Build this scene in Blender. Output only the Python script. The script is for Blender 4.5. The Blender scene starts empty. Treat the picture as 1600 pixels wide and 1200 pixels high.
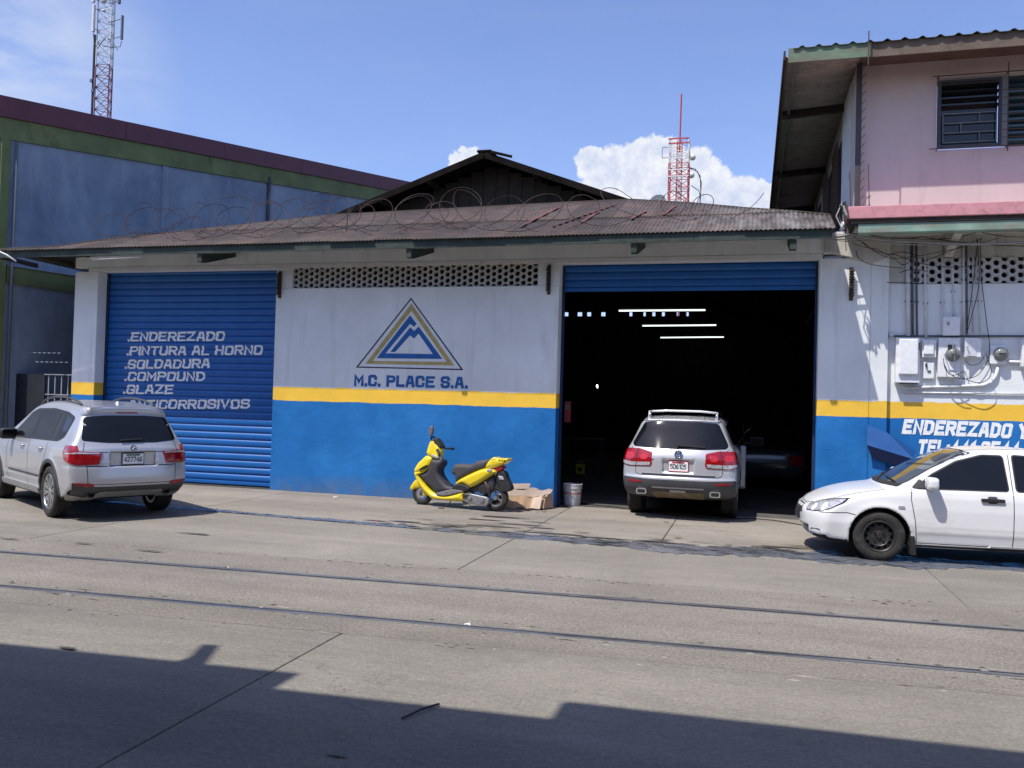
import bpy, bmesh, math, random
import numpy as np
from mathutils import Vector, Matrix
from mathutils.bvhtree import BVHTree

random.seed(7)
rnd = random.Random(11)
scene = bpy.context.scene
COL = scene.collection
R = math.radians

# ------------------------------------------------------------------ camera
EYE = 1.83                       # eye height of someone standing at the kerb
FPX, YAW, PITCH, ROLL = 1334.36, 0.273377, 0.020958, -0.02728
_cy, _sy = math.cos(YAW), math.sin(YAW)
FW = Vector((-_sy * math.cos(PITCH), _cy * math.cos(PITCH), math.sin(PITCH)))
_r = Vector((_cy, _sy, 0))
_d = FW.cross(_r)
RT = _r * math.cos(ROLL) + _d * math.sin(ROLL)
DN = -_r * math.sin(ROLL) + _d * math.cos(ROLL)
cam_d = bpy.data.cameras.new('camera')
cam = bpy.data.objects.new('camera', cam_d)
COL.objects.link(cam)
M = Matrix.Identity(4)
for i in range(3):
    M[i][0], M[i][1], M[i][2] = RT[i], -DN[i], -FW[i]
M[2][3] = EYE
cam.matrix_world = M
cam_d.sensor_width = 36
cam_d.lens = 36 * FPX / 1600
cam_d.clip_start = 0.1
cam_d.clip_end = 3000
scene.camera = cam

def ray(px, py):
    return (px - 800) / FPX * RT + (py - 600) / FPX * DN + FW
def at_y(px, py, Y):
    v = ray(px, py); t = Y / v.y
    return Vector((v.x * t, Y, v.z * t + EYE))
def at_z(px, py, z=0.0):
    v = ray(px, py); t = (z - EYE) / v.z
    return Vector((v.x * t, v.y * t, z))
def on_plane(px, py, P0, n):
    v = ray(px, py); P0 = Vector(P0); n = Vector(n)
    t = n.dot(P0 - Vector((0, 0, EYE))) / n.dot(v)
    return v * t + Vector((0, 0, EYE))

# ------------------------------------------------------------------ light
SUN_TRAVEL = Vector((0.31, 0.46, -1.0)).normalized()
sun_el = math.asin(-SUN_TRAVEL.z)
sun_az = math.atan2(-SUN_TRAVEL.x, -SUN_TRAVEL.y)
world = bpy.data.worlds.new('World')
scene.world = world
world.use_nodes = True
SKY_STRENGTH = 0.148
def build_world():
    nt = world.node_tree; N = nt.nodes; L = nt.links
    N.clear()
    out = N.new('ShaderNodeOutputWorld')
    sky = N.new('ShaderNodeTexSky'); sky.sky_type = 'NISHITA'; sky.sun_disc = False
    sky.sun_elevation = sun_el; sky.sun_rotation = sun_az
    sky.air_density = 1.0; sky.dust_density = 1.0; sky.ozone_density = 1.6
    tint = N.new('ShaderNodeMixRGB'); tint.blend_type = 'MULTIPLY'; tint.inputs[0].default_value = 1
    tint.inputs[2].default_value = (1.0, 1.01, 1.27, 1)
    L.new(sky.outputs[0], tint.inputs[1])
    bg = N.new('ShaderNodeBackground'); bg.inputs[1].default_value = SKY_STRENGTH
    L.new(tint.outputs[0], bg.inputs[0])
    tc = N.new('ShaderNodeTexCoord')
    # billowing edge: displace the look-up direction by noise at two sizes
    def noise(scale, detail, rough=0.55):
        n = N.new('ShaderNodeTexNoise'); n.inputs['Scale'].default_value = scale
        n.inputs['Detail'].default_value = detail; n.inputs['Roughness'].default_value = rough
        L.new(tc.outputs['Generated'], n.inputs['Vector']); return n
    def vm(op, a, b):
        n = N.new('ShaderNodeVectorMath'); n.operation = op
        for i, q in enumerate((a, b)):
            if isinstance(q, (tuple, Vector)): n.inputs[i].default_value = tuple(q)
            elif q is not None: L.new(q, n.inputs[i])
        return n
    def mt(op, a, b=None, c=None, clamp=False):
        n = N.new('ShaderNodeMath'); n.operation = op; n.use_clamp = clamp
        for i, q in enumerate((a, b, c)):
            if q is None: continue
            if isinstance(q, (int, float)): n.inputs[i].default_value = q
            else: L.new(q, n.inputs[i])
        return n.outputs[0]
    n1 = noise(34, 9, .62)
    off = vm('SUBTRACT', n1.outputs['Color'], (.5, .5, .5))
    sc = N.new('ShaderNodeVectorMath'); sc.operation = 'SCALE'; sc.inputs['Scale'].default_value = .042
    L.new(off.outputs[0], sc.inputs[0])
    dirn = vm('ADD', tc.outputs['Generated'], sc.outputs[0])
    blobs = [(925, 256, 29), (965, 262, 40), (1008, 250, 36), (1040, 234, 30), (1078, 262, 36), (950, 296, 48),
             (1030, 296, 60), (1110, 286, 40), (1152, 306, 34), (1192, 308, 26), (1120, 330, 44), (1230, 318, 26),
             (734, 250, 19), (712, 262, 20), (1300, 330, 40), (900, 330, 50), (1000, 350, 70), (1200, 350, 40), (760, 300, 40)]
    best = None; shade = None
    for (x, y, r) in blobs:
        c = ray(x, y).normalized()
        d = vm('DISTANCE', dirn.outputs[0], c).outputs['Value']
        e = mt('SUBTRACT', r / FPX * .96, d)
        e = mt('DIVIDE', e, r / FPX)
        best = e if best is None else mt('MAXIMUM', best, e)
    mask = mt('MULTIPLY', best, 6.5, clamp=True)
    n2 = noise(60, 7, .6)
    lum = mt('MULTIPLY_ADD', n2.outputs['Fac'], 2.4, -.62, clamp=True)
    lum2 = mt('SUBTRACT', lum, mt('MULTIPLY', mt('SUBTRACT', best, .25, clamp=True), .55), clamp=True)
    cr = N.new('ShaderNodeMixRGB')
    cr.inputs[1].default_value = (.60, .68, .88, 1); cr.inputs[2].default_value = (.98, .98, 1.0, 1)
    L.new(lum2, cr.inputs[0])
    cbg = N.new('ShaderNodeBackground'); cbg.inputs[1].default_value = .92
    L.new(cr.outputs[0], cbg.inputs[0])
    mx = N.new('ShaderNodeMixShader')
    L.new(mask, mx.inputs[0]); L.new(bg.outputs[0], mx.inputs[1]); L.new(cbg.outputs[0], mx.inputs[2])
    # thin wisps, stretched, stronger to the left of the view
    mp = N.new('ShaderNodeMapping'); mp.inputs['Rotation'].default_value = (0, .5, .3)
    mp.inputs['Scale'].default_value = (3.2, 3.2, 9)
    L.new(tc.outputs['Generated'], mp.inputs[0])
    n3 = N.new('ShaderNodeTexNoise'); n3.inputs['Scale'].default_value = 1.9; n3.inputs['Detail'].default_value = 9
    n3.inputs['Roughness'].default_value = .6; n3.inputs['Distortion'].default_value = .6
    L.new(mp.outputs[0], n3.inputs['Vector'])
    w0 = ray(-60, 110).normalized()
    near = mt('MULTIPLY_ADD', vm('DISTANCE', tc.outputs['Generated'], w0).outputs['Value'], -5.6, 1.12, clamp=True)
    wf = mt('MULTIPLY_ADD', n3.outputs['Fac'], 2.6, -.72, clamp=True)
    wisp = mt('MULTIPLY', mt('MULTIPLY_ADD', near, .85, .05), wf, clamp=True)
    wbg = N.new('ShaderNodeBackground'); wbg.inputs[0].default_value = (.78, .85, .98, 1); wbg.inputs[1].default_value = .85
    mx2 = N.new('ShaderNodeMixShader')
    L.new(wisp, mx2.inputs[0]); L.new(mx.outputs[0], mx2.inputs[1]); L.new(wbg.outputs[0], mx2.inputs[2])
    L.new(mx2.outputs[0], out.inputs[0])
build_world()
sd = bpy.data.lights.new('sun', 'SUN')
sd.energy = 4.8; sd.angle = R(0.53); sd.color = (1.0, .95, .87)
so = bpy.data.objects.new('sun', sd); COL.objects.link(so)
so.rotation_euler = SUN_TRAVEL.to_track_quat('-Z', 'Y').to_euler()
so.location = (0, -20, 40)
vs = scene.view_settings
vs.view_transform = 'Standard'; vs.look = 'None'; vs.gamma = 1; vs.use_curve_mapping = False
vs.exposure = 0.15

# ------------------------------------------------------------------ helpers
WM = {}
def tag(o, label=None, cat=None, group=None, kind=None):
    if label: o['label'] = label
    if cat: o['category'] = cat
    if group: o['group'] = group
    if kind: o['kind'] = kind
    return o
def thing(name, label, cat, loc=(0, 0, 0), rz=0.0, group=None):
    o = bpy.data.objects.new(name, None); COL.objects.link(o)
    o.location = loc; o.rotation_euler = (0, 0, rz); o.empty_display_size = .3
    WM[o.name] = Matrix.Translation(Vector(loc)) @ Matrix.Rotation(rz, 4, 'Z')
    return tag(o, label, cat, group)
def link(name, me, parent=None, local=True, loc=None, mod=None):
    o = bpy.data.objects.new(name, me); COL.objects.link(o)
    if parent is not None:
        o.parent = parent
        WM[o.name] = WM.get(parent.name, Matrix.Identity(4))
        if loc is not None: o.location = loc
    elif loc is not None: o.location = loc
    return o
class MB:
    def __init__(s): s.v = []; s.f = []; s.m = []
    def add(s, vs_, fs, mi=0):
        b = len(s.v); s.v += [tuple(q) for q in vs_]
        for f in fs: s.f.append(tuple(b + i for i in f)); s.m.append(mi)
        return s
    def box(s, x0, x1, y0, y1, z0, z1, mi=0):
        v = [(x0, y0, z0), (x1, y0, z0), (x1, y1, z0), (x0, y1, z0), (x0, y0, z1), (x1, y0, z1), (x1, y1, z1), (x0, y1, z1)]
        s.add(v, [(0, 3, 2, 1), (4, 5, 6, 7), (0, 1, 5, 4), (1, 2, 6, 5), (2, 3, 7, 6), (3, 0, 4, 7)], mi); return s
    def bar(s, p, q, w, h=None, mi=0, up=(0, 0, 1)):
        p, q = Vector(p), Vector(q); h = w if h is None else h
        d = (q - p).normalized(); u = Vector(up)
        if abs(d.dot(u)) > .98: u = Vector((0, 1, 0))
        a = d.cross(u).normalized() * w / 2; b = a.cross(d).normalized() * h / 2
        v = [p - a - b, p + a - b, p + a + b, p - a + b, q - a - b, q + a - b, q + a + b, q - a + b]
        s.add(v, [(0, 3, 2, 1), (4, 5, 6, 7), (0, 1, 5, 4), (1, 2, 6, 5), (2, 3, 7, 6), (3, 0, 4, 7)], mi); return s
    def tube(s, pts, r, n=8, mi=0, cap=True, rr=None):
        P = [Vector(p) for p in pts]; rings = []
        u = None
        for i, p in enumerate(P):
            d = ((P[min(i + 1, len(P) - 1)] - P[max(i - 1, 0)])).normalized()
            if u is None:
                u = Vector((0, 0, 1)) if abs(d.z) < .9 else Vector((1, 0, 0))
            a = d.cross(u)
            if a.length < 1e-5: a = d.cross(Vector((0, 1, 0)))
            a.normalize(); b = d.cross(a).normalized(); u = -b if False else a.cross(d).normalized()
            r_ = rr[i] if rr else r
            rings.append([p + (a * math.cos(t) + b * math.sin(t)) * r_ for t in [2 * math.pi * k / n for k in range(n)]])
        b0 = len(s.v)
        for rg in rings: s.v += [tuple(q) for q in rg]
        for i in range(len(P) - 1):
            for k in range(n):
                s.f.append((b0 + i * n + k, b0 + i * n + (k + 1) % n, b0 + (i + 1) * n + (k + 1) % n, b0 + (i + 1) * n + k)); s.m.append(mi)
        if cap:
            s.f.append(tuple(b0 + k for k in range(n))[::-1]); s.m.append(mi)
            s.f.append(tuple(b0 + (len(P) - 1) * n + k for k in range(n))); s.m.append(mi)
        return s
    def lathe(s, prof, n=32, axis='z', c=(0, 0, 0), mi=0):
        b0 = len(s.v); c = Vector(c)
        for k in range(n):
            t = 2 * math.pi * k / n
            for (r, h) in prof:
                if axis == 'z': q = (r * math.cos(t), r * math.sin(t), h)
                elif axis == 'y': q = (r * math.cos(t), h, r * math.sin(t))
                else: q = (h, r * math.cos(t), r * math.sin(t))
                s.v.append(tuple(Vector(q) + c))
        m = len(prof)
        for k in range(n):
            for i in range(m - 1):
                a, b = b0 + k * m + i, b0 + ((k + 1) % n) * m + i
                s.f.append((a, b, b + 1, a + 1)); s.m.append(mi)
        return s
    def prism(s, poly, a, b, plane='xz', mi=0):
        # poly in 2D, extruded from a to b along the third axis
        def P(u, v, w):
            return {'xz': (u, w, v), 'xy': (u, v, w), 'yz': (w, u, v)}[plane]
        n = len(poly); b0 = len(s.v)
        s.v += [P(u, v, a) for u, v in poly] + [P(u, v, b) for u, v in poly]
        s.f.append(tuple(b0 + i for i in range(n))); s.m.append(mi)
        s.f.append(tuple(b0 + n + i for i in range(n))[::-1]); s.m.append(mi)
        for i in range(n):
            j = (i + 1) % n
            s.f.append((b0 + i, b0 + n + i, b0 + n + j, b0 + j)); s.m.append(mi)
        return s
    def mesh(s, name, mats, smooth=False, W=None, fixn=True, angle=None):
        v = s.v
        if W is not None:
            Wi = W.inverted(); v = [tuple(Wi @ Vector(q)) for q in v]
        me = bpy.data.meshes.new(name); me.from_pydata(v, [], s.f)
        mats = mats if isinstance(mats, (list, tuple)) else [mats]
        for m in mats: me.materials.append(m)
        me.polygons.foreach_set('material_index', s.m)
        if fixn:
            bm = bmesh.new(); bm.from_mesh(me)
            bmesh.ops.recalc_face_normals(bm, faces=bm.faces); bm.to_mesh(me); bm.free()
        if smooth or angle: me.polygons.foreach_set('use_smooth', [True] * len(me.polygons))
        if angle:
            me.set_sharp_from_angle(angle=R(angle))
        me.update(); return me
    def build(s, name, mats, parent=None, smooth=False, bevel=0, local=False, fixn=True, angle=None, seg=2, **k):
        W = None
        if parent is not None and not local: W = WM.get(parent.name)
        me = s.mesh(name, mats, smooth, W, fixn, angle)
        o = link(name, me, parent)
        if bevel:
            b = o.modifiers.new('bevel', 'BEVEL'); b.width = bevel; b.segments = seg; b.limit_method = 'ANGLE'; b.angle_limit = R(40)
        return tag(o, **k)
def box(name, mats, x0, x1, y0, y1, z0, z1, parent=None, bevel=0, **k):
    return MB().box(x0, x1, y0, y1, z0, z1).build(name, mats, parent, bevel=bevel, **k)

# ------------------------------------------------------------------ materials
def rgba(c): return (c[0], c[1], c[2], 1)
def base(name):
    m = bpy.data.materials.new(name); m.use_nodes = True
    nt = m.node_tree; b = nt.nodes['Principled BSDF']
    return m, nt.nodes, nt.links, b
def node(N, t, **k):
    n = N.new(t)
    for a, v in k.items():
        if a in n.inputs.keys() if hasattr(n.inputs, 'keys') else False: n.inputs[a].default_value = v
        else: setattr(n, a, v)
    return n
def noise_n(N, L, co, scale, detail=6, rough=.55, dist=0, stretch=None):
    if stretch:
        mp = N.new('ShaderNodeMapping'); mp.inputs['Scale'].default_value = stretch
        L.new(co, mp.inputs[0]); co = mp.outputs[0]
    n = N.new('ShaderNodeTexNoise'); n.inputs['Scale'].default_value = scale; n.inputs['Detail'].default_value = detail
    n.inputs['Roughness'].default_value = rough; n.inputs['Distortion'].default_value = dist
    L.new(co, n.inputs['Vector']); return n.outputs['Fac']
def ramp(N, L, fac, a, b, ca=(0, 0, 0, 1), cb=(1, 1, 1, 1)):
    r = N.new('ShaderNodeValToRGB'); r.color_ramp.elements[0].position = a; r.color_ramp.elements[1].position = b
    r.color_ramp.elements[0].color = ca; r.color_ramp.elements[1].color = cb
    L.new(fac, r.inputs[0]); return r.outputs[0]
def mixc(N, L, f, a, b, mode='MIX'):
    m = N.new('ShaderNodeMixRGB'); m.blend_type = mode
    for i, q in enumerate((f, a, b)):
        if isinstance(q, (int, float)): m.inputs[i].default_value = q
        elif isinstance(q, tuple): m.inputs[i].default_value = q if len(q) == 4 else rgba(q)
        else: L.new(q, m.inputs[i])
    return m.outputs[0]
def mth(N, L, op, a, b=None, clamp=False):
    m = N.new('ShaderNodeMath'); m.operation = op; m.use_clamp = clamp
    for i, q in enumerate((a, b)):
        if q is None: continue
        if isinstance(q, (int, float)): m.inputs[i].default_value = q
        else: L.new(q, m.inputs[i])
    return m.outputs[0]
def bumpn(N, L, b, h, strength=.3, dist=.01):
    n = N.new('ShaderNodeBump'); n.inputs['Strength'].default_value = strength; n.inputs['Distance'].default_value = dist
    L.new(h, n.inputs['Height']); L.new(n.outputs[0], b.inputs['Normal'])
def mat(name, col, rough=.6, metal=0., var=.12, vs=3., bump=0., bs=80., dirt=0., dcol=(.05, .04, .03), ds=4., stretch=None,
        coat=0., spec=.5, rnd_obj=0., emit=None, trans=0., bd=.01):
    m, N, L, b = base(name)
    b.inputs['Roughness'].default_value = rough; b.inputs['Metallic'].default_value = metal
    b.inputs['Coat Weight'].default_value = coat; b.inputs['Coat Roughness'].default_value = .06
    b.inputs['Specular IOR Level'].default_value = spec
    tc = N.new('ShaderNodeTexCoord'); co = tc.outputs['Object']
    c = rgba(col)
    n = noise_n(N, L, co, vs, 7, .6)
    lo = tuple(q * (1 - var) for q in col) + (1,); hi = tuple(min(1, q * (1 + var)) for q in col) + (1,)
    out = ramp(N, L, n, .3, .7, lo, hi)
    if rnd_obj:
        oi = N.new('ShaderNodeObjectInfo')
        k = mth(N, L, 'MULTIPLY', mth(N, L, 'SUBTRACT', oi.outputs['Random'], .5), rnd_obj * 2)
        hsv = N.new('ShaderNodeHueSaturation'); L.new(mth(N, L, 'ADD', k, 1.), hsv.inputs['Value']); L.new(out, hsv.inputs['Color'])
        out = hsv.outputs[0]
    if dirt:
        dn = noise_n(N, L, co, ds, 9, .68, .3, stretch)
        f = ramp(N, L, dn, .62 - dirt * .35, .80 - dirt * .2)
        out = mixc(N, L, mth(N, L, 'MULTIPLY', f, min(1, .35 + dirt)), out, rgba(dcol))
        rr = mth(N, L, 'ADD', mth(N, L, 'MULTIPLY', f, .25), rough, clamp=True); L.new(rr, b.inputs['Roughness'])
    L.new(out, b.inputs['Base Color'])
    if bump:
        bumpn(N, L, b, noise_n(N, L, co, bs, 6, .6), bump, bd)
    if emit:
        b.inputs['Emission Color'].default_value = rgba(emit[0]); b.inputs['Emission Strength'].default_value = emit[1]
    if trans: b.inputs['Transmission Weight'].default_value = trans
    return m

BLUE = (.006, .158, .47); YEL = (.90, .56, .06); WHITE = (.81, .84, .83)
def facade_material(name, y0=1.745, y1=2.0, white=WHITE, blue=BLUE, yel=YEL, seed=0.):
    m, N, L, b = base(name)
    g = N.new('ShaderNodeNewGeometry'); pos = g.outputs['Position']
    off = N.new('ShaderNodeVectorMath'); off.operation = 'ADD'; off.inputs[1].default_value = (seed, 0, seed)
    L.new(pos, off.inputs[0]); co = off.outputs[0]
    s = N.new('ShaderNodeSeparateXYZ'); L.new(pos, s.inputs[0])
    w = mth(N, L, 'MULTIPLY', mth(N, L, 'SUBTRACT', noise_n(N, L, co, 3.5, 5, .6), .5), .045)
    z = mth(N, L, 'ADD', s.outputs['Z'], w)
    ab = mth(N, L, 'GREATER_THAN', z, y0 - .004)
    z2 = mth(N, L, 'ADD', s.outputs['Z'], mth(N, L, 'MULTIPLY', w, 1.6))
    aw = mth(N, L, 'GREATER_THAN', z2, y1)
    # white wall: soft blotches, grey run-off streaks
    wh = ramp(N, L, noise_n(N, L, co, .9, 8, .62), .25, .75, rgba(tuple(q * .84 for q in white)), rgba(tuple(min(1, q * 1.07) for q in white)))
    st = ramp(N, L, noise_n(N, L, co, 2.2, 8, .62, .2, (3.2, 3.2, .28)), .54, .78)
    wh = mixc(N, L, mth(N, L, 'MULTIPLY', st, .28), wh, (.30, .28, .25, 1))
    sp = ramp(N, L, noise_n(N, L, co, 14, 6, .72), .72, .77)
    wh = mixc(N, L, mth(N, L, 'MULTIPLY', sp, .5), wh, (.2, .17, .14, 1))
    zt = ramp(N, L, mth(N, L, 'ADD', s.outputs['Z'], mth(N, L, 'MULTIPLY', w, 6)), 0.0, 1.0)
    bl = ramp(N, L, noise_n(N, L, co, 1.5, 9, .66), .28, .74, rgba(tuple(q * .78 for q in blue)), rgba((blue[0] * 1.6 + .01, blue[1] * 1.18, min(1, blue[2] * 1.12))))
    brush = noise_n(N, L, co, 9, 8, .75, .3, (1, 1, 2.2))
    bl = mixc(N, L, .5, bl, ramp(N, L, brush, .3, .7, (.36, .38, .40, 1), (.66, .63, .60, 1)), 'OVERLAY')
    patch = ramp(N, L, noise_n(N, L, co, .55, 3, .4, .6), .50, .54)
    bl = mixc(N, L, mth(N, L, 'MULTIPLY', patch, .4), bl, (blue[0] * .5, blue[1] * .72, blue[2] * .78, 1))
    ch = ramp(N, L, noise_n(N, L, co, 9, 8, .75, .4), .69, .735)
    scr = ramp(N, L, noise_n(N, L, co, 6, 9, .8, .8, (.5, 1, 3.0)), .66, .70)
    bl = mixc(N, L, mth(N, L, 'MULTIPLY', scr, .45), bl, (.22, .34, .50, 1))
    bl = mixc(N, L, mth(N, L, 'MULTIPLY', ch, .75), bl, (.20, .30, .42, 1))
    lowz = N.new('ShaderNodeMapRange'); lowz.inputs['From Min'].default_value = .0; lowz.inputs['From Max'].default_value = .38
    lowz.inputs['To Min'].default_value = 1; lowz.inputs['To Max'].default_value = 0
    L.new(mth(N, L, 'ADD', s.outputs['Z'], mth(N, L, 'MULTIPLY', w, 7)), lowz.inputs[0])
    grime = mth(N, L, 'MULTIPLY', lowz.outputs[0], ramp(N, L, noise_n(N, L, co, 4, 8, .7, .3, (1, 1, .5)), .35, .7))
    bl = mixc(N, L, mth(N, L, 'MULTIPLY', grime, .75), bl, (.14, .135, .13, 1))
    ye = ramp(N, L, noise_n(N, L, co, 2.5, 8, .65), .3, .7, rgba(tuple(q * .86 for q in yel)), rgba(yel))
    ye = mixc(N, L, mth(N, L, 'MULTIPLY', ch, .3), ye, (.3, .2, .08, 1))
    c = mixc(N, L, ab, bl, ye); c = mixc(N, L, aw, c, wh)
    L.new(c, b.inputs['Base Color'])
    b.inputs['Roughness'].default_value = .62; b.inputs['Specular IOR Level'].default_value = .35
    h = mth(N, L, 'ADD', mth(N, L, 'MULTIPLY', noise_n(N, L, co, 26, 8, .7), .5), noise_n(N, L, co, 2.2, 4, .5))
    bumpn(N, L, b, h, .42, .02)
    return m
FACADE = facade_material('facade_paint')
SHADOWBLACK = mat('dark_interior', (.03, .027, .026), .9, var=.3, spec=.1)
CREAM = mat('grimy_cream_render', (.50, .48, .43), .85, var=.15, bump=.2, bs=30, dirt=.3, dcol=(.14, .12, .1), ds=2, stretch=(2, 2, .5))
SHUTTER = mat('shutter_blue', (.006, .105, .36), .42, var=.1, vs=2, dirt=.08, dcol=(.02, .05, .12), ds=3, stretch=(1, 1, 6), bump=.05)
RUST = mat('rusty_iron', (.09, .05, .035), .85, var=.4, vs=20, bump=.3)
GALV = mat('galvanised_metal', (.35, .36, .37), .45, .7, var=.15, vs=8, dirt=.2, dcol=(.15, .10, .07))
DKGREEN = mat('dark_green_board', (.03, .045, .035), .7, var=.35, vs=6, dirt=.3, dcol=(.02, .018, .015), ds=5, stretch=(1, 1, 3))
WOODDK = mat('dark_old_wood', (.035, .024, .018), .85, var=.4, vs=5, bump=.3, bs=30)
STEELP = mat('white_enamel_box', (.78, .79, .80), .45, var=.08, vs=10, dirt=.18, dcol=(.3, .26, .2), ds=9)
CABLE = mat('black_cable', (.015, .015, .017), .6)
PVC = mat('painted_conduit', (.66, .67, .69), .5, var=.12, vs=6, dirt=.2, dcol=(.2, .17, .14))
PAINTWHITE = mat('sign_white', (.84, .86, .86), .6, var=.10, vs=12, dirt=.26, dcol=(.3, .35, .45), ds=14)
PAINTBLUE = mat('sign_blue', (.010, .11, .36), .6, var=.2, vs=6, dirt=.2, dcol=(.10, .22, .42), ds=16)
PAINTNAVY = mat('sign_navy', (.008, .012, .06), .6)
PAINTGOLD = mat('sign_gold', (.46, .36, .12), .6, var=.2, vs=7, dirt=.25, dcol=(.50, .46, .34), ds=14)
RUBBER = mat('tyre_rubber', (.022, .021, .020), .85, var=.25, vs=30, dirt=.35, dcol=(.10, .085, .07), ds=8)
BLACKPL = mat('black_plastic', (.02, .02, .022), .55, var=.15)
CHROME = mat('chrome', (.75, .76, .78), .12, 1.0, var=.03)
GLASSDK = mat('dark_car_glass', (.006, .007, .008), .04, spec=.42, var=.2)
# ------------------------------------------------------------------ ground
FY = 14.723                      # facade plane
def concrete(name, c0, c1, agg=.3, stain=.3, rnd_obj=.05, blue=0.):
    m, N, L, b = base(name)
    g = N.new('ShaderNodeNewGeometry'); co = g.outputs['Position']
    big = noise_n(N, L, co, .35, 7, .6, .5)
    c = ramp(N, L, big, .3, .72, rgba(c0), rgba(c1))
    med = noise_n(N, L, co, 2.6, 9, .7, .3, (1.0, 2.2, 1))
    c = mixc(N, L, .5, c, ramp(N, L, med, .25, .75, (.42, .41, .40, 1), (.62, .61, .60, 1)), 'OVERLAY')
    lane = noise_n(N, L, co, 1.0, 6, .6, .2, (.10, 1.35, 1))
    c = mixc(N, L, .58, c, ramp(N, L, lane, .34, .66, (.40, .395, .385, 1), (.60, .595, .585, 1)), 'OVERLAY')
    blot = ramp(N, L, noise_n(N, L, co, 1.7, 8, .72, .8, (1, 1.5, 1)), .60, .72)
    c = mixc(N, L, mth(N, L, 'MULTIPLY', blot, .28), c, (.34, .32, .28, 1))
    fine = noise_n(N, L, co, 42, 6, .85)
    c = mixc(N, L, agg, c, ramp(N, L, fine, .36, .64, (.22, .22, .225, 1), (.78, .77, .755, 1)), 'OVERLAY')
    f2 = noise_n(N, L, co, 16, 6, .75, .2, (1, 1.5, 1))
    c = mixc(N, L, .55, c, ramp(N, L, f2, .32, .68, (.38, .375, .37, 1), (.63, .63, .62, 1)), 'OVERLAY')
    speck = ramp(N, L, noise_n(N, L, co, 30, 4, .8), .64, .70)
    c = mixc(N, L, mth(N, L, 'MULTIPLY', speck, .5), c, (.07, .065, .06, 1))
    pale = ramp(N, L, noise_n(N, L, co, 24, 5, .8, 0, (1.1, 1.6, 1.1)), .66, .73)
    c = mixc(N, L, mth(N, L, 'MULTIPLY', pale, .3), c, (.40, .37, .33, 1))
    oil = ramp(N, L, noise_n(N, L, co, .9, 8, .7, 1.0, (1, 1.8, 1)), .56, .78)
    c = mixc(N, L, mth(N, L, 'MULTIPLY', oil, stain), c, (.09, .085, .08, 1))
    # hairline cracks
    vo = N.new('ShaderNodeTexVoronoi'); vo.feature = 'DISTANCE_TO_EDGE'; vo.inputs['Scale'].default_value = .42
    wob = N.new('ShaderNodeTexNoise'); wob.inputs['Scale'].default_value = 1.7; wob.inputs['Detail'].default_value = 8
    wob.inputs['Roughness'].default_value = .65
    L.new(co, wob.inputs['Vector'])
    va = N.new('ShaderNodeVectorMath'); va.operation = 'MULTIPLY_ADD'; va.inputs[1].default_value = (1.3, 1.3, 0)
    L.new(wob.outputs['Color'], va.inputs[0]); L.new(co, va.inputs[2]); L.new(va.outputs[0], vo.inputs['Vector'])
    cr = mth(N, L, 'LESS_THAN', vo.outputs['Distance'], .0035)
    gate = ramp(N, L, noise_n(N, L, co, .5, 3, .5), .55, .6)
    cr = mth(N, L, 'MULTIPLY', cr, gate)
    c = mixc(N, L, mth(N, L, 'MULTIPLY', cr, .35), c, (.07, .065, .06, 1))
    if rnd_obj:
        oi = N.new('ShaderNodeObjectInfo'); hsv = N.new('ShaderNodeHueSaturation')
        L.new(mth(N, L, 'ADD', mth(N, L, 'MULTIPLY', mth(N, L, 'SUBTRACT', oi.outputs['Random'], .5), 2 * rnd_obj), 1), hsv.inputs['Value'])
        L.new(c, hsv.inputs['Color']); c = hsv.outputs[0]
    L.new(c, b.inputs['Base Color'])
    b.inputs['Roughness'].default_value = .88; b.inputs['Specular IOR Level'].default_value = .3
    h = mth(N, L, 'ADD', mth(N, L, 'MULTIPLY', fine, .6), mth(N, L, 'SUBTRACT', med, mth(N, L, 'MULTIPLY', cr, 1.5)))
    bumpn(N, L, b, h, .5, .02)
    return m
CONC = concrete('road_concrete', (.178, .167, .147), (.250, .236, .208), .48, .4)
CONC2 = concrete('apron_concrete', (.20, .183, .158), (.285, .262, .228), .42, .42)
ASPH = concrete('rail_strip_asphalt', (.160, .149, .131), (.238, .222, .197), .85, .3)
DIRT = mat('joint_dirt', (.05, .045, .04), .95, var=.3, vs=6)

ground = MB().box(-90, 60, -60, 140, -.6, -.03).build('ground', DIRT, kind='structure')
SL = .053
def gy(X, Y0): return Y0 + SL * X
road = thing('road', None, None); road['kind'] = 'structure'
def slab(parent, name, xs, f0, f1, m, z=0.0, sub=1):
    # slab between x0..x1 with front and back edges given as functions of x; arrised upper edge
    x0, x1 = xs; g = .0035; n = max(1, sub)
    mb = MB()
    X = [x0 + g + (x1 - x0 - 2 * g) * i / n for i in range(n + 1)]
    jit = lambda: rnd.uniform(-.004, .004)
    top = [(x, f0(x) + g + jit(), z) for x in X] + [(x, f1(x) - g + jit(), z) for x in X[::-1]]
    cx = sum(p[0] for p in top) / len(top); cyy = sum(p[1] for p in top) / len(top)
    k = len(top)
    def shrink(p, e):
        return (p[0] + (e if p[0] < cx else -e), p[1] + (e if p[1] < cyy else -e), p[2])
    t = [shrink(p, .006) for p in top]; mid = [(p[0], p[1], z - .012) for p in top]; bot = [(p[0], p[1], z - .08) for p in top]
    mb.v = t + mid + bot
    mb.f = [tuple(range(k))] + [(i, (i + 1) % k, k + (i + 1) % k, k + i) for i in range(k)] + [(k + i, k + (i + 1) % k, 2 * k + (i + 1) % k, 2 * k + i) for i in range(k)]
    mb.m = [0] * len(mb.f)
    return mb.build(name, m, parent)
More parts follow.
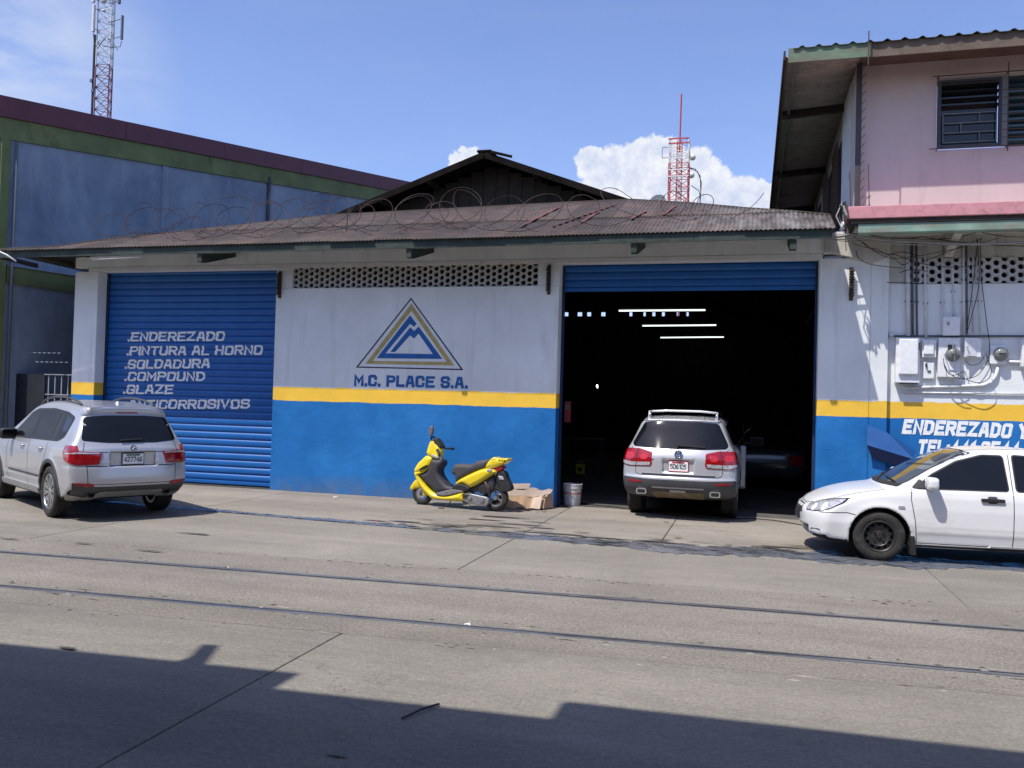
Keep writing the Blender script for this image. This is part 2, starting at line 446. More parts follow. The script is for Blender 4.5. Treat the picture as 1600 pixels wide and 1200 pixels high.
# transverse joints read off the road
JX = [-40, -34.5, -29, -24.2, -19, -13.8, -8.45, -3.02, 2.02, 7.2, 12.5, 18, 24, 32, 42]
gut = [(-40, 12.6), (-12, 11.95), (-8.14, 11.70), (-6, 11.52), (-4.08, 11.38), (-2.2, 11.28), (-.54, 11.27), (1.4, 11.42), (3.24, 11.66), (8, 12.1), (42, 14)]
def gutY(x):
    for (a, b), (c, d) in zip(gut, gut[1:]):
        if a <= x <= c: return b + (d - b) * (x - a) / (c - a)
    return gut[-1][1]
for a, b in zip(JX, JX[1:]):
    if b < -30 or a > 30: pass
    slab(road, 'concrete_slab', (a, b), lambda x: gy(x, 8.95), lambda x: gutY(x) - .11, CONC, sub=8)
    slab(road, 'concrete_slab', (a, b), lambda x: gy(x, 1.6), lambda x: gy(x, 6.24), CONC, sub=2)
    slab(road, 'concrete_slab', (a, b), lambda x: gy(x, -6), lambda x: gy(x, 1.6), CONC, sub=1)
# rail strip: worn asphalt between and beside the rails, laid just lower than the slabs
strip = MB()
xs = [-40 + i * 2 for i in range(42)]
for (e0, e1, zz) in ((6.24, 6.681, -.001), (6.786, 8.074, -.002), (8.179, 8.95, -.0015)):
    for a, b in zip(xs, xs[1:]):
        strip.add([(a, gy(a, e0), zz), (b, gy(b, e0), zz), (b, gy(b, e1), zz), (a, gy(a, e1), zz)], [(0, 1, 2, 3)])
strip.build('rail_strip_paving', ASPH, road)
# broken, spalled edges beside the rail strip: small chips and holes
chips = MB()
for k in range(520):
    x = rnd.uniform(-11, 5); e = rnd.choice((6.20, 6.82, 6.84, 6.62, 8.95, 8.9, 8.25))
    if math.sin(x * 2.3 + e * 9) + .5 * math.sin(x * 7.1 + e) < .25 and rnd.random() < .8: continue
    y = gy(x, e) + rnd.gauss(0, .055); n = rnd.randint(5, 8); l = rnd.uniform(.012, .06) * (1 if rnd.random() < .95 else 3); w = rnd.uniform(.005, .016)
    pts = [(x + l * math.cos(t) * rnd.uniform(.6, 1), y + w * math.sin(t) * rnd.uniform(.5, 1), .0) for t in [2 * math.pi * i / n for i in range(n)]]
    b0 = len(chips.v); chips.v += pts + [(x, y, .0035 + rnd.uniform(0, .004))]
    for i in range(n): chips.f.append((b0 + i, b0 + (i + 1) % n, b0 + n)); chips.m.append(1 if k % 4 == 0 else 0)
CHIPD = mat('dark_grit', (.07, .062, .055), .95, var=.4, vs=20); CHIPL = mat('pale_concrete_crumb', (.30, .28, .25), .95, var=.2)
chips.build('crumbled_edge', [CHIPD, CHIPL], road, kind='stuff')
# apron up to the buildings and the workshop floor
apron = thing('pavement', None, None); apron['kind'] = 'structure'
AJ = [-40, -34, -28, -22.5, -17, -12.6, -8.45, -3.02, -1.13, 2.02, 6.2, 10.4, 15, 21, 28, 42]
for a, b in zip(AJ, AJ[1:]):
    slab(apron, 'concrete_slab', (a, b), lambda x: gutY(x) + .11, lambda x: FY + .0 if not (-3.4 < (a + b) / 2 < 1.2) else FY + .3, CONC2, sub=8)
wf = MB().box(-13.7, 1.6, FY + .31, 33, -.1, -.002)
wf.build('workshop_floor', mat('oily_floor', (.10, .095, .09), .7, var=.3, vs=1.2, dirt=.4, dcol=(.02, .02, .02), ds=1.5, bump=.2), kind='structure')
# gutter channel: shallow v with wet film and thin silt
gm = MB(); n = 120; GX = [-30 + 60 * i / n for i in range(n + 1)]
for i in range(n):
    a, b = GX[i], GX[i + 1]
    for (u, zu, v, zv) in ((-.115, -.012, -.03, -.026), (-.03, -.026, .04, -.026), (.04, -.026, .115, -.010)):
        gm.add([(a, gutY(a) + u, zu), (b, gutY(b) + u, zu), (b, gutY(b) + v, zv), (a, gutY(a) + v, zv)], [(0, 1, 2, 3)])
gm.build('gutter', mat('gutter_silt', (.075, .07, .065), .8, var=.4, vs=5, bump=.4, bs=30), kind='structure', smooth=True)
def wet_mat():
    m, N, L, b = base('gutter_water')
    g = N.new('ShaderNodeNewGeometry'); co = g.outputs['Position']
    c = ramp(N, L, noise_n(N, L, co, 3.2, 8, .7, .7, (1, 2.6, 1)), .40, .50, (.035, .033, .032, 1), (.135, .145, .165, 1))  # pale blue-grey base carries sky reflection as well as silt
    L.new(c, b.inputs['Base Color']); L.new(ramp(N, L, noise_n(N, L, co, 5, 7, .7, .4), .40, .60, (.10, .10, .10, 1), (.5, .5, .5, 1)), b.inputs['Roughness'])
    bumpn(N, L, b, noise_n(N, L, co, 22, 3, .5, .4, (.5, 1.6, 1)), .35, .01)
    return m
WATER = wet_mat()
wm = MB(); K = 420
def wob(x, s): return math.sin(x * 3.1 + s) * .5 + math.sin(x * 7.7 + 2 * s) * .3 + math.sin(x * 17.3 + s * 5) * .25 + math.sin(x * 41 + s) * .15
prev = None
for i in range(K):
    x = -11.5 + 17 * i / K
    rj = rnd.uniform(-.02, .02); c = gutY(x) + .035 * wob(x, 1) + rj; hb = np.interp(x, [-9, -6, -4.2, -2.5, -1, .5, 2.5, 4, 7], [.10, .10, .13, .24, .33, .40, .36, .2, .12]); h = max(.012, hb * (1 + .35 * wob(x * .8, 4.)) + rnd.uniform(-.03, .03)); c += (hb - .1) * .25 * wob(x * .6, 7)
    if prev is not None:
        (px_, pc, ph) = prev
        wm.add([(px_, pc - ph, .004), (x, c - h, .004), (x, c + h, .004), (px_, pc + ph, .004)], [(0, 1, 2, 3)])
    prev = (x, c, h)
wm.build('gutter_water', WATER, kind='structure')
# separate damp spots and spills beside the channel
sp = MB()
def blob(mb, x, y, l, w, z, n=18, seed=0.):
    pts = [(x + l * math.cos(t) * (1 + .28 * wob(t, seed)), y + w * math.sin(t) * (1 + .3 * wob(t + 2, seed)), z) for t in [2 * math.pi * i / n for i in range(n)]]
    b0 = len(mb.v); mb.v += pts; mb.f.append(tuple(range(b0, b0 + n))); mb.m.append(0)
zl = .0075
for (x, y, l, w) in ((-4.35, 11.75, .30, .05), (-3.65, 12.0, .42, .045), (-3.3, 12.35, .35, .04), (-3.9, 12.6, .30, .035), (-2.6, 11.7, .5, .05), (-2.9, 12.15, .22, .03),
                     (-1.9, 11.62, .4, .035), (.45, 11.9, .35, .04), (-4.9, 11.85, .25, .05), (-1.2, 11.6, .3, .03), (-5.35, 11.75, .2, .03), (-3.1, 12.7, .22, .025), (-3.75, 13.0, .4, .05),
                     (-7.6, 8.45, .13, .02), (-8.6, 8.36, .16, .02), (-6.6, 8.36, .2, .02), (-4.6, 5.0, .08, .02), (-2.0, 4.0, .06, .015), (-5.1, 3.7, .09, .02), (.2, 4.4, .07, .02), (-6.9, 9.6, .25, .03)):
    blob(sp, x, y, l, w, zl, seed=x * 3); zl += .0004
for q_ in range(90):
    x_ = rnd.uniform(-5.2, 1.6); y_ = gutY(x_) + abs(rnd.gauss(0, .28)) * (1 if rnd.random() < .8 else -.4) + .06
    if x_ < -3.6 and rnd.random() < .4: y_ += .5
    blob(sp, x_, y_, rnd.uniform(.04, .26), rnd.uniform(.008, .028), zl, 12, seed=x_ * 7); zl += .00005
sp.build('damp_spots', mat('damp_concrete', (.075, .068, .062), .35, var=.3, vs=7), apron)
# litter: white, pink scraps
def scrap(x, y, l, w, m, label):
    mb = MB(); n = 7
    c = (x, y, .016)
    pts = [(x + l * math.cos(t) * rnd.uniform(.6, 1.), y + w * math.sin(t) * rnd.uniform(.6, 1.), .006 + rnd.uniform(0, .03)) for t in [2 * math.pi * i / n for i in range(n)]]
    mb.add(pts + [c], [(i, (i + 1) % n, n) for i in range(n)])
    o = mb.build('paper_scrap', m, fixn=False); tag(o, label, 'litter'); return o
PW = mat('white_paper', (.72, .72, .70), .8); PR = mat('pink_wrapper', (.55, .10, .14), .6)
for (px, py, l, w, m, lb) in ((1041, 817, .07, .05, PW, 'white paper scrap on the apron behind the silver car in the doorway'),
                             (315, 805, .04, .03, PR, 'pink wrapper beside the gutter just right of the silver car parked at the blue shutter'),
                             (585, 817, .045, .03, PR, 'red wrapper lying in the gutter left of the scooter'),
                             (524, 778, .06, .035, PW, 'white scrap on the apron against the blue wall left of the scooter'),
                             (352, 890, .05, .03, PW, 'white scrap beside the far rail on the left of the road'),
                             (728, 979, .05, .02, PW, 'small white scrap lying on the near rail')):
    p = at_z(px, py); scrap(p.x, p.y, l, w, m, lb)
tw = at_z(628, 1126); tw2 = at_z(686, 1103)
tag(MB().tube([(tw.x, tw.y, .012), ((tw.x + tw2.x) / 2, (tw.y + tw2.y) / 2 + .01, .02), (tw2.x, tw2.y, .012)], .007, 6).build('thin_stick', CABLE),
    'thin dark stick lying on the road at the edge of the shade', 'stick')
# rails: head, flange groove and guard lip set flush in the strip
RAILTOP = mat('worn_rail_steel', (.42, .42, .43), .30, .9, var=.2, vs=4, dirt=.15, dcol=(.12, .08, .06), ds=6)
RAILDK = mat('rusty_rail_side', (.05, .04, .035), .85, var=.3, vs=9)
def rail(e, label, side):
    t = thing('embedded_rail', label, 'rail', (0, e, 0), math.atan(SL), 'rails set in the road')
    hd = MB().box(-40, 40, -.024, .024, -.14, .006); hd.build('rail_head', RAILTOP, t, bevel=.006, local=True)
    gr = MB().box(-40, 40, side * .025 if side > 0 else -.068, .068 if side > 0 else -.025, -.2, -.026)
    gr.build('flange_groove', RAILDK, t, local=True)
    lp = MB().box(-40, 40, .068 if side > 0 else -.080, .080 if side > 0 else -.068, -.14, .0015)
    lp.build('guard_lip', RAILTOP, t, bevel=.003, local=True)
rail(8.155, 'far steel rail embedded in the road, nearer the buildings', -1)
rail(6.705, 'near steel rail embedded in the road, nearer the viewer', 1)

# ------------------------------------------------------------------ stroke lettering
GL = {
 'A': [[(0, 0), (1.25, 6), (2.75, 6), (4, 0)], [(.5, 2), (3.5, 2)]],
 'C': [[(4, 4.5), (4, 5.4), (3.4, 6), (.6, 6), (0, 5.4), (0, .6), (.6, 0), (3.4, 0), (4, .6), (4, 1.5)]],
 'D': [[(0, 0), (0, 6), (2.8, 6), (4, 4.9), (4, 1.1), (2.8, 0), 'c']],
 'E': [[(4, 6), (0, 6), (0, 0), (4, 0)], [(.1, 3.1), (3.2, 3.1)]],
 'G': [[(4, 4.6), (4, 5.4), (3.4, 6), (.6, 6), (0, 5.4), (0, .6), (.6, 0), (3.4, 0), (4, .6), (4, 2.8), (2.3, 2.8)]],
 'H': [[(0, 0), (0, 6)], [(4, 0), (4, 6)], [(.1, 3), (3.9, 3)]],
 'I': [[(0, 0), (0, 6)]],
 'L': [[(0, 6), (0, 0), (3.6, 0)]],
 'M': [[(0, 0), (0, 6), (2.3, 2.2), (4.6, 6), (4.6, 0)]],
 'N': [[(0, 0), (0, 6), (3.8, 0), (3.8, 6)]],
 'O': [[(0, .6), (0, 5.4), (.6, 6), (3.4, 6), (4, 5.4), (4, .6), (3.4, 0), (.6, 0), 'c']],
 'P': [[(0, 0), (0, 6), (3.3, 6), (4, 5.4), (4, 3.4), (3.3, 2.8), (.1, 2.8)]],
 'R': [[(0, 0), (0, 6), (3.3, 6), (4, 5.4), (4, 3.5), (3.3, 2.9), (.1, 2.9)], [(2.2, 2.9), (4, 0)]],
 'S': [[(4, 4.8), (4, 5.4), (3.4, 6), (.6, 6), (0, 5.4), (0, 3.8), (.6, 3.2), (3.4, 2.9), (4, 2.3), (4, .6), (3.4, 0), (.6, 0), (0, .6), (0, 1.3)]],
 'T': [[(0, 6), (4, 6)], [(2, 5.9), (2, 0)]],
 'U': [[(0, 6), (0, .6), (.6, 0), (3.4, 0), (4, .6), (4, 6)]],
 'V': [[(0, 6), (2, 0), (4, 6)]],
 'Y': [[(0, 6), (2, 3), (4, 6)], [(2, 3.1), (2, 0)]],
 'W': [[(0, 6), (1.1, 0), (2.3, 4), (3.5, 0), (4.6, 6)]],
 'Z': [[(0, 6), (4, 6), (0, 0), (4, 0)]],
 '.': [[(0, -.1), (.02, .35)]],
 ':': [[(0, .6), (.02, 1.05)], [(0, 3.2), (.02, 3.65)]],
 '0': [[(0, .6), (0, 5.4), (.6, 6), (3.4, 6), (4, 5.4), (4, .6), (3.4, 0), (.6, 0), 'c']],
 '1': [[(.2, 4.8), (1.5, 6), (1.5, 0)]],
 '2': [[(0, 5), (.6, 6), (3.4, 6), (4, 5.2), (4, 3.8), (0, .2), (4, 0)]],
 '4': [[(3.1, 0), (3.1, 6), (0, 1.6), (4.1, 1.6)]],
 '5': [[(4, 6), (.1, 6), (0, 3.4), (3.3, 3.4), (4, 2.8), (4, .6), (3.4, 0), (0, 0)]],
 '6': [[(3.6, 6), (.8, 5.2), (0, 3.2), (0, .6), (.6, 0), (3.4, 0), (4, .6), (4, 2.4), (3.4, 3.1), (.2, 3.1)]],
 '7': [[(0, 6), (4, 6), (1.6, 0)]],
 '8': [[(.5, 3.2), (0, 3.8), (0, 5.4), (.6, 6), (3.4, 6), (4, 5.4), (4, 3.8), (3.4, 3.2), (4, 2.5), (4, .6), (3.4, 0), (.6, 0), (0, .6), (0, 2.5), 'c']],
}
def stroke_poly(pts, w, closed):
    n = len(pts); P = [Vector((a, b)) for a, b in pts]; Lf, Rt = [], []
    for i in range(n):
        if closed or 0 < i < n - 1:
            a = (P[i] - P[i - 1]).normalized(); b = (P[(i + 1) % n] - P[i]).normalized()
        elif i == 0: a = b = (P[1] - P[0]).normalized()
        else: a = b = (P[i] - P[i - 1]).normalized()
        na, nb = Vector((-a.y, a.x)), Vector((-b.y, b.x)); m = (na + nb)
        if m.length < 1e-4: m = na
        m.normalize(); k = min(1 / max(.35, m.dot(na)), 1.9) * w / 2
        q = P[i].copy()
        if not closed and i == 0: q = q - a * w / 2
        if not closed and i == n - 1: q = q + a * w / 2
        Lf.append(q + m * k); Rt.append(q - m * k)
    quads = []
    for i in range(n if closed else n - 1):
        j = (i + 1) % n; quads.append([Lf[i], Lf[j], Rt[j], Rt[i]])
    return quads
def text_width(s, w=1.0):
    x = 0; gp = max(1.75, w + .55)
    for ch in s:
        if ch == ' ': x += 3.0; continue
        g = GL[ch]; x += max(p[0] for st in g for p in st if p != 'c') + gp
    return x - gp
def lettering(s, x0, z0, height, width, w=1.15, shear=0., jig=.0, surf=None, y=0., up=(0, 0), split=False):
    """flat painted strokes; surf(x, z) gives the depth of the wall or slat under the paint"""
    u = height / 6.0; W = text_width(s, w) + w; kx = width / W
    out = []; cx = w / 2; lay = 0
    for ch in s:
        if ch == ' ': cx += 3.0; continue
        g = GL[ch]; wd = max(p[0] for st in g for p in st if p != 'c')
        mb = MB(); out.append(mb)
        dz = rnd.uniform(-jig, jig); rot = rnd.uniform(-jig, jig) * .05
        for st in g:
            closed = st[-1] == 'c'; pts = [p for p in st if p != 'c']
            for qi, qd in enumerate(stroke_poly(pts, w, closed)):
                P = []
                for q in qd:
                    xx = (cx + q.x + shear * q.y); zz = q.y * (1 - w / 6) + w / 2 + dz
                    P.append((x0 + (xx + .10 * math.sin(xx * 2.3 + zz * 1.7)) * kx, z0 + (zz + .10 * math.sin(xx * 1.9 - zz * 2.1)) * u + (xx * kx) * up[1]))
                b0 = len(mb.v); mb.v += [(p[0], y - .0025 - .0008 * (lay % 4) - .00009 * qi, p[1]) for p in P]
                mb.f.append((b0, b0 + 1, b0 + 2, b0 + 3)); mb.m.append(0)
            lay += 1
        cx += wd + max(1.75, w + .55)
    if split: return out
    mb = MB()
    for q in out: mb.add(q.v, q.f)
    return mb
# ------------------------------------------------------------------ the workshop building
shop = thing('workshop_building', 'low white, yellow and blue painted workshop with rusty corrugated roof and two roller doors', 'building', (-6.0, FY, 0))
XL, X1a, X1b, X2a, X2b, XR = -13.71, -13.13, -8.95, -3.31, 1.03, 1.82
HEAD = 4.31; WT = .27; TOP = 4.98
def wall_boxes(name, rects, y0, y1, m, parent):
    mb = MB()
    for (a, b, c, d) in rects: mb.box(a, b, y0, y1, c, d)
    return mb.build(name, m, parent, bevel=.012)
# piers, one solid each; the vent band is left open in the middle one
box('left_pier', FACADE, XL, X1a, FY, FY + WT, -.05, HEAD, shop, bevel=.015)
mid = MB().box(X1b, X2a, FY, FY + WT, -.05, 3.915).box(X1b, -8.60, FY + .001, FY + WT, 3.9155, HEAD).box(-3.70, X2a, FY + .001, FY + WT, 3.9155, HEAD)
mid.build('middle_wall', FACADE, shop, bevel=.012)
box('right_pier', FACADE, XR - .79, XR, FY, FY + WT, -.05, HEAD, shop, bevel=.015)
box('lintel', FACADE, XL, XR, FY - .004, FY + WT + .01, HEAD + .075, 4.70, shop, bevel=.01)
# thin whitewashed band over the openings
LB = mat('whitewashed_trim', (.70, .70, .69), .6, var=.08, dirt=.15, dcol=(.3, .28, .25))
for a, b in ((XL + .35, X1b + .01), (X1b + .011, X2a), (X2a + .001, XR - .74)):
    box('door_head_trim', LB, a, b, FY - .012, FY + WT, HEAD + .001, HEAD + .074, shop)
# little yellow kerb-like offset of the stripe beside each opening (paint carried round the corner)
SHUTTER_DK = mat('navy_channel', (.010, .03, .10), .6, var=.2)
for (xx, nm) in ((X1a + .02, 0), (X1b - .02, 0), (X2a + .02, 1), (X2b - .02, 1)):
    box('shutter_guide', SHUTTER_DK, xx - .018, xx + .018, FY + .275, FY + .36, 0, HEAD, shop)
# roller shutters: every slat a part
SP = .139
PROF = [(-.069, .012), (-.060, .004), (-.050, -.006), (-.030, -.012), (.0, -.014), (.030, -.012), (.050, -.006), (.060, .004), (.0699, .012)]
def slat_mesh(L):
    mb = MB(); n = len(PROF)
    mb.v = [(x, y, z) for x in (-L / 2, L / 2) for (z, y) in PROF]
    for i in range(n - 1): mb.f.append((i, n + i, n + i + 1, i + 1)); mb.m.append(0)
    return mb.mesh('slat', SHUTTER, angle=40)
def shutter(label_root, x0, x1, zlow, ztop, yy):
    L = x1 - x0; me = slat_mesh(L); t = label_root
    z = zlow + .07 + SP / 2; k = 0
    bb = MB().box(x0 + .04, x1 - .04, yy - .02, yy + .03, zlow, zlow + .068).build('bottom_bar', SHUTTER, t, bevel=.008)
    while z - SP / 2 < ztop:
        o = link('slat', me, t); W = WM[t.name]
        o.location = W.inverted() @ Vector(((x0 + x1) / 2 + rnd.uniform(-.004, .004), yy + rnd.uniform(-.002, .002), z)); z += SP; k += 1
    return zlow + .07
SY = FY + .32
sh1 = thing('roller_shutter', 'closed blue roller shutter with white hand-painted list of services', 'roller shutter', ((X1a + X1b) / 2, SY, 0))
shutter(sh1, X1a, X1b, .02, HEAD + .3, SY)
sh2 = thing('roller_shutter', 'rolled-up blue roller shutter hanging above the open workshop doorway', 'roller shutter', ((X2a + X2b) / 2, SY, 3.8))
shutter(sh2, X2a, X2b, 3.84, HEAD + .4, SY)
Z0S = .02 + .07
def slat_y(z):
    t = ((z - Z0S) % SP) - SP / 2
    for (a, ya), (b, yb) in zip(PROF, PROF[1:]):
        if a <= t <= b: return ya + (yb - ya) * (t - a) / (b - a)
    return PROF[0][1]
def conform(me, zlo, zhi, yy):
    bm = bmesh.new(); bm.from_mesh(me)
    k = int((zlo - Z0S) / SP) - 1; zs = []
    while Z0S + k * SP < zhi + SP:
        zs += [Z0S + k * SP + SP / 2 + p[0] for p in PROF]; k += 1
    for z in zs:
        if zlo - .02 < z < zhi + .02:
            bmesh.ops.bisect_plane(bm, geom=bm.verts[:] + bm.edges[:] + bm.faces[:], plane_co=(0, 0, z), plane_no=(0, 0, 1), dist=1e-5)
    for v in bm.verts:
        v.co.y = yy + slat_y(v.co.z) + (v.co.y)
    bm.to_mesh(me); bm.free()
def pz(px, py, Y): return at_y(px, py, Y)
lines = [('.ENDEREZADO', (200, 534), (352, 516)), ('.PINTURA AL HORNO', (198, 556), (411, 538)), ('.SOLDADURA', (195, 577), (329, 559)),
         ('.COMPOUND', (195, 596), (321, 579)), ('.GLAZE', (193, 616), (272, 599)), ('ANTICORROSIVOS', (200, 640), (391, 622))]
for s, a, b in lines:
    A = pz(a[0], a[1], SY); B = pz(b[0], b[1], SY)
    B0 = pz(b[0], b[1] + 17, SY)
    slope = (B0.z - A.z) / (B.x - A.x)
    mb = lettering(s, A.x, A.z, .205, B.x - A.x, w=1.42, shear=.06, jig=.12, y=-.004, up=(0, slope), split=True)
    for q_ in mb:
        me = q_.mesh('painted_letter', PAINTWHITE, fixn=False)
        zz = [v.co.z for v in me.vertices]
        conform(me, min(zz), max(zz), SY)
        Wi = WM[sh1.name].inverted(); me.transform(Wi)
        link('painted_letter', me, sh1)
# company name and logo painted on the middle wall
def wall_text(s, ax, ay, bx, by, h, parent, m, name='painted_lettering', Y=FY, **k):
    A = pz(ax, ay, Y); B = pz(bx, by, Y); slope = (B.z - A.z) / (B.x - A.x)
    for q_ in lettering(s, A.x, A.z, h, B.x - A.x, y=Y - .001, up=(0, slope), split=True, **k): q_.build('painted_letter', m, parent, fixn=False)
wall_text('M.C. PLACE S.A.', 553, 604, 731, 608, .235, shop, PAINTBLUE, w=1.75)
def tri_ring(outer, inner, m, name, Y, mb=None):
    mb = MB(); n = len(outer)
    mb.v = [(p.x, Y, p.z) for p in outer] + [(p.x, Y, p.z) for p in inner]
    for i in range(n):
        j = (i + 1) % n; mb.f.append((i, j, n + j, n + i)); mb.m.append(0)
    return mb.build(name, m, shop, fixn=False)
def lp(x, y): return pz(560 + x / 7.5, 460 + y / 7.5, FY)          # logo read off the enlarged crop
tri_ring([lp(618, 38), lp(1232, 888), lp(-30, 858)], [lp(618, 62), lp(1200, 872), lp(0, 845)], PAINTNAVY, 'logo_outline', FY - .0032)
tri_ring([lp(622, 108), lp(1122, 834), lp(84, 812)], [lp(622, 190), lp(1036, 792), lp(168, 780)], PAINTGOLD, 'logo_gold_triangle', FY - .0032)
mk = MB()
def polyp(pts):
    b0 = len(mk.v); mk.v += [(q.x, FY - .0032, q.z) for q in [lp(*p) for p in pts]]; mk.f.append(tuple(range(b0, b0 + len(pts)))); mk.m.append(0)
polyp([(606, 245), (683, 345), (655, 380), (606, 345), (318, 690), (215, 748)])
polyp([(318, 690), (874, 700), (984, 756), (215, 748)])
polyp([(707, 376), (984, 756), (874, 700), (705, 458), (655, 518), (606, 480), (606, 388), (655, 428)])
polyp([(606, 388), (606, 480), (432, 674), (375, 674)])
mk.build('logo_mountain', PAINTBLUE, shop, fixn=False)
# pierced vent blocks
def vent_column(w, h, pitch, r, shift, depth, name, m, nseg=14):
    bm = bmesh.new()
    n = int(h / pitch) + 3
    for k in range(-1, n):
        cz = (k + .5) * pitch + shift
        ang = [2 * math.pi * i / nseg + math.pi / nseg for i in range(nseg)]
        inner = [bm.verts.new((r * math.cos(t), 0, cz + r * math.sin(t))) for t in ang]
        outer = []
        for t in ang:
            c, s_ = math.cos(t), math.sin(t); q = min((w / 2) / abs(c) if abs(c) > 1e-6 else 9, (pitch / 2) / abs(s_) if abs(s_) > 1e-6 else 9)
            outer.append(bm.verts.new((q * c, 0, cz + q * s_)))
        back = [bm.verts.new((v.co.x * .96, depth, cz + (v.co.z - cz) * .96)) for v in inner]
        for i in range(nseg):
            j = (i + 1) % nseg
            bm.faces.new((outer[i], outer[j], inner[j], inner[i])); bm.faces.new((inner[i], inner[j], back[j], back[i]))
        cor = [(w / 2, pitch / 2), (-w / 2, pitch / 2), (-w / 2, -pitch / 2), (w / 2, -pitch / 2)]
        for (cx, cz2) in cor:
            cv = bm.verts.new((cx, 0, cz + cz2))
            i1 = max(range(nseg), key=lambda i: -(abs(outer[i].co.x - cx) + abs(outer[i].co.z - cz - cz2)) if abs(abs(outer[i].co.x) - w / 2) < 1e-6 else -9)
            i2 = max(range(nseg), key=lambda i: -(abs(outer[i].co.x - cx) + abs(outer[i].co.z - cz - cz2)) if abs(abs(outer[i].co.z - cz) - pitch / 2) < 1e-6 else -9)
            if i1 != i2:
                try: bm.faces.new((cv, outer[i1], outer[i2]))
                except ValueError: pass
    for z, no in ((0, -1), (h, 1)):
        bmesh.ops.bisect_plane(bm, geom=bm.verts[:] + bm.edges[:] + bm.faces[:], plane_co=(0, 0, z), plane_no=(0, 0, no), clear_outer=True)
    # side walls of each block, so the joint reads as a joint
    bmesh.ops.remove_doubles(bm, verts=bm.verts[:], dist=1e-5)
    bmesh.ops.recalc_face_normals(bm, faces=bm.faces[:])
    for f in bm.faces:
        if abs(f.normal.y) > .9 and f.normal.y > 0: f.normal_flip()
    me = bpy.data.meshes.new(name); bm.to_mesh(me); bm.free(); me.materials.append(m); return me
BLOCK = mat('vent_block_paint', (.50, .49, .47), .8, var=.15, vs=3, dirt=.35, dcol=(.16, .14, .12), ds=6, bump=.15, bs=40, rnd_obj=.08)
def vent(parent, x0, x1, z0, z1, ncol, pitch, r, Y):
    w = (x1 - x0) / ncol
    A = vent_column(w, z1 - z0, pitch, r, 0, .07, 'vent_block', BLOCK); B = vent_column(w, z1 - z0, pitch, r, pitch / 2, .07, 'vent_block', BLOCK)
    for k in range(ncol):
        o = link('vent_block', A if k % 2 else B, parent)
        o.location = WM[parent.name].inverted() @ Vector((x0 + (k + .5) * w, Y + rnd.uniform(-.0015, .0015), z0))
vent(shop, -8.60, -3.70, 3.917, HEAD, 44, .112, .0455, FY + .025)
box('vent_shade_sheet', SHADOWBLACK, -8.62, -3.68, FY + .16, FY + .2, 3.9, HEAD + .05, shop)  # black sheet added behind the holes, standing in for the unlit interior

# ---- front roof: corrugated sheets on a 22 degree slope, hipped towards both ends
PIT = math.tan(R(22)); EY, EZ = FY - 1.165, 4.572
def roof_pt(px, py):
    return on_plane(px, py, (0, EY, EZ), (0, -PIT, 1))
hipL = [Vector((-14.75, EY + .04, 0))] + [roof_pt(*p) for p in ((85, 386), (170, 374), (340, 356), (510, 337), (705, 327), (890, 317), (987, 312.5), (1080, 318), (1166, 326), (1240, 331), (1294, 336))]
hipL.append(Vector((1.17, hipL[-1].y - .05, 0)))
def backY(x):
    if x <= hipL[0].x: return EY + .04
    for a, b in zip(hipL, hipL[1:]):
        if a.x <= x <= b.x: return a.y + (b.y - a.y) * (x - a.x) / (b.x - a.x)
    return hipL[-1].y
def roof_z(y): return EZ + (y - EY) * PIT
ROOFM = None
def roof_material():
    m, N, L, b = base('rusty_zinc_roof')
    g = N.new('ShaderNodeNewGeometry'); co = g.outputs['Position']
    oi = N.new('ShaderNodeObjectInfo')
    c = ramp(N, L, noise_n(N, L, co, 3.2, 9, .75, .4, (.8, 1.8, 1.8)), .36, .64, (.038, .032, .033, 1), (.14, .088, .070, 1))
    gr = ramp(N, L, noise_n(N, L, co, 1.5, 8, .7, .5, (.7, 1.4, 1.4)), .44, .60)
    c = mixc(N, L, mth(N, L, 'MULTIPLY', gr, .75), c, (.062, .058, .058, 1))
    bk = ramp(N, L, noise_n(N, L, co, 4.5, 9, .78, .3, (.7, 2.2, 2.2)), .53, .64)
    c = mixc(N, L, mth(N, L, 'MULTIPLY', bk, .8), c, (.016, .013, .012, 1))
    s = N.new('ShaderNodeSeparateXYZ'); L.new(co, s.inputs[0])
    right = N.new('ShaderNodeMapRange'); right.inputs['From Min'].default_value = -1.6; right.inputs['From Max'].default_value = .6
    L.new(s.outputs['X'], right.inputs[0])
    pale = mth(N, L, 'MULTIPLY', right.outputs[0], ramp(N, L, noise_n(N, L, co, 3, 7, .6, .2, (2, .8, .8)), .38, .62))
    c = mixc(N, L, mth(N, L, 'MULTIPLY', pale, .7), c, (.27, .26, .26, 1))
    hsv = N.new('ShaderNodeHueSaturation'); L.new(mth(N, L, 'ADD', mth(N, L, 'MULTIPLY', oi.outputs['Random'], .5), .72), hsv.inputs['Value'])
    L.new(c, hsv.inputs['Color']); L.new(hsv.outputs[0], b.inputs['Base Color'])
    b.inputs['Roughness'].default_value = .8; b.inputs['Metallic'].default_value = .15
    bumpn(N, L, b, noise_n(N, L, co, 30, 6, .7), .2, .01)
    return m
ROOFM = roof_material()
REDOX = mat('red_oxide_sheet', (.14, .05, .045), .7, var=.3, vs=4, dirt=.35, dcol=(.10, .06, .05), ds=5)
PW_ = .0715; AMP = .0095
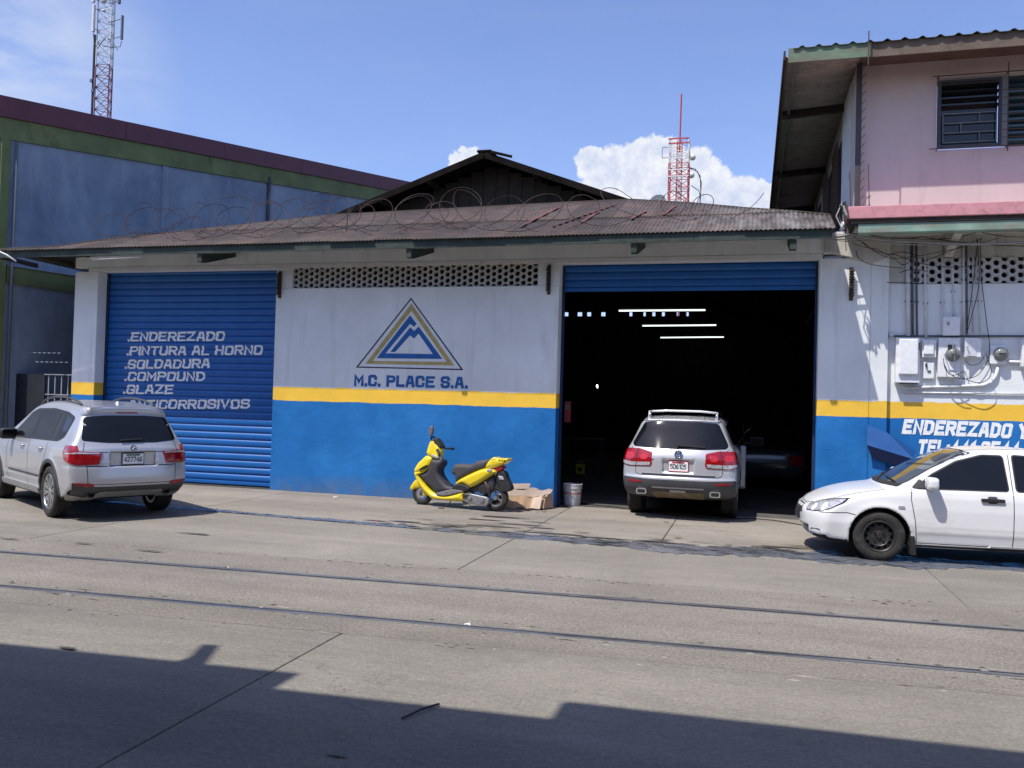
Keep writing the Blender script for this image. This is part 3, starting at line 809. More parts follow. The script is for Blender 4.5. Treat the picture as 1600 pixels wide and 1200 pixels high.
def corr_sheet(x0, x1, y0f, y1f, zf, lift, m, name, parent, samp=6, rows=3, thick=.004):
    mb = MB(); n = int(round((x1 - x0) / PW_ * samp)); rows = rows
    for i in range(n + 1):
        x = x0 + (x1 - x0) * i / n; a = AMP * math.sin(2 * math.pi * x / PW_)
        ya, yb = y0f(x), y1f(x)
        for r in range(rows + 1):
            y = ya + (yb - ya) * r / rows
            mb.v.append((x, y, zf(y) + a + lift))
    k = rows + 1
    for i in range(n):
        for r in range(rows): mb.f.append((i * k + r, (i + 1) * k + r, (i + 1) * k + r + 1, i * k + r + 1)); mb.m.append(0)
    o = mb.build(name, m, parent, smooth=True, fixn=False)
    s = o.modifiers.new('t', 'SOLIDIFY'); s.thickness = thick; s.offset = -1
    return o
x = -15.1; k = 0
while x < 1.16:
    w = 11 * PW_; x1 = min(x + w + PW_, 1.17)
    front_over = rnd.uniform(-.02, .02); split = EY + 1.35 + (.03 if k % 2 else 0)
    if max(backY(x), backY(x1)) > split + .35:
        corr_sheet(x, x1, lambda q: EY - front_over, lambda q: min(backY(q), split + .12), roof_z, .002 * (k % 2), ROOFM, 'roof_sheet', shop)
        corr_sheet(x, x1, lambda q: min(split, backY(q) - .01), lambda q: backY(q), roof_z, .012 + .002 * (k % 2), ROOFM, 'roof_sheet', shop)
    else:
        corr_sheet(x, x1, lambda q: EY - front_over, backY, roof_z, .002 * (k % 2), ROOFM, 'roof_sheet', shop)
    x += w; k += 1
# red oxide patch strips lying across the upper right of the roof
for (a, b) in (((812, 357), (876, 325)), ((862, 356), (962, 322)), ((1037, 338), (1055, 324)), ((908, 350), (935, 334)), ((985, 345), (1010, 332))):
    A, B = roof_pt(*a), roof_pt(*b); A.z += .034; B.z += .034
    MB().bar(A, B, .055, .006).build('red_patch_strip', REDOX, shop)
# ridge capping along the hips
hp = [Vector((p.x, backY(p.x), roof_z(backY(p.x)) + .012)) for p in hipL]
MB().tube([(p.x, p.y + .02, p.z) for p in hp], .022, 6).build('hip_capping', WOODDK, shop)
# unseen near-flat planes added behind the hips to keep wall and alley shaded
bk = MB(); q = [Vector((p.x, p.y + .03, p.z - .02)) for p in hp]
for a, b in zip(q, q[1:]):
    bk.add([a, b, (b.x, b.y + (11 if a.x < -9.6 else 4.2), b.z - .15), (a.x, a.y + (11 if a.x < -9.6 else 4.2), a.z - .15)], [(0, 1, 2, 3)])
bk.build('hidden_shade_plane', DKGREEN, shop)
box('roof_deck', WOODDK, -17.3, 1.15, FY - .05, 18.4, 4.52, 4.56, shop) if False else None
dk = MB().box(-13.7, 1.15, FY + .28, 18.4, 4.44, 4.47); dk.build('light_leak_panel', SHADOWBLACK, shop)  # unseen panel added to stop light leaking in behind the front roof
# eave board, purlin, rafters and brackets
box('eave_board', DKGREEN, -15.1, 1.12, EY + .045, EY + .075, EZ - .145, EZ - .012, shop)
box('purlin', WOODDK, -11.0, 1.05, EY + .40, EY + .45, roof_z(EY + .4) - .10, roof_z(EY + .4) - .02, shop)
xx = -14.9
while xx < 1.1:
    bz = min(roof_z(FY + .2), roof_z(backY(xx))) - .10
    MB().bar((xx, EY + .08, roof_z(EY + .08) - .075), (xx, FY + .2, bz), .05, .09).build('rafter', WOODDK, shop); xx += .92
for X in (-9.92, -5.74, -1.86, .57):
    mb = MB().prism([(EY + .08, EZ - .147), (EY + .08, EZ - .30), (EY + .22, EZ - .30), (FY, EZ - .03), (FY, EZ + .05)], X - .05, X + .05, 'yz')
    mb.build('eave_bracket', DKGREEN, shop, bevel=.006)
# side and back walls of the hall with its clerestory holes, pitched main roof, open dark gable
YB = 33.0
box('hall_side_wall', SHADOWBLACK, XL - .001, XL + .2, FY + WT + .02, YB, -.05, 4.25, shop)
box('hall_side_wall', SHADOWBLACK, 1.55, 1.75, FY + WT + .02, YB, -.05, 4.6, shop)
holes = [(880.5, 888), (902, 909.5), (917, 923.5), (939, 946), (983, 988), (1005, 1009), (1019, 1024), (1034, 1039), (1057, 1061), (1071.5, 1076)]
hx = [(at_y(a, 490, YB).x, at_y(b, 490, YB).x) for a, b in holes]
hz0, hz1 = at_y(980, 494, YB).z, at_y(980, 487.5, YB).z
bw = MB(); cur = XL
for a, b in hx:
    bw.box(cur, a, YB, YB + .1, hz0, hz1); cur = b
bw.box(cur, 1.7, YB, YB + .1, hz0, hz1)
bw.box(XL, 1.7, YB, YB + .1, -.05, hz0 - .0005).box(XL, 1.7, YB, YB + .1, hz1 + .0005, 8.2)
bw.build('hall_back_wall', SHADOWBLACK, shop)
GY = 17.9
pk = at_y(757, 237, GY - .7); fl = at_y(525, 334, GY - .7); fr = at_y(988, 313, GY - .7)
sl_l = (pk.z - fl.z) / (pk.x - fl.x); sl_r = (pk.z - fr.z) / (fr.x - pk.x)
MAINROOF = mat('dark_main_roof', (.013, .010, .009), .95, spec=.05, var=.4, vs=3, dirt=.4, dcol=(.02, .016, .014), ds=3)
def gable_plane(side, name):
    xe = -13.9 if side < 0 else 1.6; sl = sl_l if side < 0 else sl_r
    ze = pk.z - sl * abs(xe - pk.x)
    return MB().add([(pk.x, GY - .7, pk.z), (xe, GY - .7, ze), (xe, YB + .6, ze), (pk.x, YB + .6, pk.z),
                     (pk.x, GY - .7, pk.z - .05), (xe, GY - .7, ze - .05), (xe, YB + .6, ze - .05), (pk.x, YB + .6, pk.z - .05)],
                    [(0, 1, 2, 3), (4, 7, 6, 5), (0, 4, 5, 1), (1, 5, 6, 2), (2, 6, 7, 3), (3, 7, 4, 0)])
g = MB(); gable_plane(-1, ''); 
for sd_ in (-1, 1):
    mb = MB(); xe = -13.9 if sd_ < 0 else 1.6; sl = sl_l if sd_ < 0 else sl_r; ze = pk.z - sl * abs(xe - pk.x)
    mb.add([(pk.x, GY - .7, pk.z), (xe, GY - .7, ze), (xe, YB + .6, ze), (pk.x, YB + .6, pk.z),
            (pk.x, GY - .7, pk.z - .04), (xe, GY - .7, ze - .04), (xe, YB + .6, ze - .04), (pk.x, YB + .6, pk.z - .04)],
           [(0, 1, 2, 3), (4, 7, 6, 5), (0, 4, 5, 1), (1, 5, 6, 2), (2, 6, 7, 3), (3, 7, 4, 0)])
    mb.build('main_roof_slope', MAINROOF, shop)
    # barge board
    MB().bar((pk.x, GY - .72, pk.z - .07), (xe, GY - .72, ze - .07), .03, .13).build('barge_board', MAINROOF, shop)
    for f in (.28, .52, .76):
        X = pk.x + (xe - pk.x) * f * .55; zz = pk.z - sl * abs(X - pk.x)
        MB().bar((X, GY - .7, zz - .10), (X, GY + .05, zz - .10), .07, .10).build('purlin_end', WOODDK, shop)
box('ridge_cap', MAINROOF, pk.x - .16, pk.x + .16, GY - .75, YB + .6, pk.z - .01, pk.z + .03, shop, bevel=.01)
# uneven strip of loose sheet near the ridge, as on the photograph
MB().bar((pk.x + .15, GY - .74, pk.z - .02), (pk.x + .62, GY - .74, pk.z - .15), .05, .05).build('loose_flashing', MAINROOF, shop)
gb = pk.x - 7.5
nb = 46
for i in range(nb):
    a = -12.6 + i * (13.6) / nb; b = a + 13.6 / nb - .012; c = (a + b) / 2
    sl = sl_l if c < pk.x else sl_r
    zt = min(pk.z - sl * abs(a - pk.x), pk.z - sl * abs(b - pk.x)) - .05
    if zt > 4.55:
        MB().box(a, b, GY + rnd.uniform(0, .012), GY + .04, 4.45, zt).build('gable_board', WOODDK, shop)
# small white square on the doorway jamb and interior things
LAMP = mat('lit_tube', (.9, .95, .9), .4, emit=((.86, 1.0, .92), 1.5))
for i, (xa, xb, y, Y) in enumerate(((967, 1102, 485, 23.2), (1004, 1119, 508.5, 27.1), (1032, 1131, 527, 31.6))):
    A = at_y(xa, y + .5, Y); B = at_y(xb, y - .5, Y)
    t = thing('fluorescent_lamp', ['highest and longest of the three lit fluorescent tubes inside the workshop', 'middle one of the three lit fluorescent tubes inside the workshop', 'lowest and farthest of the three lit fluorescent tubes inside the workshop'][i],
              'ceiling lamp', A, group='lit tubes in the workshop')
    MB().tube([A, B], .022, 8).build('tube', LAMP, t)
    MB().box(A.x - .03, B.x + .03, Y - .06, Y + .06, A.z + .05, A.z + .10).build('fitting', SHADOWBLACK, t)
bu = at_y(933, 604, 29)
t = thing('bare_bulb', 'small bare lit bulb hanging in the dark left part of the workshop', 'bulb', bu)
MB().lathe([(0, -.05), (.022, -.03), (.028, 0), (.02, .04), (.010, .07), (0, .07)], 12, c=bu).build('bulb', mat('lit_bulb', (1, 1, .95), emit=((1, .98, .85), 12)), t, smooth=True)
MB().tube([bu + Vector((0, 0, .07)), bu + Vector((0, 0, 2.8))], .006, 5).build('flex', CABLE, t)
# unlit tube fitting under the left eave
A = at_y(142, 402.5, EY + .14); B = at_y(224, 398.5, EY + .14)
t = thing('eave_light', 'long unlit white tube light under the left end of the eaves', 'lamp', A)
MB().bar(A, B, .05, .035).build('fitting', LB, t, bevel=.005)
MB().tube([A + Vector((.05, -.01, -.035)), B + Vector((-.05, -.01, -.035))], .016, 8).build('tube', mat('unlit_tube', (.75, .75, .73), .4), t, smooth=True)
for q_ in (A, B): MB().bar(q_ + Vector((0, 0, .02)), q_ + Vector((0, .1, .16)), .02).build('hanger', RUST, t)
# insulator racks bolted to the wall
def rack(px, y0, y1, label):
    a = at_y(px, y0, FY); b = at_y(px, y1, FY); c = (a + b) / 2
    t = thing('insulator_rack', label, 'insulator rack', (c.x, FY, b.z), group='rusty insulator racks on the wall')
    h = a.z - b.z
    MB().box(-.03, .03, -.012, 0, -.05, h + .05).build('back_plate', RUST, t, local=True)
    n = 5
    for i in range(n):
        z = h * (i + .5) / n
        MB().lathe([(.012, -.035), (.040, -.033), (.042, -.012), (.024, -.004), (.024, .008), (.042, .014), (.038, .032), (.012, .034)], 10, c=(.0, -.075, z)).build('insulator', WOODDK, t, local=True, smooth=True)
        MB().bar((-.0, -.01, z + .04), (0, -.1, z + .04), .02, .008).build('bracket', RUST, t, local=True)
    MB().tube([(0, -.075, -.03), (0, -.075, h + .03)], .008, 6).build('pin', RUST, t, local=True)
rack(438, 428, 462, 'rusty insulator rack beside the top right corner of the closed blue shutter')
rack(858, 418, 456, 'rusty insulator rack at the top left of the open doorway')
rack(1330, 423, 465, 'rusty insulator rack on the white pier right of the open doorway')
# razor wire coils along the roof
def coil():
    t = thing('razor_wire', 'tangled rusty coils of razor wire along the front of the workshop roof', 'razor wire', (-6, EY + .7, 5))
    bb = MB()
    for (x0, x1, turns, ph, n) in ((-12.7, -.4, 19, 0, 2200), (-12.2, -4.6, 12, 2.1, 1400)):
        mb = MB(); pts = []; rr_ = random.Random(int(ph * 10) + 3); W_ = [rr_.uniform(.6, 1.3) for _ in range(60)]
        for i in range(n):
            f = i / n; x = x0 + (x1 - x0) * f; a = 2 * math.pi * turns * f + .9 * math.sin(f * 19 + ph) + .5 * math.sin(f * 53 + ph)
            k = f * 40; j = int(k); wv = W_[j] * (1 - k + j) + W_[j + 1] * (k - j)
            r = .36 * wv; lean = .42 * math.sin(f * 27 + ph * 3)
            cy = EY + .85 + .3 * math.sin(f * 7 + ph); cz = roof_z(cy) + r * .86 - .02 + .06 * math.sin(f * 23)
            pts.append(Vector((x + r * (1.1 * math.cos(a) + lean * math.sin(a)), cy + r * .7 * math.sin(a + .6) * (1 + .4 * math.sin(f * 37)), cz + r * .95 * math.sin(a))))
        mb.tube(pts, .0062, 4); mb.build('coil', RUSTDK, t)
        for i in range(8, n - 2, 8):
            p = pts[i]; d = (pts[i + 1] - pts[i - 1]).normalized(); u = d.cross(Vector((rnd.random(), rnd.random(), rnd.random()))).normalized()
            bb.bar(p - u * .018, p + u * .018, .006, .003)
    bb.build('barbs', RUSTDK, t, kind='stuff')
    for X in (-7.3,):
        MB().tube([(X, EY + .8, roof_z(EY + .8)), (X + .02, EY + .8, roof_z(EY + .8) + .42)], .010, 5).build('stake', RUSTDK, t)
RUSTDK = mat('dark_rusty_wire', (.045, .022, .022), .8, var=.3)
coil()

# ------------------------------------------------------------------ left neighbour
LA = R(12); LN = Vector((math.cos(LA), -math.sin(LA), 0)); LD = Vector((math.sin(LA), math.cos(LA), 0))
LP0 = Vector((at_y(8, 400, FY).x, FY, 0))
def lw(px, py, off=0.): return on_plane(px, py, LP0 + LN * off, LN)
leftb = thing('warehouse_building', 'tall grey-blue rendered warehouse with maroon roof edge and green trim at the left', 'building', tuple(LP0))
def lmat():
    m, N, L, b = base('stained_blue_grey_render')
    g = N.new('ShaderNodeNewGeometry'); co = g.outputs['Position']
    c = ramp(N, L, noise_n(N, L, co, .5, 9, .68, .3), .3, .72, (.135, .185, .27, 1), (.325, .385, .47, 1))
    st = ramp(N, L, noise_n(N, L, co, 2.2, 8, .65, .2, (1.5, 1.5, .3)), .48, .75)
    c = mixc(N, L, mth(N, L, 'MULTIPLY', st, .35), c, (.42, .48, .55, 1))
    br = ramp(N, L, noise_n(N, L, co, 1.3, 8, .7, .3, (1, 1, .7)), .60, .74)
    c = mixc(N, L, mth(N, L, 'MULTIPLY', br, .6), c, (.25, .20, .14, 1))
    L.new(c, b.inputs['Base Color']); b.inputs['Roughness'].default_value = .85
    bumpn(N, L, b, noise_n(N, L, co, 12, 8, .7), .3, .02); return m
LREND = lmat()
LGREEN = mat('lime_green_trim', (.15, .18, .065), .7, var=.25, vs=1.5, dirt=.25, dcol=(.08, .06, .03), ds=2.5, stretch=(1, 1, .5))
MAROON = mat('maroon_fascia', (.125, .028, .045), .55, var=.15, vs=2, dirt=.15, dcol=(.05, .02, .02), ds=2)
tA, tB = lw(0, 152), lw(648, 288)
def lpt(s, z): return LP0 + LD * s + Vector((0, 0, z))
sA = (tA - LP0).dot(LD); sB = (tB - LP0).dot(LD)
def ztop(s): return tA.z + (tB.z - tA.z) * (s - sA) / (sB - sA)
s0, s1 = -.25, sB
def band(name, zo0, zo1, proud, m, sa=s0, sb=s1, thick=.12, zf=None, zf2=None):
    mb = MB(); P = []
    for s_, zz in ((sa, 0), (sb, 0)):
        for zf_, o in ((zo0, 0), (zo1, 0)):
            z = (ztop(s_) + zf_)
            P.append((s_, z))
    v = []
    for off in (proud, proud - thick):
        for (s_, z) in P: q = lpt(s_, z) + LN * off; v.append(tuple(q))
    mb.add(v, [(0, 1, 3, 2), (4, 6, 7, 5), (0, 4, 5, 1), (2, 3, 7, 6), (0, 2, 6, 4), (1, 5, 7, 3)])
    return mb.build(name, m, leftb)
# joints in the maroon flashing: lengths of about 4 m
ns = 5
for i in range(ns):
    a = s0 - .1 + (s1 - s0 + .1) * i / ns; b = s0 - .1 + (s1 - s0 + .1) * (i + 1) / ns - .012
    band('roof_flashing', -.42, .03, .10 + .003 * (i % 2), MAROON, a, b, thick=.2)
band('green_beam', -.88, -.425, .05, LGREEN)
wl = MB()
v = []
for (s_, zf_) in ((s0, 0), (s1, 0)):
    for z in (-.05, ztop(s_) - .6):
        v.append(tuple(lpt(s_, z)))
for (s_, zf_) in ((s0, 0), (s1, 0)):
    for z in (-.05, ztop(s_) - .6):
        v.append(tuple(lpt(s_, z) - LN * .25))
wl.add(v, [(0, 1, 3, 2), (4, 6, 7, 5), (0, 4, 5, 1), (2, 3, 7, 6), (0, 2, 6, 4), (1, 5, 7, 3)])
wl.build('side_wall', LREND, leftb)
# green corner column, lower green beam, grey downpipe, front wall beyond the frame
def lbox(name, m, sa, sb, z0, z1, o0, o1, bevel=0):
    mb = MB(); v = []
    for o in (o0, o1):
        for (s_, z) in ((sa, z0), (sb, z0), (sb, z1), (sa, z1)): v.append(tuple(lpt(s_, z) + LN * o))
    mb.add(v, [(0, 1, 2, 3), (4, 7, 6, 5), (0, 4, 5, 1), (1, 5, 6, 2), (2, 6, 7, 3), (3, 7, 4, 0)])
    return mb.build(name, m, leftb, bevel=bevel)
lbox('corner_column', LGREEN, -.20, .0, -.05, ztop(0) - .88, -.3, .06, bevel=.01)
zb = lw(20, 413).z; zb2 = lw(112, 432).z
lbox('lower_green_beam', LGREEN, .03, 9, zb - .42, zb - .06, -.05, .05)
lbox('flashing_strip', GALV, .03, 9, zb - .055, zb - .03, .0, .09)
pp = [lpt(.10, z) + LN * .09 for z in (0, 2.9, 3.0, ztop(0) - .9)]
MB().tube(pp, .035, 8).build('downpipe', mat('grey_pipe', (.10, .11, .13), .5), leftb, smooth=True)
c0, c1 = lw(419, 277), lw(420, 347)
sc_ = (c0 - LP0).dot(LD)
MB().tube([lpt(sc_, c0.z) + LN * .05, lpt(sc_, c1.z - 1) + LN * .05], .05, 8).build('wall_conduit', mat('grey_conduit', (.05, .055, .065), .6), leftb, smooth=True)
sc_ = (lw(258, 300) - LP0).dot(LD)
for i, sx in enumerate((sc_,)):
    lbox('wall_pilaster', LREND, sx - .12, sx + .12, 4.5, ztop(sx) - .9, 0, .035)
# corner post lit from the street: front wall of the warehouse
fb = MB(); q0 = LP0 + LD * -.3
fb.box(-30, q0.x - .0, q0.y, q0.y + .25, -.05, ztop(0) - .9)
fb.build('front_wall', LREND, leftb)
rf = MB(); e = ztop(s0); e1 = ztop(s1)
a_ = lpt(s0 - .1, e - .02) ; b_ = lpt(s1, e1 - .02)
rf.add([tuple(a_), tuple(b_), (b_.x - 14, b_.y, b_.z + .8), (a_.x - 14, a_.y, a_.z + .8)], [(0, 1, 2, 3)])
rf.build('roof', MAROON, leftb)
box('white_corner_cap', GALV, q0.x - .25, q0.x + .02, q0.y - .05, q0.y + .1, ztop(0) - .42, ztop(0) + .02, leftb)
# low gate across the alley, with pale bars towards the shop
gate = thing('alley_gate', 'dark metal gate with pale bars closing the alley left of the workshop', 'gate', (-14.6, FY + .35, 0))
GD = mat('dark_gate_sheet', (.014, .017, .025), .6, var=.3, vs=4)
GB = mat('pale_gate_bar', (.28, .30, .33), .5, var=.2)
box('gate_sheet', GD, -15.55, -14.72, FY + .34, FY + .37, .05, 2.15, gate)
for i in range(6):
    X = -14.62 + i * .17
    MB().bar((X, FY + .35, .05), (X, FY + .35, 2.15), .022).build('bar', GB, gate)
for z, xa in ((2.15, -14.72), (1.72, -14.68), (.15, -14.7)):
    MB().bar((xa, FY + .33, z), (-13.74, FY + .33, z), .03, .02).build('rail', GB, gate)
for k, (z, xa, xb) in enumerate(((2.42, -15.0, -14.1), (2.62, -15.25, -14.35))):
    for j in range(7):
        a = xa + (xb - xa) * j / 7
        MB().bar((a, FY + .36 + .05 * k, z), (a + .08, FY + .36 + .05 * k, z), .014).build('spike_bar', GB, gate)
dkw = box('alley_back_wall', GD, -16.5, -13.72, 24, 24.1, -.05, 4.6, leftb)
# wire with white loop at far left under the eaves
MB().tube([at_y(-30, 380, 13.2), at_y(10, 398, 13.3), at_y(25, 408, 13.3)], .018, 6).build('service_cable', mat('white_cable', (.6, .6, .58), .5), None, smooth=True, label='thick pale cable running off the left end of the eaves', cat='cable')
# ------------------------------------------------------------------ pink neighbour on the right
pink = thing('pink_building', 'two-storey pink house with louvred window, concrete ledge and corrugated hipped roof', 'building', (4, FY, 0))
def pinkmat():
    m, N, L, b = base('pink_render')
    g = N.new('ShaderNodeNewGeometry'); co = g.outputs['Position']
    c = ramp(N, L, noise_n(N, L, co, .8, 8, .65), .3, .7, (.52, .42, .40, 1), (.60, .495, .47, 1))
    st = ramp(N, L, noise_n(N, L, co, 2.4, 8, .65, .2, (2.5, 2.5, .3)), .5, .8)
    c = mixc(N, L, mth(N, L, 'MULTIPLY', st, .45), c, (.33, .27, .25, 1))
    L.new(c, b.inputs['Base Color']); b.inputs['Roughness'].default_value = .8
    bumpn(N, L, b, noise_n(N, L, co, 40, 6, .7), .25, .01); return m
PINK = pinkmat()
PINK2 = mat('faded_rose_ledge', (.56, .25, .27), .8, var=.18, vs=3, dirt=.3, dcol=(.16, .10, .09), ds=7, bump=.2)
GREENB = mat('peeling_green_beam', (.20, .30, .235), .8, var=.25, vs=3, dirt=.5, dcol=(.22, .17, .13), ds=4, stretch=(.5, 1, 2))
SIDEW = mat('beige_side_wall', (.42, .37, .33), .85, var=.2, vs=1.5, dirt=.3)
WHITEP = mat('white_pilaster', (.62, .62, .60), .75, var=.1, dirt=.15)
CX = 1.55
# ground floor: painted like the workshop, set back a little; a slightly proud strip beside the pier
box('ground_floor_wall', FACADE, 2.085, 12.5, FY + .10, FY + .36, -.05, 3.885, pink)
gw = MB().box(2.085, 2.33, FY + .10, FY + .36, 3.8855, 4.9).box(2.33, 12.5, FY + .10, FY + .36, 4.295, 4.9)
gw.build('upper_wall_band', CREAM, pink)
box('corner_strip', FACADE, XR + .0006, 2.083, FY - .0006, FY + .3, -.05, 4.7, pink)
vent(pink, 2.33, 12.5 - .37, 3.887, 4.294, 86, .127, .0445, FY + .075)
box('vent_shade_sheet', SHADOWBLACK, 2.3, 12.5, FY + .30, FY + .34, 3.86, 4.33, pink)  # black sheet standing in for the dark behind these holes too
ptx = wall_text('ENDEREZADO Y P', 1409, 679, 1632, 689, .265, pink, PAINTWHITE, Y=FY + .10, w=2.0, shear=.2)
ptx2 = wall_text('TEL:441 0544', 1433, 711, 1592, 716, .265, pink, PAINTWHITE, Y=FY + .10, w=2.0, shear=.2)
# upper floor
up = MB()
up.box(CX, 2.74, FY + .02, FY + .27, 4.95, 7.6).box(2.74, 12.5, FY + .02, FY + .27, 7.11, 7.6).box(2.74, 12.5, FY + .02, FY + .27, 4.95, 6.0).box(5.2, 12.5, FY + .02, FY + .27, 6.0005, 7.109)
up.build('upper_wall', PINK, pink)
sw = box('upper_side_wall', SIDEW, CX, CX + .2, FY + .271, 27, 4.4, 7.55, pink)
box('white_pilaster', WHITEP, CX - .03, CX - .001, FY + .55, FY + 2.0, 4.6, 7.4, pink)
box('pink_corner_return', PINK, CX - .015, CX - .001, FY + .02, FY + .54, 4.95, 7.4, pink)
# side windows with bent bar grilles
for (ya, yb) in ((FY + 2.3, FY + 3.4), (FY + 4.4, FY + 5.6), (FY + 7.2, FY + 8.4)):
    w_ = box('side_window', SHADOWBLACK, CX - .02, CX - .002, ya, yb, 5.3, 6.9, pink)
    gr = MB()
    for k in range(6):
        y = ya + (yb - ya) * k / 5
        gr.bar((CX - .08, y, 5.3), (CX - .08, y, 6.9), .018)
    for k in range(5): gr.bar((CX - .08, ya, 5.3 + .4 * k), (CX - .08, yb, 5.3 + .4 * k), .018)
    o = gr.build('grille', RUST, pink); 
# ledge slab and beam
LY = FY - .85
def ledge():
    box('ledge_slab', PINK2, 1.37, 12.6, LY, FY + .02, 4.765, 4.955, pink, bevel=.01)
    box('ledge_dark_board', WOODDK, 1.40, 12.6, LY + .03, FY + .04, 4.700, 4.762, pink)  # thin dark board under the slab
    box('green_beam', GREENB, 1.52, 12.6, LY + .05, LY + .22, 4.545, 4.699, pink, bevel=.015)
    box('ledge_soffit', CREAM, 1.5, 12.6, LY + .221, FY + .10, 4.655, 4.698, pink)
    for X in (2.95, 4.8, 6.6, 8.5):
        MB().prism([(LY + .23, 4.65), (FY + .04, 4.65), (FY + .04, 4.30), (FY - .1, 4.38), (LY + .25, 4.54)], X - .06, X + .06, 'yz').build('ledge_bracket', CREAM, pink)
ledge()
# roof: bold fibre-cement waves at the front, fine zinc under the left overhang
RY = FY - .84
FIB = mat('grey_green_fibre_sheet', (.10, .13, .11), .85, var=.3, vs=3, dirt=.4, dcol=(.06, .05, .045), ds=5)
FASC = mat('peeling_green_fascia', (.13, .19, .125), .8, var=.25, vs=3, dirt=.55, dcol=(.16, .12, .09), ds=4, stretch=(.5, 1, 2))
FASC2 = mat('brown_fascia', (.13, .095, .07), .8, var=.25, vs=3, dirt=.4, dcol=(.05, .04, .03), ds=4)
XE = .40
def pz_(y): return 7.47 + (y - RY) * .30
x = XE; 
def bold(x0, x1, name, m):
    mb = MB(); n = int((x1 - x0) / .018); 
    for i in range(n + 1):
        xx_ = x0 + (x1 - x0) * i / n; a = .036 * max(0, math.sin(2 * math.pi * (xx_ - .1) / .245)) ** 1.5
        for yy in (RY - .03, RY + 1.2, RY + 3.5): 
            mb.v.append((xx_, yy, min(pz_(yy), 7.47 + .02 + max(0, (xx_ - XE)) * .34 + .02) + a))
    for i in range(n):
        for r in range(2): mb.f.append((i * 3 + r, i * 3 + 3 + r, i * 3 + 4 + r, i * 3 + 1 + r)); mb.m.append(0)
    o = mb.build(name, m, pink, smooth=True, fixn=False); s_ = o.modifiers.new('t', 'SOLIDIFY'); s_.thickness = .007; s_.offset = -1
sx = XE + .12
while sx < 12:
    bold(sx, sx + .98, 'fibre_sheet', FIB); sx += .98
box('front_fascia_end', FASC, XE + .05, 1.66, RY, RY + .03, 7.25, 7.475, pink)
box('front_fascia', FASC2, 1.662, 12.5, RY + .02, RY + .04, 7.248, 7.472, pink)
box('front_soffit', mat('brown_soffit', (.10, .07, .055), .9, var=.3), 1.56, 12.5, RY + .05, FY + .02, 7.43, 7.445, pink)
# left overhang seen from beneath: zinc sheets corrugated across
ZB = mat('zinc_underside', (.36, .32, .28), .7, .2, var=.3, vs=2, dirt=.4, dcol=(.10, .07, .05), ds=2)
def under(y0, y1):
    mb = MB(); pw = .105; n = int((y1 - y0) / pw * 6)
    for i in range(n + 1):
        y = y0 + (y1 - y0) * i / n; a = .020 * math.sin(2 * math.pi * y / pw)
        for xx_ in (XE, 1.0, CX + .1): mb.v.append((xx_, y, 7.37 + (xx_ - XE) * .07 + a))
    for i in range(n):
        for r in range(2): mb.f.append((i * 3 + r, i * 3 + 1 + r, i * 3 + 4 + r, i * 3 + 3 + r)); mb.m.append(0)
    o = mb.build('overhang_sheet', ZB, pink, smooth=True, fixn=False); s_ = o.modifiers.new('t', 'SOLIDIFY'); s_.thickness = .004
y = RY + .06
while y < 26: under(y, min(y + .90, 27)); y += .84
for Y in (16.5, 20.7, 24.6):
    MB().bar((XE + .05, Y, 7.29), (CX, Y, 7.29 + .07), .09, .14).build('outrigger', WOODDK, pink)
box('overhang_edge_board', WOODDK, XE - .02, XE + .01, RY, 27, 7.30, 7.44, pink)
MB().tube([(XE + .16, RY + .1, 7.30), (XE + .16, 26.5, 7.30)], .022, 6).build('edge_pipe', GALV, pink)
# spiked post at the corner
spk = thing('spiked_pipe', 'dark vertical pipe with anti-climb spikes at the corner of the pink house', 'pipe', (CX + .02, FY - .12, 4.95))
MB().bar((CX + .02, FY - .13, 4.96), (CX + .02, FY - .13, 7.45), .085, .05).build('pipe', mat('dark_grey_pipe', (.045, .045, .05), .6), spk, bevel=.01)
MB().tube([(CX + .06, FY - .9, 7.1), (CX + .06, FY - .9, 7.62)], .010, 6).build('rod', RUST, spk)
for k in range(17):
    z = 5.08 + k * .14
    MB().bar((CX + .06, FY - .15, z), (CX + .115, FY - .16, z + .06), .009).build('spike', RUST, spk)
# shading bars: fence of rods standing on the ledge near the corner
lf = thing('ledge_bars', 'row of thin rusty rods standing on the ledge at the pink corner', 'bars', (1.9, LY + .1, 4.955))
for k in range(7):
    MB().tube([(1.44 + .13 * k, LY + .30 - .02 * k, 4.95), (1.40 + .135 * k, LY + .26 - .02 * k, 5.55 + .05 * (k % 3))], .008, 5).build('rod', RUST, lf) if k < 3 else None
# the louvred window: frame, blades, inner grille, second light, outer rods
win = MB()
wx0, wx1, wz0, wz1 = 2.75, 3.66, 6.02, 7.10
WFR = mat('dark_window_frame', (.035, .037, .042), .5, var=.2)
WGL = mat('window_dark', (.012, .013, .014), .12, var=.3)
BLG = mat('blue_green_glass', (.035, .075, .085), .12, var=.2, spec=.7)
fr = MB().box(wx0, wx1, FY - .01, FY + .05, wz0, wz0 + .05).box(wx0, wx1, FY - .01, FY + .05, wz1 - .04, wz1).box(wx0, wx0 + .05, FY - .0095, FY + .05, wz0 + .0505, wz1 - .0405).box(wx1 - .04, wx1, FY - .0095, FY + .05, wz0 + .0505, wz1 - .0405)
fr.build('window_frame', WFR, pink)
box('window_pane', WGL, wx0 + .05, wx1 - .04, FY + .10, FY + .12, wz0 + .05, wz1 - .04, pink)
for k in range(9):
    z = wz1 - .10 - k * .108
    if z > wz0 + .62:
        MB().bar((wx0 + .05, FY + .05, z), (wx1 - .04, FY + .05, z), .09, .008, up=(0, .5, 1)).build('louvre_blade', WGL, pink)
ig = MB(); gx0, gx1, gz0, gz1 = wx0 + .09, wx1 - .06, wz0 + .10, wz0 + .56
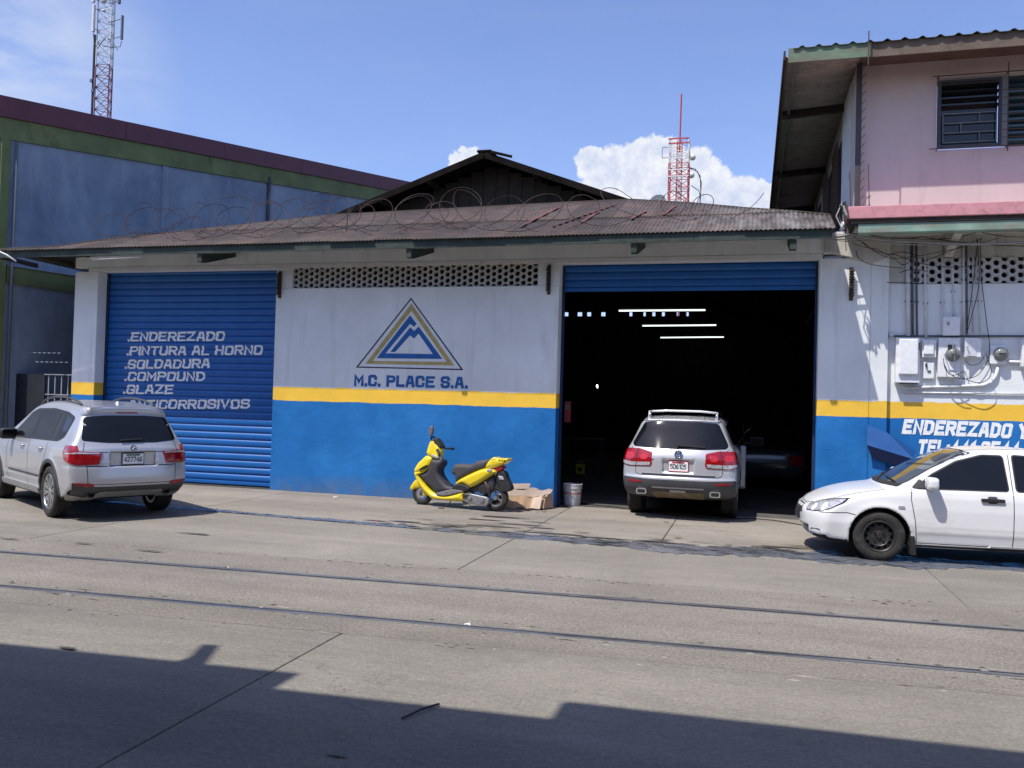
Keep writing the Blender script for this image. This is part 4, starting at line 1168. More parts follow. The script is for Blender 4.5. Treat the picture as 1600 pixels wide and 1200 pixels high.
for z in [gz0 + (gz1 - gz0) * k / 3 for k in range(4)]: ig.bar((gx0, FY + .06, z), (gx1, FY + .06, z), .014)
for X in (gx0, gx1): ig.bar((X, FY + .06, gz0), (X, FY + .06, gz1), .018)
for k, X in enumerate((gx0 + .52, gx0 + .26, gx0 + .52)): ig.bar((X, FY + .06, gz0 + .153 * k), (X, FY + .06, gz0 + .153 * (k + 1)), .012)
ig.build('inner_grille', mat('pale_grille', (.16, .16, .155), .5, .3), pink)
box('window_mullion', mat('pale_mullion', (.17, .18, .19), .5), wx1 + .002, wx1 + .09, FY - .005, FY + .06, wz0, wz1, pink)
for k in range(10):
    z = wz0 + .05 + k * .108
    MB().bar((wx1 + .095, FY + .04, z), (5.18, FY + .04, z), .10, .007, up=(0, .35, 1)).build('louvre_blade', BLG, pink)
box('window_pane', BLG, wx1 + .095, 5.19, FY + .10, FY + .12, wz0, wz1, pink)
og = MB()
for z, xa in ((7.14, 2.66), (5.99, 2.62)): og.bar((xa, FY - .10, z), (5.6, FY - .10, z), .014)
for z in (6.12, 6.24, 6.36, 6.48, 6.62, 6.74, 6.86): og.bar((3.62, FY - .10, z), (5.6, FY - .10, z), .010)
for X, a, b in ((3.72, 5.9, 7.28), (2.74, 5.99, 7.14), (4.8, 5.9, 7.28)): og.bar((X, FY - .11, a), (X, FY - .11, b), .013)
for X in (2.74, 3.72, 4.8):
    for z in (5.99, 7.14): og.bar((X, FY - .1, z), (X, FY + .02, z), .012)
og.build('outer_window_bars', RUST, pink)
# wall-mounted flap / spout hood at the foot
hood = thing('metal_hood', 'bent blue metal hood sticking out of the blue wall behind the white sedan bonnet', 'hood', (2.0, FY - .2, 1.3))
BLM = mat('blue_sheet_metal', (.007, .075, .26), .55, var=.15, vs=3, dirt=.15, dcol=(.05, .07, .12))
A = (1.80, FY - .012, 1.62); Bq = (2.10, FY - .012, 1.50); Cq = (2.48, FY - .13, 1.10); Dq = (1.78, FY - .17, 1.30)
D2 = (1.87, FY - .05, 1.10); C2 = (2.36, FY - .05, .95); E2 = (2.52, FY - .012, 1.22)
MB().add([A, Bq, Cq, Dq], [(0, 1, 2, 3)]).build('hood_top', BLM, hood)
MB().add([Dq, Cq, C2, D2], [(0, 1, 2, 3)]).build('hood_front', mat('shaded_blue_metal', (.008, .03, .12), .6), hood)  # the front's shade is put into this darker copy of the blue
MB().add([Cq, Bq, E2, C2], [(0, 1, 2, 3)]).build('hood_side', BLM, hood)
for o in hood.children:
    s_ = o.modifiers.new('t', 'SOLIDIFY'); s_.thickness = .008; s_.offset = 0
# ------------------------------------------------------------------ meters, boxes, conduits
MY = FY + .10
def mbox(name, label, cat, x0, x1, z0, z1, d, extra=None, m=STEELP):
    t = thing(name, label, cat, ((x0 + x1) / 2, MY, z0))
    MB().box(x0, x1, MY - d, MY - .002, z0, z1).build('case', m, t, bevel=.01)
    if extra: extra(t, x0, x1, z0, z1, MY - d)
    return t
def cover(t, x0, x1, z0, z1, y):
    MB().box(x0 + .035, x1 - .03, y - .05, y - .001, z0 + .13, z1 - .02).build('cover', STEELP, t, bevel=.02, seg=3)
    MB().box(x1 - .035, x1 - .01, y - .03, y - .001, z1 - .2, z1 - .08).build('latch', CHROME, t)
    MB().box(x0 + .05, x1 - .03, y - .02, y + .03, z0 - .02, z0 - .001).build('bottom_lip', BLACKPL, t)
mbox('meter_cabinet', 'tall narrow grey-white cabinet with raised cover, leftmost on the meter wall', 'electrical box', 2.20, 2.55, 2.30, 3.02, .14, cover)
def small_cover(t, x0, x1, z0, z1, y):
    MB().box(x0 + .02, x1 - .04, y - .035, y - .001, z0 + .05, z1 - .02).build('cover', STEELP, t, bevel=.008)
mbox('switch_box', 'small square white box between the tall cabinet and the round meter board', 'electrical box', 2.585, 2.79, 2.71, 2.99, .10, small_cover)
def breaker(t, x0, x1, z0, z1, y):
    MB().box(x0 + .02, x0 + .045, y - .025, y - .001, z1 - .08, z1 - .02).build('toggle', BLACKPL, t)
    MB().box(x0 + .05, x0 + .10, y - .015, y - .001, z0 + .11, z0 + .13).build('label_slot', BLACKPL, t)
mbox('breaker_box', 'little white breaker box below the small square box', 'electrical box', 2.62, 2.77, 2.375, 2.64, .07, breaker)
def meter_face(t, cx, cz, y, r=.09):
    MB().lathe([(0, -.09), (r * .75, -.085), (r * .95, -.06), (r, -.03), (r, 0)], 24, 'y', (cx, y, cz)).build('meter_glass', mat('meter_glass', (.20, .21, .19), .12, var=.3, vs=20), t, smooth=True)
    MB().lathe([(r * 1.0, -.012), (r * 1.22, -.012), (r * 1.22, 0)], 24, 'y', (cx, y, cz)).build('meter_ring', GALV, t)
    MB().bar((cx - .05, y - .093, cz + .01), (cx + .05, y - .093, cz + .01), .03, .005).build('dial', BLACKPL, t)
def board(t, x0, x1, z0, z1, y):
    meter_face(t, (x0 + x1) / 2 + .05, z0 + .36, y)
    MB().box(x0 + .13, x0 + .19, y - .015, y - .001, z1 - .20, z1 - .11).build('window', BLACKPL, t)
    MB().box(x0 + .215, x0 + .235, y - .015, y - .001, z1 - .20, z1 - .11).build('slot', BLACKPL, t)
    cx, cz = (x0 + x1) / 2 + .05, z0 + .36
    g_ = MB(); g_.bar((cx - .14, y - .12, cz), (cx + .14, y - .12, cz), .012); g_.bar((cx, y - .12, cz - .22), (cx, y - .12, cz + .15), .012)
    g_.bar((cx - .12, y - .12, cz), (cx - .12, y, cz), .01); g_.bar((cx + .12, y - .12, cz), (cx + .12, y, cz), .01)
    g_.build('guard_bars', GALV, t)
mbox('meter_board', 'white meter board with round glass meter behind crossed guard bars', 'electric meter', 2.82, 3.13, 2.40, 3.02, .12, board)
def door(t, x0, x1, z0, z1, y):
    MB().add([(x0 - .01, y - .08, z1), (x1 - .07, y - .005, z1 + .0), (x1 - .07, y - .005, z0 + .02), (x0 - .01, y - .08, z0 + .02),
              (x0 - .01, y - .066, z1), (x1 - .07, y + .009, z1), (x1 - .07, y + .009, z0 + .02), (x0 - .01, y - .066, z0 + .02)],
             [(0, 1, 2, 3), (4, 7, 6, 5), (0, 4, 5, 1), (1, 5, 6, 2), (2, 6, 7, 3), (3, 7, 4, 0)]).build('door', STEELP, t)
    MB().lathe([(0, -.02), (.012, -.018), (.014, 0)], 10, 'y', (x0 + .03, y - .078, (z0 + z1) / 2)).build('lock', GALV, t)
mbox('fuse_box', 'white fuse box with its door slightly open, right of the guarded meter', 'electrical box', 3.19, 3.43, 2.72, 3.02, .09, door)
def rm(t, x0, x1, z0, z1, y): meter_face(t, (x0 + x1) / 2 + .03, (z0 + z1) / 2 + .01, y, .088)
mbox('round_meter', 'round electric meter on a square white plate at the right', 'electric meter', 3.56, 3.79, 2.62, 2.91, .07, rm)
mbox('panel_box', 'large white box cut by the right edge of the picture', 'electrical box', 3.98, 4.40, 2.58, 3.02, .14, small_cover)
def slots(t, x0, x1, z0, z1, y):
    for k in range(3): MB().box(x0 + .05, x0 + .09, y - .006, y - .001, z1 - .09 - .02 * k, z1 - .082 - .02 * k).build('slot', BLACKPL, t)
mbox('junction_box', 'grey-white box with three slots, topmost on the meter wall', 'electrical box', 2.88, 3.12, 3.06, 3.35, .12, slots)
# square lamp-like cap left
def pipe(name, label, pts, r=.02, m=PVC, clips=True):
    t = thing(name, label, 'conduit', pts[0])
    MB().tube(pts, r, 10).build('pipe', m, t, smooth=True)
    if clips:
        a, b = Vector(pts[0]), Vector(pts[-1]); n = 3
        for k in range(1, n):
            c = a.lerp(b, k / n + .03)
            if abs(a.x - b.x) < .2:
                MB().box(c.x - r - .02, c.x + r + .02, MY - .012, MY - .001, c.z - .012, c.z + .012).build('clip', GALV, t)
    return t
vp = [(1419, 376, 525, .030, 'fat pale vertical conduit down to the tall cabinet'), (1433, 378, 525, .014, 'dark thin conduit beside the fat pale one'),
      (1426, 378, 523, .016, 'thin pale conduit just left of the dark thin one'), (1447, 380, 527, .020, 'pale vertical conduit down to the small square box'),
      (1473, 382, 524, .017, 'pale conduit bent out at its top, left of the topmost box'), (1490, 384, 496, .012, 'thin conduit running into the topmost box'),
      (1506, 380, 524, .020, 'pale conduit right of the topmost box'), (1511, 380, 522, .012, 'dark thin conduit right of the topmost box'),
      (1521, 384, 520, .016, 'crooked pale conduit above the half-open fuse box'), (1531, 384, 520, .015, 'rightmost vertical conduit of the bundle')]
DKP = mat('dark_conduit', (.09, .09, .10), .6, var=.3)
for (px, y0, y1, r, lb) in vp:
    a = at_y(px, y1, MY - r - .01); b = at_y(px - 1, y0, MY - r - .01)
    pts = [a, (a + b) / 2 + Vector((rnd.uniform(-.012, .012), 0, 0)), b]
    pipe('conduit', lb, pts, r, DKP if 'dark' in lb else PVC)
def hp_(px0, py0, px1, py1, r, lb, extra=None, m=PVC):
    a = at_y(px0, py0, MY - r - .012); b = at_y(px1, py1, MY - r - .012)
    pts = [a, b] + ([at_y(x_, y_, MY - r - .012) for x_, y_ in extra] if extra else [])
    return pipe('conduit', lb, pts, r, m, clips=False)
hp_(1413, 606, 1520, 603, .024, 'white conduit elbow rising to the round meter', [(1536, 602), (1548, 598), (1556, 588), (1559, 574)], m=PVC)
hp_(1408, 613, 1640, 616, .014, 'long thin horizontal pipe just above the yellow stripe')
hp_(1573, 565, 1600, 566, .024, 'short horizontal conduit between the round meter and the edge box')
hp_(1386, 525, 1600, 525, .014, 'thin horizontal pipe along the tops of the meter boxes', m=DKP)
MB().lathe([(0, -.07), (.03, -.07), (.045, -.04), (.045, 0)], 16, 'y', (at_y(1392, 523, MY).x, MY, at_y(1392, 523, MY).z)).build('pipe_cap', PVC, None, smooth=True, label='small round cap on the wall left of the tall cabinet', cat='cap')
# cables: bundle from the shop eave to the ledge, loose loops on the wall
cb = thing('cable_bundle', 'bundle of old cables strung under the ledge from the workshop eaves to the right', 'cables', (2, LY, 4.4))
def cable(pp_, sag, r=.008, m=CABLE, parent=cb, n=14):
    pts = []
    for (a, b) in zip(pp_, pp_[1:]):
        for i in range(n):
            t = i / n; q = a.lerp(b, t); q.z -= sag * 4 * t * (1 - t); pts.append(q)
    pts.append(pp_[-1])
    return MB().tube(pts, r, 5).build('cable', m, parent, smooth=True)
CP = mat('pale_old_cable', (.30, .29, .27), .7, var=.2)
yy = LY + .35
for i, (pl, sg, r, m) in enumerate((
    ([(1247, 371), (1330, 366), (1440, 378), (1600, 378)], .03, .016, CP), ([(1250, 368), (1340, 372), (1470, 382), (1640, 372)], .04, .010, CP),
    ([(1262, 369), (1345, 364), (1440, 370), (1640, 384)], .05, .007, CABLE), ([(1300, 374), (1350, 376), (1450, 377), (1640, 380)], .02, .009, CP),
    ([(1318, 362), (1385, 366), (1480, 352), (1640, 362)], .03, .006, CABLE), ([(1322, 356), (1420, 372), (1530, 362), (1640, 366)], .06, .006, CABLE),
    ([(1330, 378), (1370, 388), (1405, 404), (1560, 372)], .03, .005, CABLE), ([(1325, 360), (1400, 398), (1530, 414)], .10, .006, CABLE),
    ([(1345, 375), (1400, 405), (1420, 410)], .06, .006, CABLE), ([(1430, 414), (1490, 390), (1535, 372)], .0, .005, CABLE))):
    cable([at_y(x_, y_, yy + .04 * i) for x_, y_ in pl], sg, r, m)
lc = thing('loose_cables', 'loose thin cables looping down the meter wall to the white boxes', 'cables', (3.4, MY - .1, 3.2))
for i, pl in enumerate(([(1532, 372), (1533, 430), (1541, 500), (1546, 552), (1530, 584), (1510, 592)], [(1528, 374), (1522, 430), (1514, 490), (1510, 520)],
                        [(1526, 372), (1530, 440), (1518, 494), (1512, 516)], [(1540, 552), (1548, 575), (1546, 590), (1530, 598), (1508, 592), (1490, 580)],
                        [(1476, 570), (1482, 583), (1492, 586), (1506, 580)], [(1474, 560), (1478, 578), (1494, 590), (1508, 592)],
                        [(1338, 392), (1342, 404), (1357, 412), (1380, 416), (1410, 419)], [(1385, 441), (1415, 442), (1440, 443)],
                        [(1508, 562), (1516, 570), (1530, 568), (1538, 556)], [(1405, 426), (1425, 421), (1450, 424)], [(1388, 398), (1410, 394), (1435, 399)])):
    P = [at_y(x_, y_, MY - .16 - .01 * i if i > 2 else MY - .06 - .02 * i) for x_, y_ in pl]
    Q = []
    for k in range(len(P) - 1):
        p0, p1, p2, p3 = P[max(0, k - 1)], P[k], P[k + 1], P[min(len(P) - 1, k + 2)]
        for j in range(7):
            t = j / 7; Q.append(.5 * ((2 * p1) + (p2 - p0) * t + (2 * p0 - 5 * p1 + 4 * p2 - p3) * t * t + (3 * p1 - p0 - 3 * p2 + p3) * t ** 3))
    Q.append(P[-1]); MB().tube(Q, .006, 5).build('cable', CABLE, lc, smooth=True)
# service head tangle at the eave corner
tg = thing('service_tangle', 'tangle of taped wires and an insulator where the roof meets the pink ledge', 'wires', tuple(at_y(1320, 340, LY)))
for i in range(9):
    a = at_y(1318 + rnd.uniform(-6, 8), 318 + rnd.uniform(-4, 4), LY - .05 + rnd.uniform(0, .25)); b = at_y(1316 + rnd.uniform(-10, 12), 338 + rnd.uniform(-4, 4), LY - .05 + rnd.uniform(0, .25))
    c = at_y(1321 + rnd.uniform(-5, 5), 362 + rnd.uniform(-5, 5), LY - .05 + rnd.uniform(0, .25))
    MB().tube([a, b, c], rnd.uniform(.008, .018), 5).build('wire', [RUST, CABLE, CP][i % 3], tg)
c = at_y(1317, 352, LY + .05)
MB().lathe([(0, -.06), (.03, -.05), (.035, 0), (.02, .05), (0, .06)], 10, c=c).build('insulator', LB, tg, smooth=True)
q = at_y(1314, 364, LY + .05); MB().box(q.x - .09, q.x + .06, q.y, q.y + .04, q.z - .02, q.z + .02).build('white_clamp', LB, tg)
MB().tube([at_y(1321, 368, LY + .1), at_y(1322, 392, FY - .2)], .006, 5).build('wire', CABLE, tg)
# slanted cream strut left of the strip, above the pier
MB().prism([(1.10, 4.70), (2.06, 4.70), (2.06, 4.30), (1.84, 4.22), (1.10, 4.40)], FY - .10, FY - .014, 'xz').build('pier_cap_panel', CREAM, shop, bevel=.008)

# ------------------------------------------------------------------ telecom masts and dish
REDM = mat('mast_red', (.42, .05, .06), .5, var=.15, vs=4); WHM = mat('mast_white', (.62, .62, .62), .5, var=.1); REDDK = mat('mast_dull_maroon', (.20, .04, .06), .5, var=.2); GRM = mat('mast_grey', (.16, .17, .20), .5, .3, var=.2)
def lattice(t, base_, w, h, bay, mats_, k0=0, leg=.05, tri=False):
    nb_ = int(h / bay)
    C = [(-1, -1), (1, -1), (1, 1), (-1, 1)] if not tri else [(-1, -.6), (1, -.6), (0, 1.1)]
    def P(c, z): return Vector(base_) + Vector((c[0] * w / 2, c[1] * w / 2, z))
    for b_ in range(nb_):
        m = mats_(b_)
        mb = MB(); z0, z1 = b_ * bay, (b_ + 1) * bay
        for i, c in enumerate(C):
            d = C[(i + 1) % len(C)]
            mb.bar(P(c, z0), P(c, z1), leg); mb.bar(P(c, z1), P(d, z1), leg * .55)
            mb.bar(P(c, z0), P(d, z1), leg * .5); mb.bar(P(d, z0), P(c, z1), leg * .5)
        mb.build('lattice_bay', m, t)
# left mast: leans with nothing; stands some 60 m back
LYm = 62.0
bl_ = at_y(153, 184, LYm); tl_ = at_y(160, 0, LYm)
wm_ = (at_y(173, 184, LYm).x - at_y(152, 184, LYm).x)
mastL = thing('telecom_mast', 'grey and red lattice telecom mast with panel antennas rising behind the warehouse', 'mast', (at_y(163, 184, LYm).x, LYm, 0), group=None)
bx = at_y(163, 184, LYm).x; bay = .98
zt_ = at_y(165, -60, LYm).z
lattice(mastL, (bx, LYm, 0), wm_, zt_, bay, lambda b_: REDDK if (b_ * bay) < at_y(160, 118, LYm).z else WHM, leg=.075, tri=True)
MB().tube([(bx - wm_ * .52, LYm - .7, 0), (bx - wm_ * .48, LYm - .7, at_y(155, 60, LYm).z)], .10, 6).build('feeder_cables', CABLE, mastL)
def pa(px0, py0, py1, w, m=WHM, d=.25):
    a = at_y(px0, py1, LYm - .8); b = at_y(px0, py0, LYm - .8)
    MB().box(a.x - w / 2, a.x + w / 2, a.y - d / 2, a.y + d / 2, a.z, b.z).build('panel_antenna', m, mastL, bevel=.03)
    for z in (a.z + .3, b.z - .3): MB().bar((a.x, a.y, z), (bx + (-.5 if a.x < bx else .5), LYm - .5, z - .05), .05).build('antenna_arm', GRM, mastL)
pa(145.5, 8, 50, .20); pa(146, -20, 4, .22); pa(190, 24, 62, .14, GRM); pa(186, -10, 6, .2, GRM)
for (px, py, r) in ((160, -1, .30), (161, 16, .12)):
    c = at_y(px, py, LYm - 1.4)
    MB().lathe([(0, -.05), (r * .7, -.02), (r, .05), (r, .22), (0, .22)], 20, 'y', c).build('dish_antenna', WHM, mastL, smooth=True)
for (px, py) in ((143, 126), (145, 142)):
    c = at_y(px, py, LYm - .8); MB().box(c.x - .12, c.x + .1, c.y - .1, c.y + .1, c.z - .14, c.z + .14).build('radio_unit', GRM, mastL, bevel=.02)
MB().bar(at_y(147, 122, LYm - .8), at_y(147, 146, LYm - .8), .05).build('unit_pole', GRM, mastL)
P_ = [at_y(x_, y_, LYm - .8) for x_, y_ in ((146, 52), (147, 66), (153, 76), (156, 70), (166, 57), (176, 66), (184, 78))]
MB().tube(P_, .035, 5).build('jumper_cable', CABLE, mastL); MB().tube([at_y(x_, y_, LYm - .8) for x_, y_ in ((190, 64), (188, 73), (176, 74), (160, 72))], .03, 5).build('jumper_cable', CABLE, mastL)
# right mast
RYm = 75.0
ca, cb_ = at_y(1045, 316, RYm), at_y(1075, 316, RYm)
W2 = cb_.x - ca.x; bx2 = (ca.x + cb_.x) / 2; zt2 = at_y(1060, 221, RYm).z; zb2 = at_y(1060, 330, RYm).z
mastR = thing('telecom_mast', 'red and white square lattice mast with whip antenna and round dishes before the cloud', 'mast', (bx2, RYm, 0))
bay2 = 1.05; nbt = int(zt2 / bay2)
def mr(b_):
    z = b_ * bay2; py = 221 + (zt2 - z) / (zt2 - zb2) * 109
    return REDM if py < 250 or py > 284 else WHM
lattice(mastR, (bx2, RYm, zt2 - nbt * bay2), W2, nbt * bay2 + .01, bay2, mr, leg=.085)
lattice(mastR, (bx2, RYm, zt2 - nbt * bay2), W2 * .26, nbt * bay2 + .01, bay2 / 2, lambda b_: REDM if b_ % 4 < 3 else WHM, leg=.05)
for z in (zt2, at_y(1060, 228, RYm).z, at_y(1060, 269, RYm).z, at_y(1060, 279, RYm).z):
    MB().box(bx2 - W2 * .54, bx2 + W2 * .54, RYm - W2 * .54, RYm - W2 * .48, z - .05, z + .05).build('ring_beam', WHM if z < zt2 - 2 else REDM, mastR)
MB().tube([(bx2, RYm, zt2 - 1), (bx2 + .05, RYm, at_y(1062, 147, RYm).z)], .075, 6).build('whip_antenna', REDM, mastR)
for (px, py, r) in ((1082, 245, .27), (1080, 273, .27)):
    c = at_y(px, py, RYm - .6)
    MB().lathe([(0, -.12), (r * .6, -.09), (r, 0), (r, .2), (0, .2)], 20, 'y', c).build('dish_antenna', mat('cream_dish', (.66, .64, .54), .5), mastR, smooth=True)
    MB().bar(c + Vector((0, .1, 0)), (bx2 + W2 / 2, RYm - W2 / 2, c.z), .06).build('dish_arm', GRM, mastR)
fx = at_y(1036, 233, RYm); fx2 = at_y(1045, 249, RYm)
fm = MB(); fm.bar((fx.x, RYm - .5, fx.z), (fx2.x + .1, RYm - .5, fx.z), .05); fm.bar((fx.x, RYm - .5, fx.z), (fx.x, RYm - .5, fx2.z), .05); fm.bar((fx.x, RYm - .5, fx2.z), (fx2.x + .1, RYm - .5, fx2.z), .05)
fm.build('stand_off_frame', GRM, mastR)
for pl in ([(1077, 262), (1086, 264), (1094, 275), (1095, 300), (1093, 322)], [(1078, 263), (1090, 268), (1096, 285), (1094, 318)], [(1080, 290), (1092, 298), (1094, 306), (1088, 320)]):
    MB().tube([at_y(x_, y_, RYm - .5) for x_, y_ in pl], .035, 5).build('jumper_cable', CABLE, mastR)
dc = at_y(1030, 314, 40.0)
t = thing('satellite_dish', 'pale satellite dish showing above the workshop roof left of the red and white mast', 'satellite dish', (dc.x, 40, dc.z - .8))
rr_ = at_y(1046, 316, 40).x - dc.x
MB().lathe([(0, .05)] + [(rr_ * s_, .05 - .28 * s_ * s_ - .0) for s_ in (.25, .5, .75, 1)] + [(rr_ * .98, -.2)] + [(rr_ * s_, .09 - .28 * s_ * s_) for s_ in (.75, .5, .25)] + [(0, .09)], 28, 'y', dc + Vector((0, 0, -.22))).build('reflector', mat('dish_grey', (.66, .66, .60), .5, var=.1), t, smooth=True)
MB().tube([dc + Vector((0, .1, -.2)), dc + Vector((0, .2, -2.5))], .06, 8).build('mast_tube', GRM, t)
MB().bar(dc + Vector((0, -.2, -.5)), dc + Vector((0, -.9, -.1)), .03).build('feed_arm', GRM, t)

# ------------------------------------------------------------------ the building behind the viewer, whose roof edge shades the road
BK = mat('street_building_render', (.38, .34, .29), .85, var=.15, bump=.2)
back = thing('shading_building', 'building across the road, out of the picture, whose stepped roof edge shades the foreground', 'building', (0, -4, 0))
HZ = 6.4; k_ = .46; kx_ = .31
def edge(px, py):
    g_ = at_z(px, py); return Vector((g_.x - kx_ * HZ, g_.y - k_ * HZ, HZ))
E1, E2_, E3, E4, E5, E6 = edge(-200, 985), edge(470, 1052), edge(448, 1078), edge(880, 1125), edge(888, 1096), edge(1600, 1175)
x0b = -30
E0 = E1 + (E1 - E2_).normalized() * 20; E7 = E6 + (E6 - E5).normalized() * 14
def slab_roof(a, b, name):
    MB().add([(a.x, a.y, HZ - .12), (b.x, b.y, HZ - .12), (b.x, -4, HZ - .12), (a.x, -4, HZ - .12), (a.x, a.y, HZ), (b.x, b.y, HZ), (b.x, -4, HZ), (a.x, -4, HZ)],
             [(0, 1, 2, 3), (4, 7, 6, 5), (0, 4, 5, 1), (1, 5, 6, 2), (2, 6, 7, 3), (3, 7, 4, 0)]).build(name, BK, back)
slab_roof(E0, E2_, 'roof_canopy'); slab_roof(Vector((E2_.x + .003, E3.y, 0)), Vector((E5.x - .003, E4.y, 0)), 'roof_canopy'); slab_roof(Vector((E5.x, E5.y, 0)), E7, 'roof_canopy')
box('front_wall', BK, -34, 16, -4.3, -4, 0, HZ, back)
for X in (-10.5, -6.6, 2.9, 7.2):
    box('canopy_post', BK, X - .12, X + .12, .2, .44, 0, HZ - .13, back)
s_ = edge(283, 1030); s2_ = edge(340, 1008)
MB().add([(s_.x, s_.y - .1, HZ + .003), (s_.x + .25, s_.y - .1, HZ + .003), (s2_.x + .02, s2_.y, HZ + .003), (s2_.x - .12, s2_.y - .02, HZ + .003), (s_.x + .02, s_.y + .06, HZ + .003)], [(0, 1, 2, 3, 4)]).build('loose_roof_sheet', RUST, back)
# ------------------------------------------------------------------ smooth solids from distance fields
def catmull(pts, n=5, closed=True):
    P = [np.array(p[:2], float) for p in pts]; S = [len(p) > 2 for p in pts]; out = []
    m = len(P)
    for i in range(m if closed else m - 1):
        p1, p2 = P[i], P[(i + 1) % m]
        p0 = P[i - 1] if (closed or i > 0) else p1; p3 = P[(i + 2) % m] if (closed or i + 2 < m) else p2
        if S[i]: p0 = p1 - (p2 - p1) * .5 if False else p1 * 2 - p2
        if S[(i + 1) % m]: p3 = p2 * 2 - p1
        for k in range(n):
            t = k / n
            out.append(.5 * ((2 * p1) + (p2 - p0) * t + (2 * p0 - 5 * p1 + 4 * p2 - p3) * t * t + (3 * p1 - p0 - 3 * p2 + p3) * t ** 3))
    if not closed: out.append(P[-1])
    return [tuple(q) for q in out]
def poly_sdf(poly, X, Z):
    P = np.array(poly); Q = np.roll(P, -1, 0); d = np.full(X.shape, 1e9); ins = np.zeros(X.shape, bool)
    for (ax, ay), (bx_, by) in zip(P, Q):
        ex, ey = bx_ - ax, by - ay; L = ex * ex + ey * ey
        if L < 1e-12: continue
        t = np.clip(((X - ax) * ex + (Z - ay) * ey) / L, 0, 1)
        d = np.minimum(d, (X - ax - t * ex) ** 2 + (Z - ay - t * ey) ** 2)
        if ey != 0:
            c = ((ay > Z) != (by > Z)) & (X < ex * (Z - ay) / ey + ax); ins ^= c
    d = np.sqrt(d); return np.where(ins, -d, d)
class Field2:
    def __init__(s, poly, pad=.3, res=.012):
        P = np.array(poly); s.lo = P.min(0) - pad; hi = P.max(0) + pad; s.res = res
        nx, nz = [int((hi[i] - s.lo[i]) / res) + 2 for i in (0, 1)]
        X = s.lo[0] + np.arange(nx)[:, None] * res + np.zeros((1, nz)); Z = s.lo[1] + np.arange(nz)[None, :] * res + np.zeros((nx, 1))
        s.D = poly_sdf(poly, X, Z); s.n = (nx, nz)
    def __call__(s, x, z):
        u = np.clip((x - s.lo[0]) / s.res, 0, s.n[0] - 1.001); v = np.clip((z - s.lo[1]) / s.res, 0, s.n[1] - 1.001)
        i = u.astype(int); j = v.astype(int); fu = u - i; fv = v - j; D = s.D
        return (D[i, j] * (1 - fu) * (1 - fv) + D[i + 1, j] * fu * (1 - fv) + D[i, j + 1] * (1 - fu) * fv + D[i + 1, j + 1] * fu * fv)
def smax(a, b, k):
    h = np.clip(.5 - .5 * (b - a) / k, 0, 1); return b * (1 - h) + a * h + k * h * (1 - h)
def smin(a, b, k): return -smax(-a, -b, k)
def surface(F, lo, hi, res):
    lo = np.array(lo, float); n = [int(round((hi[i] - lo[i]) / res)) + 1 for i in range(3)]
    X = (lo[0] + np.arange(n[0]) * res)[:, None, None]; Y = (lo[1] + np.arange(n[1]) * res)[None, :, None]; Z = (lo[2] + np.arange(n[2]) * res)[None, None, :]
    V = F(X, Y, Z) + np.zeros(n); ins = V < 0
    c = np.zeros([q - 1 for q in n], int)
    for a in (0, 1):
        for b in (0, 1):
            for d in (0, 1): c += ins[a:n[0] - 1 + a, b:n[1] - 1 + b, d:n[2] - 1 + d]
    act = (c > 0) & (c < 8); I, J, K = np.nonzero(act); m = len(I)
    idx = -np.ones(act.shape, int); idx[I, J, K] = np.arange(m)
    acc = np.zeros((m, 3)); cnt = np.zeros(m)
    cor = [(a, b, d) for a in (0, 1) for b in (0, 1) for d in (0, 1)]
    for p in cor:
        for ax in range(3):
            if p[ax] == 0:
                q = list(p); q[ax] = 1
                va = V[I + p[0], J + p[1], K + p[2]]; vb = V[I + q[0], J + q[1], K + q[2]]
                s = (va < 0) != (vb < 0); t = np.where(s, va / np.where(s, va - vb, 1), 0)
                pt = np.tile(np.array(p, float), (m, 1)); pt[:, ax] += t
                acc += pt * s[:, None]; cnt += s
    P = (acc / cnt[:, None] + np.stack([I, J, K], 1)) * res + lo
    faces = []
    for ax in range(3):
        o = [0, 1, 2]; o.remove(ax); b, d = o
        sl0 = [slice(None)] * 3; sl1 = [slice(None)] * 3; sl0[ax] = slice(0, n[ax] - 1); sl1[ax] = slice(1, n[ax])
        s0, s1 = ins[tuple(sl0)], ins[tuple(sl1)]; E_ = np.argwhere(s0 != s1)
        E_ = E_[(E_[:, b] > 0) & (E_[:, d] > 0) & (E_[:, b] < n[b] - 1) & (E_[:, d] < n[d] - 1)]
        def cell(db, dd):
            q = E_.copy(); q[:, b] -= db; q[:, d] -= dd; return idx[q[:, 0], q[:, 1], q[:, 2]]
        f = np.stack([cell(1, 1), cell(0, 1), cell(0, 0), cell(1, 0)], 1)
        inn = s0[E_[:, 0], E_[:, 1], E_[:, 2]]
        flip = inn if ax != 1 else ~inn
        f[~flip] = f[~flip][:, ::-1]
        faces.append(f)
    return P, np.concatenate(faces)
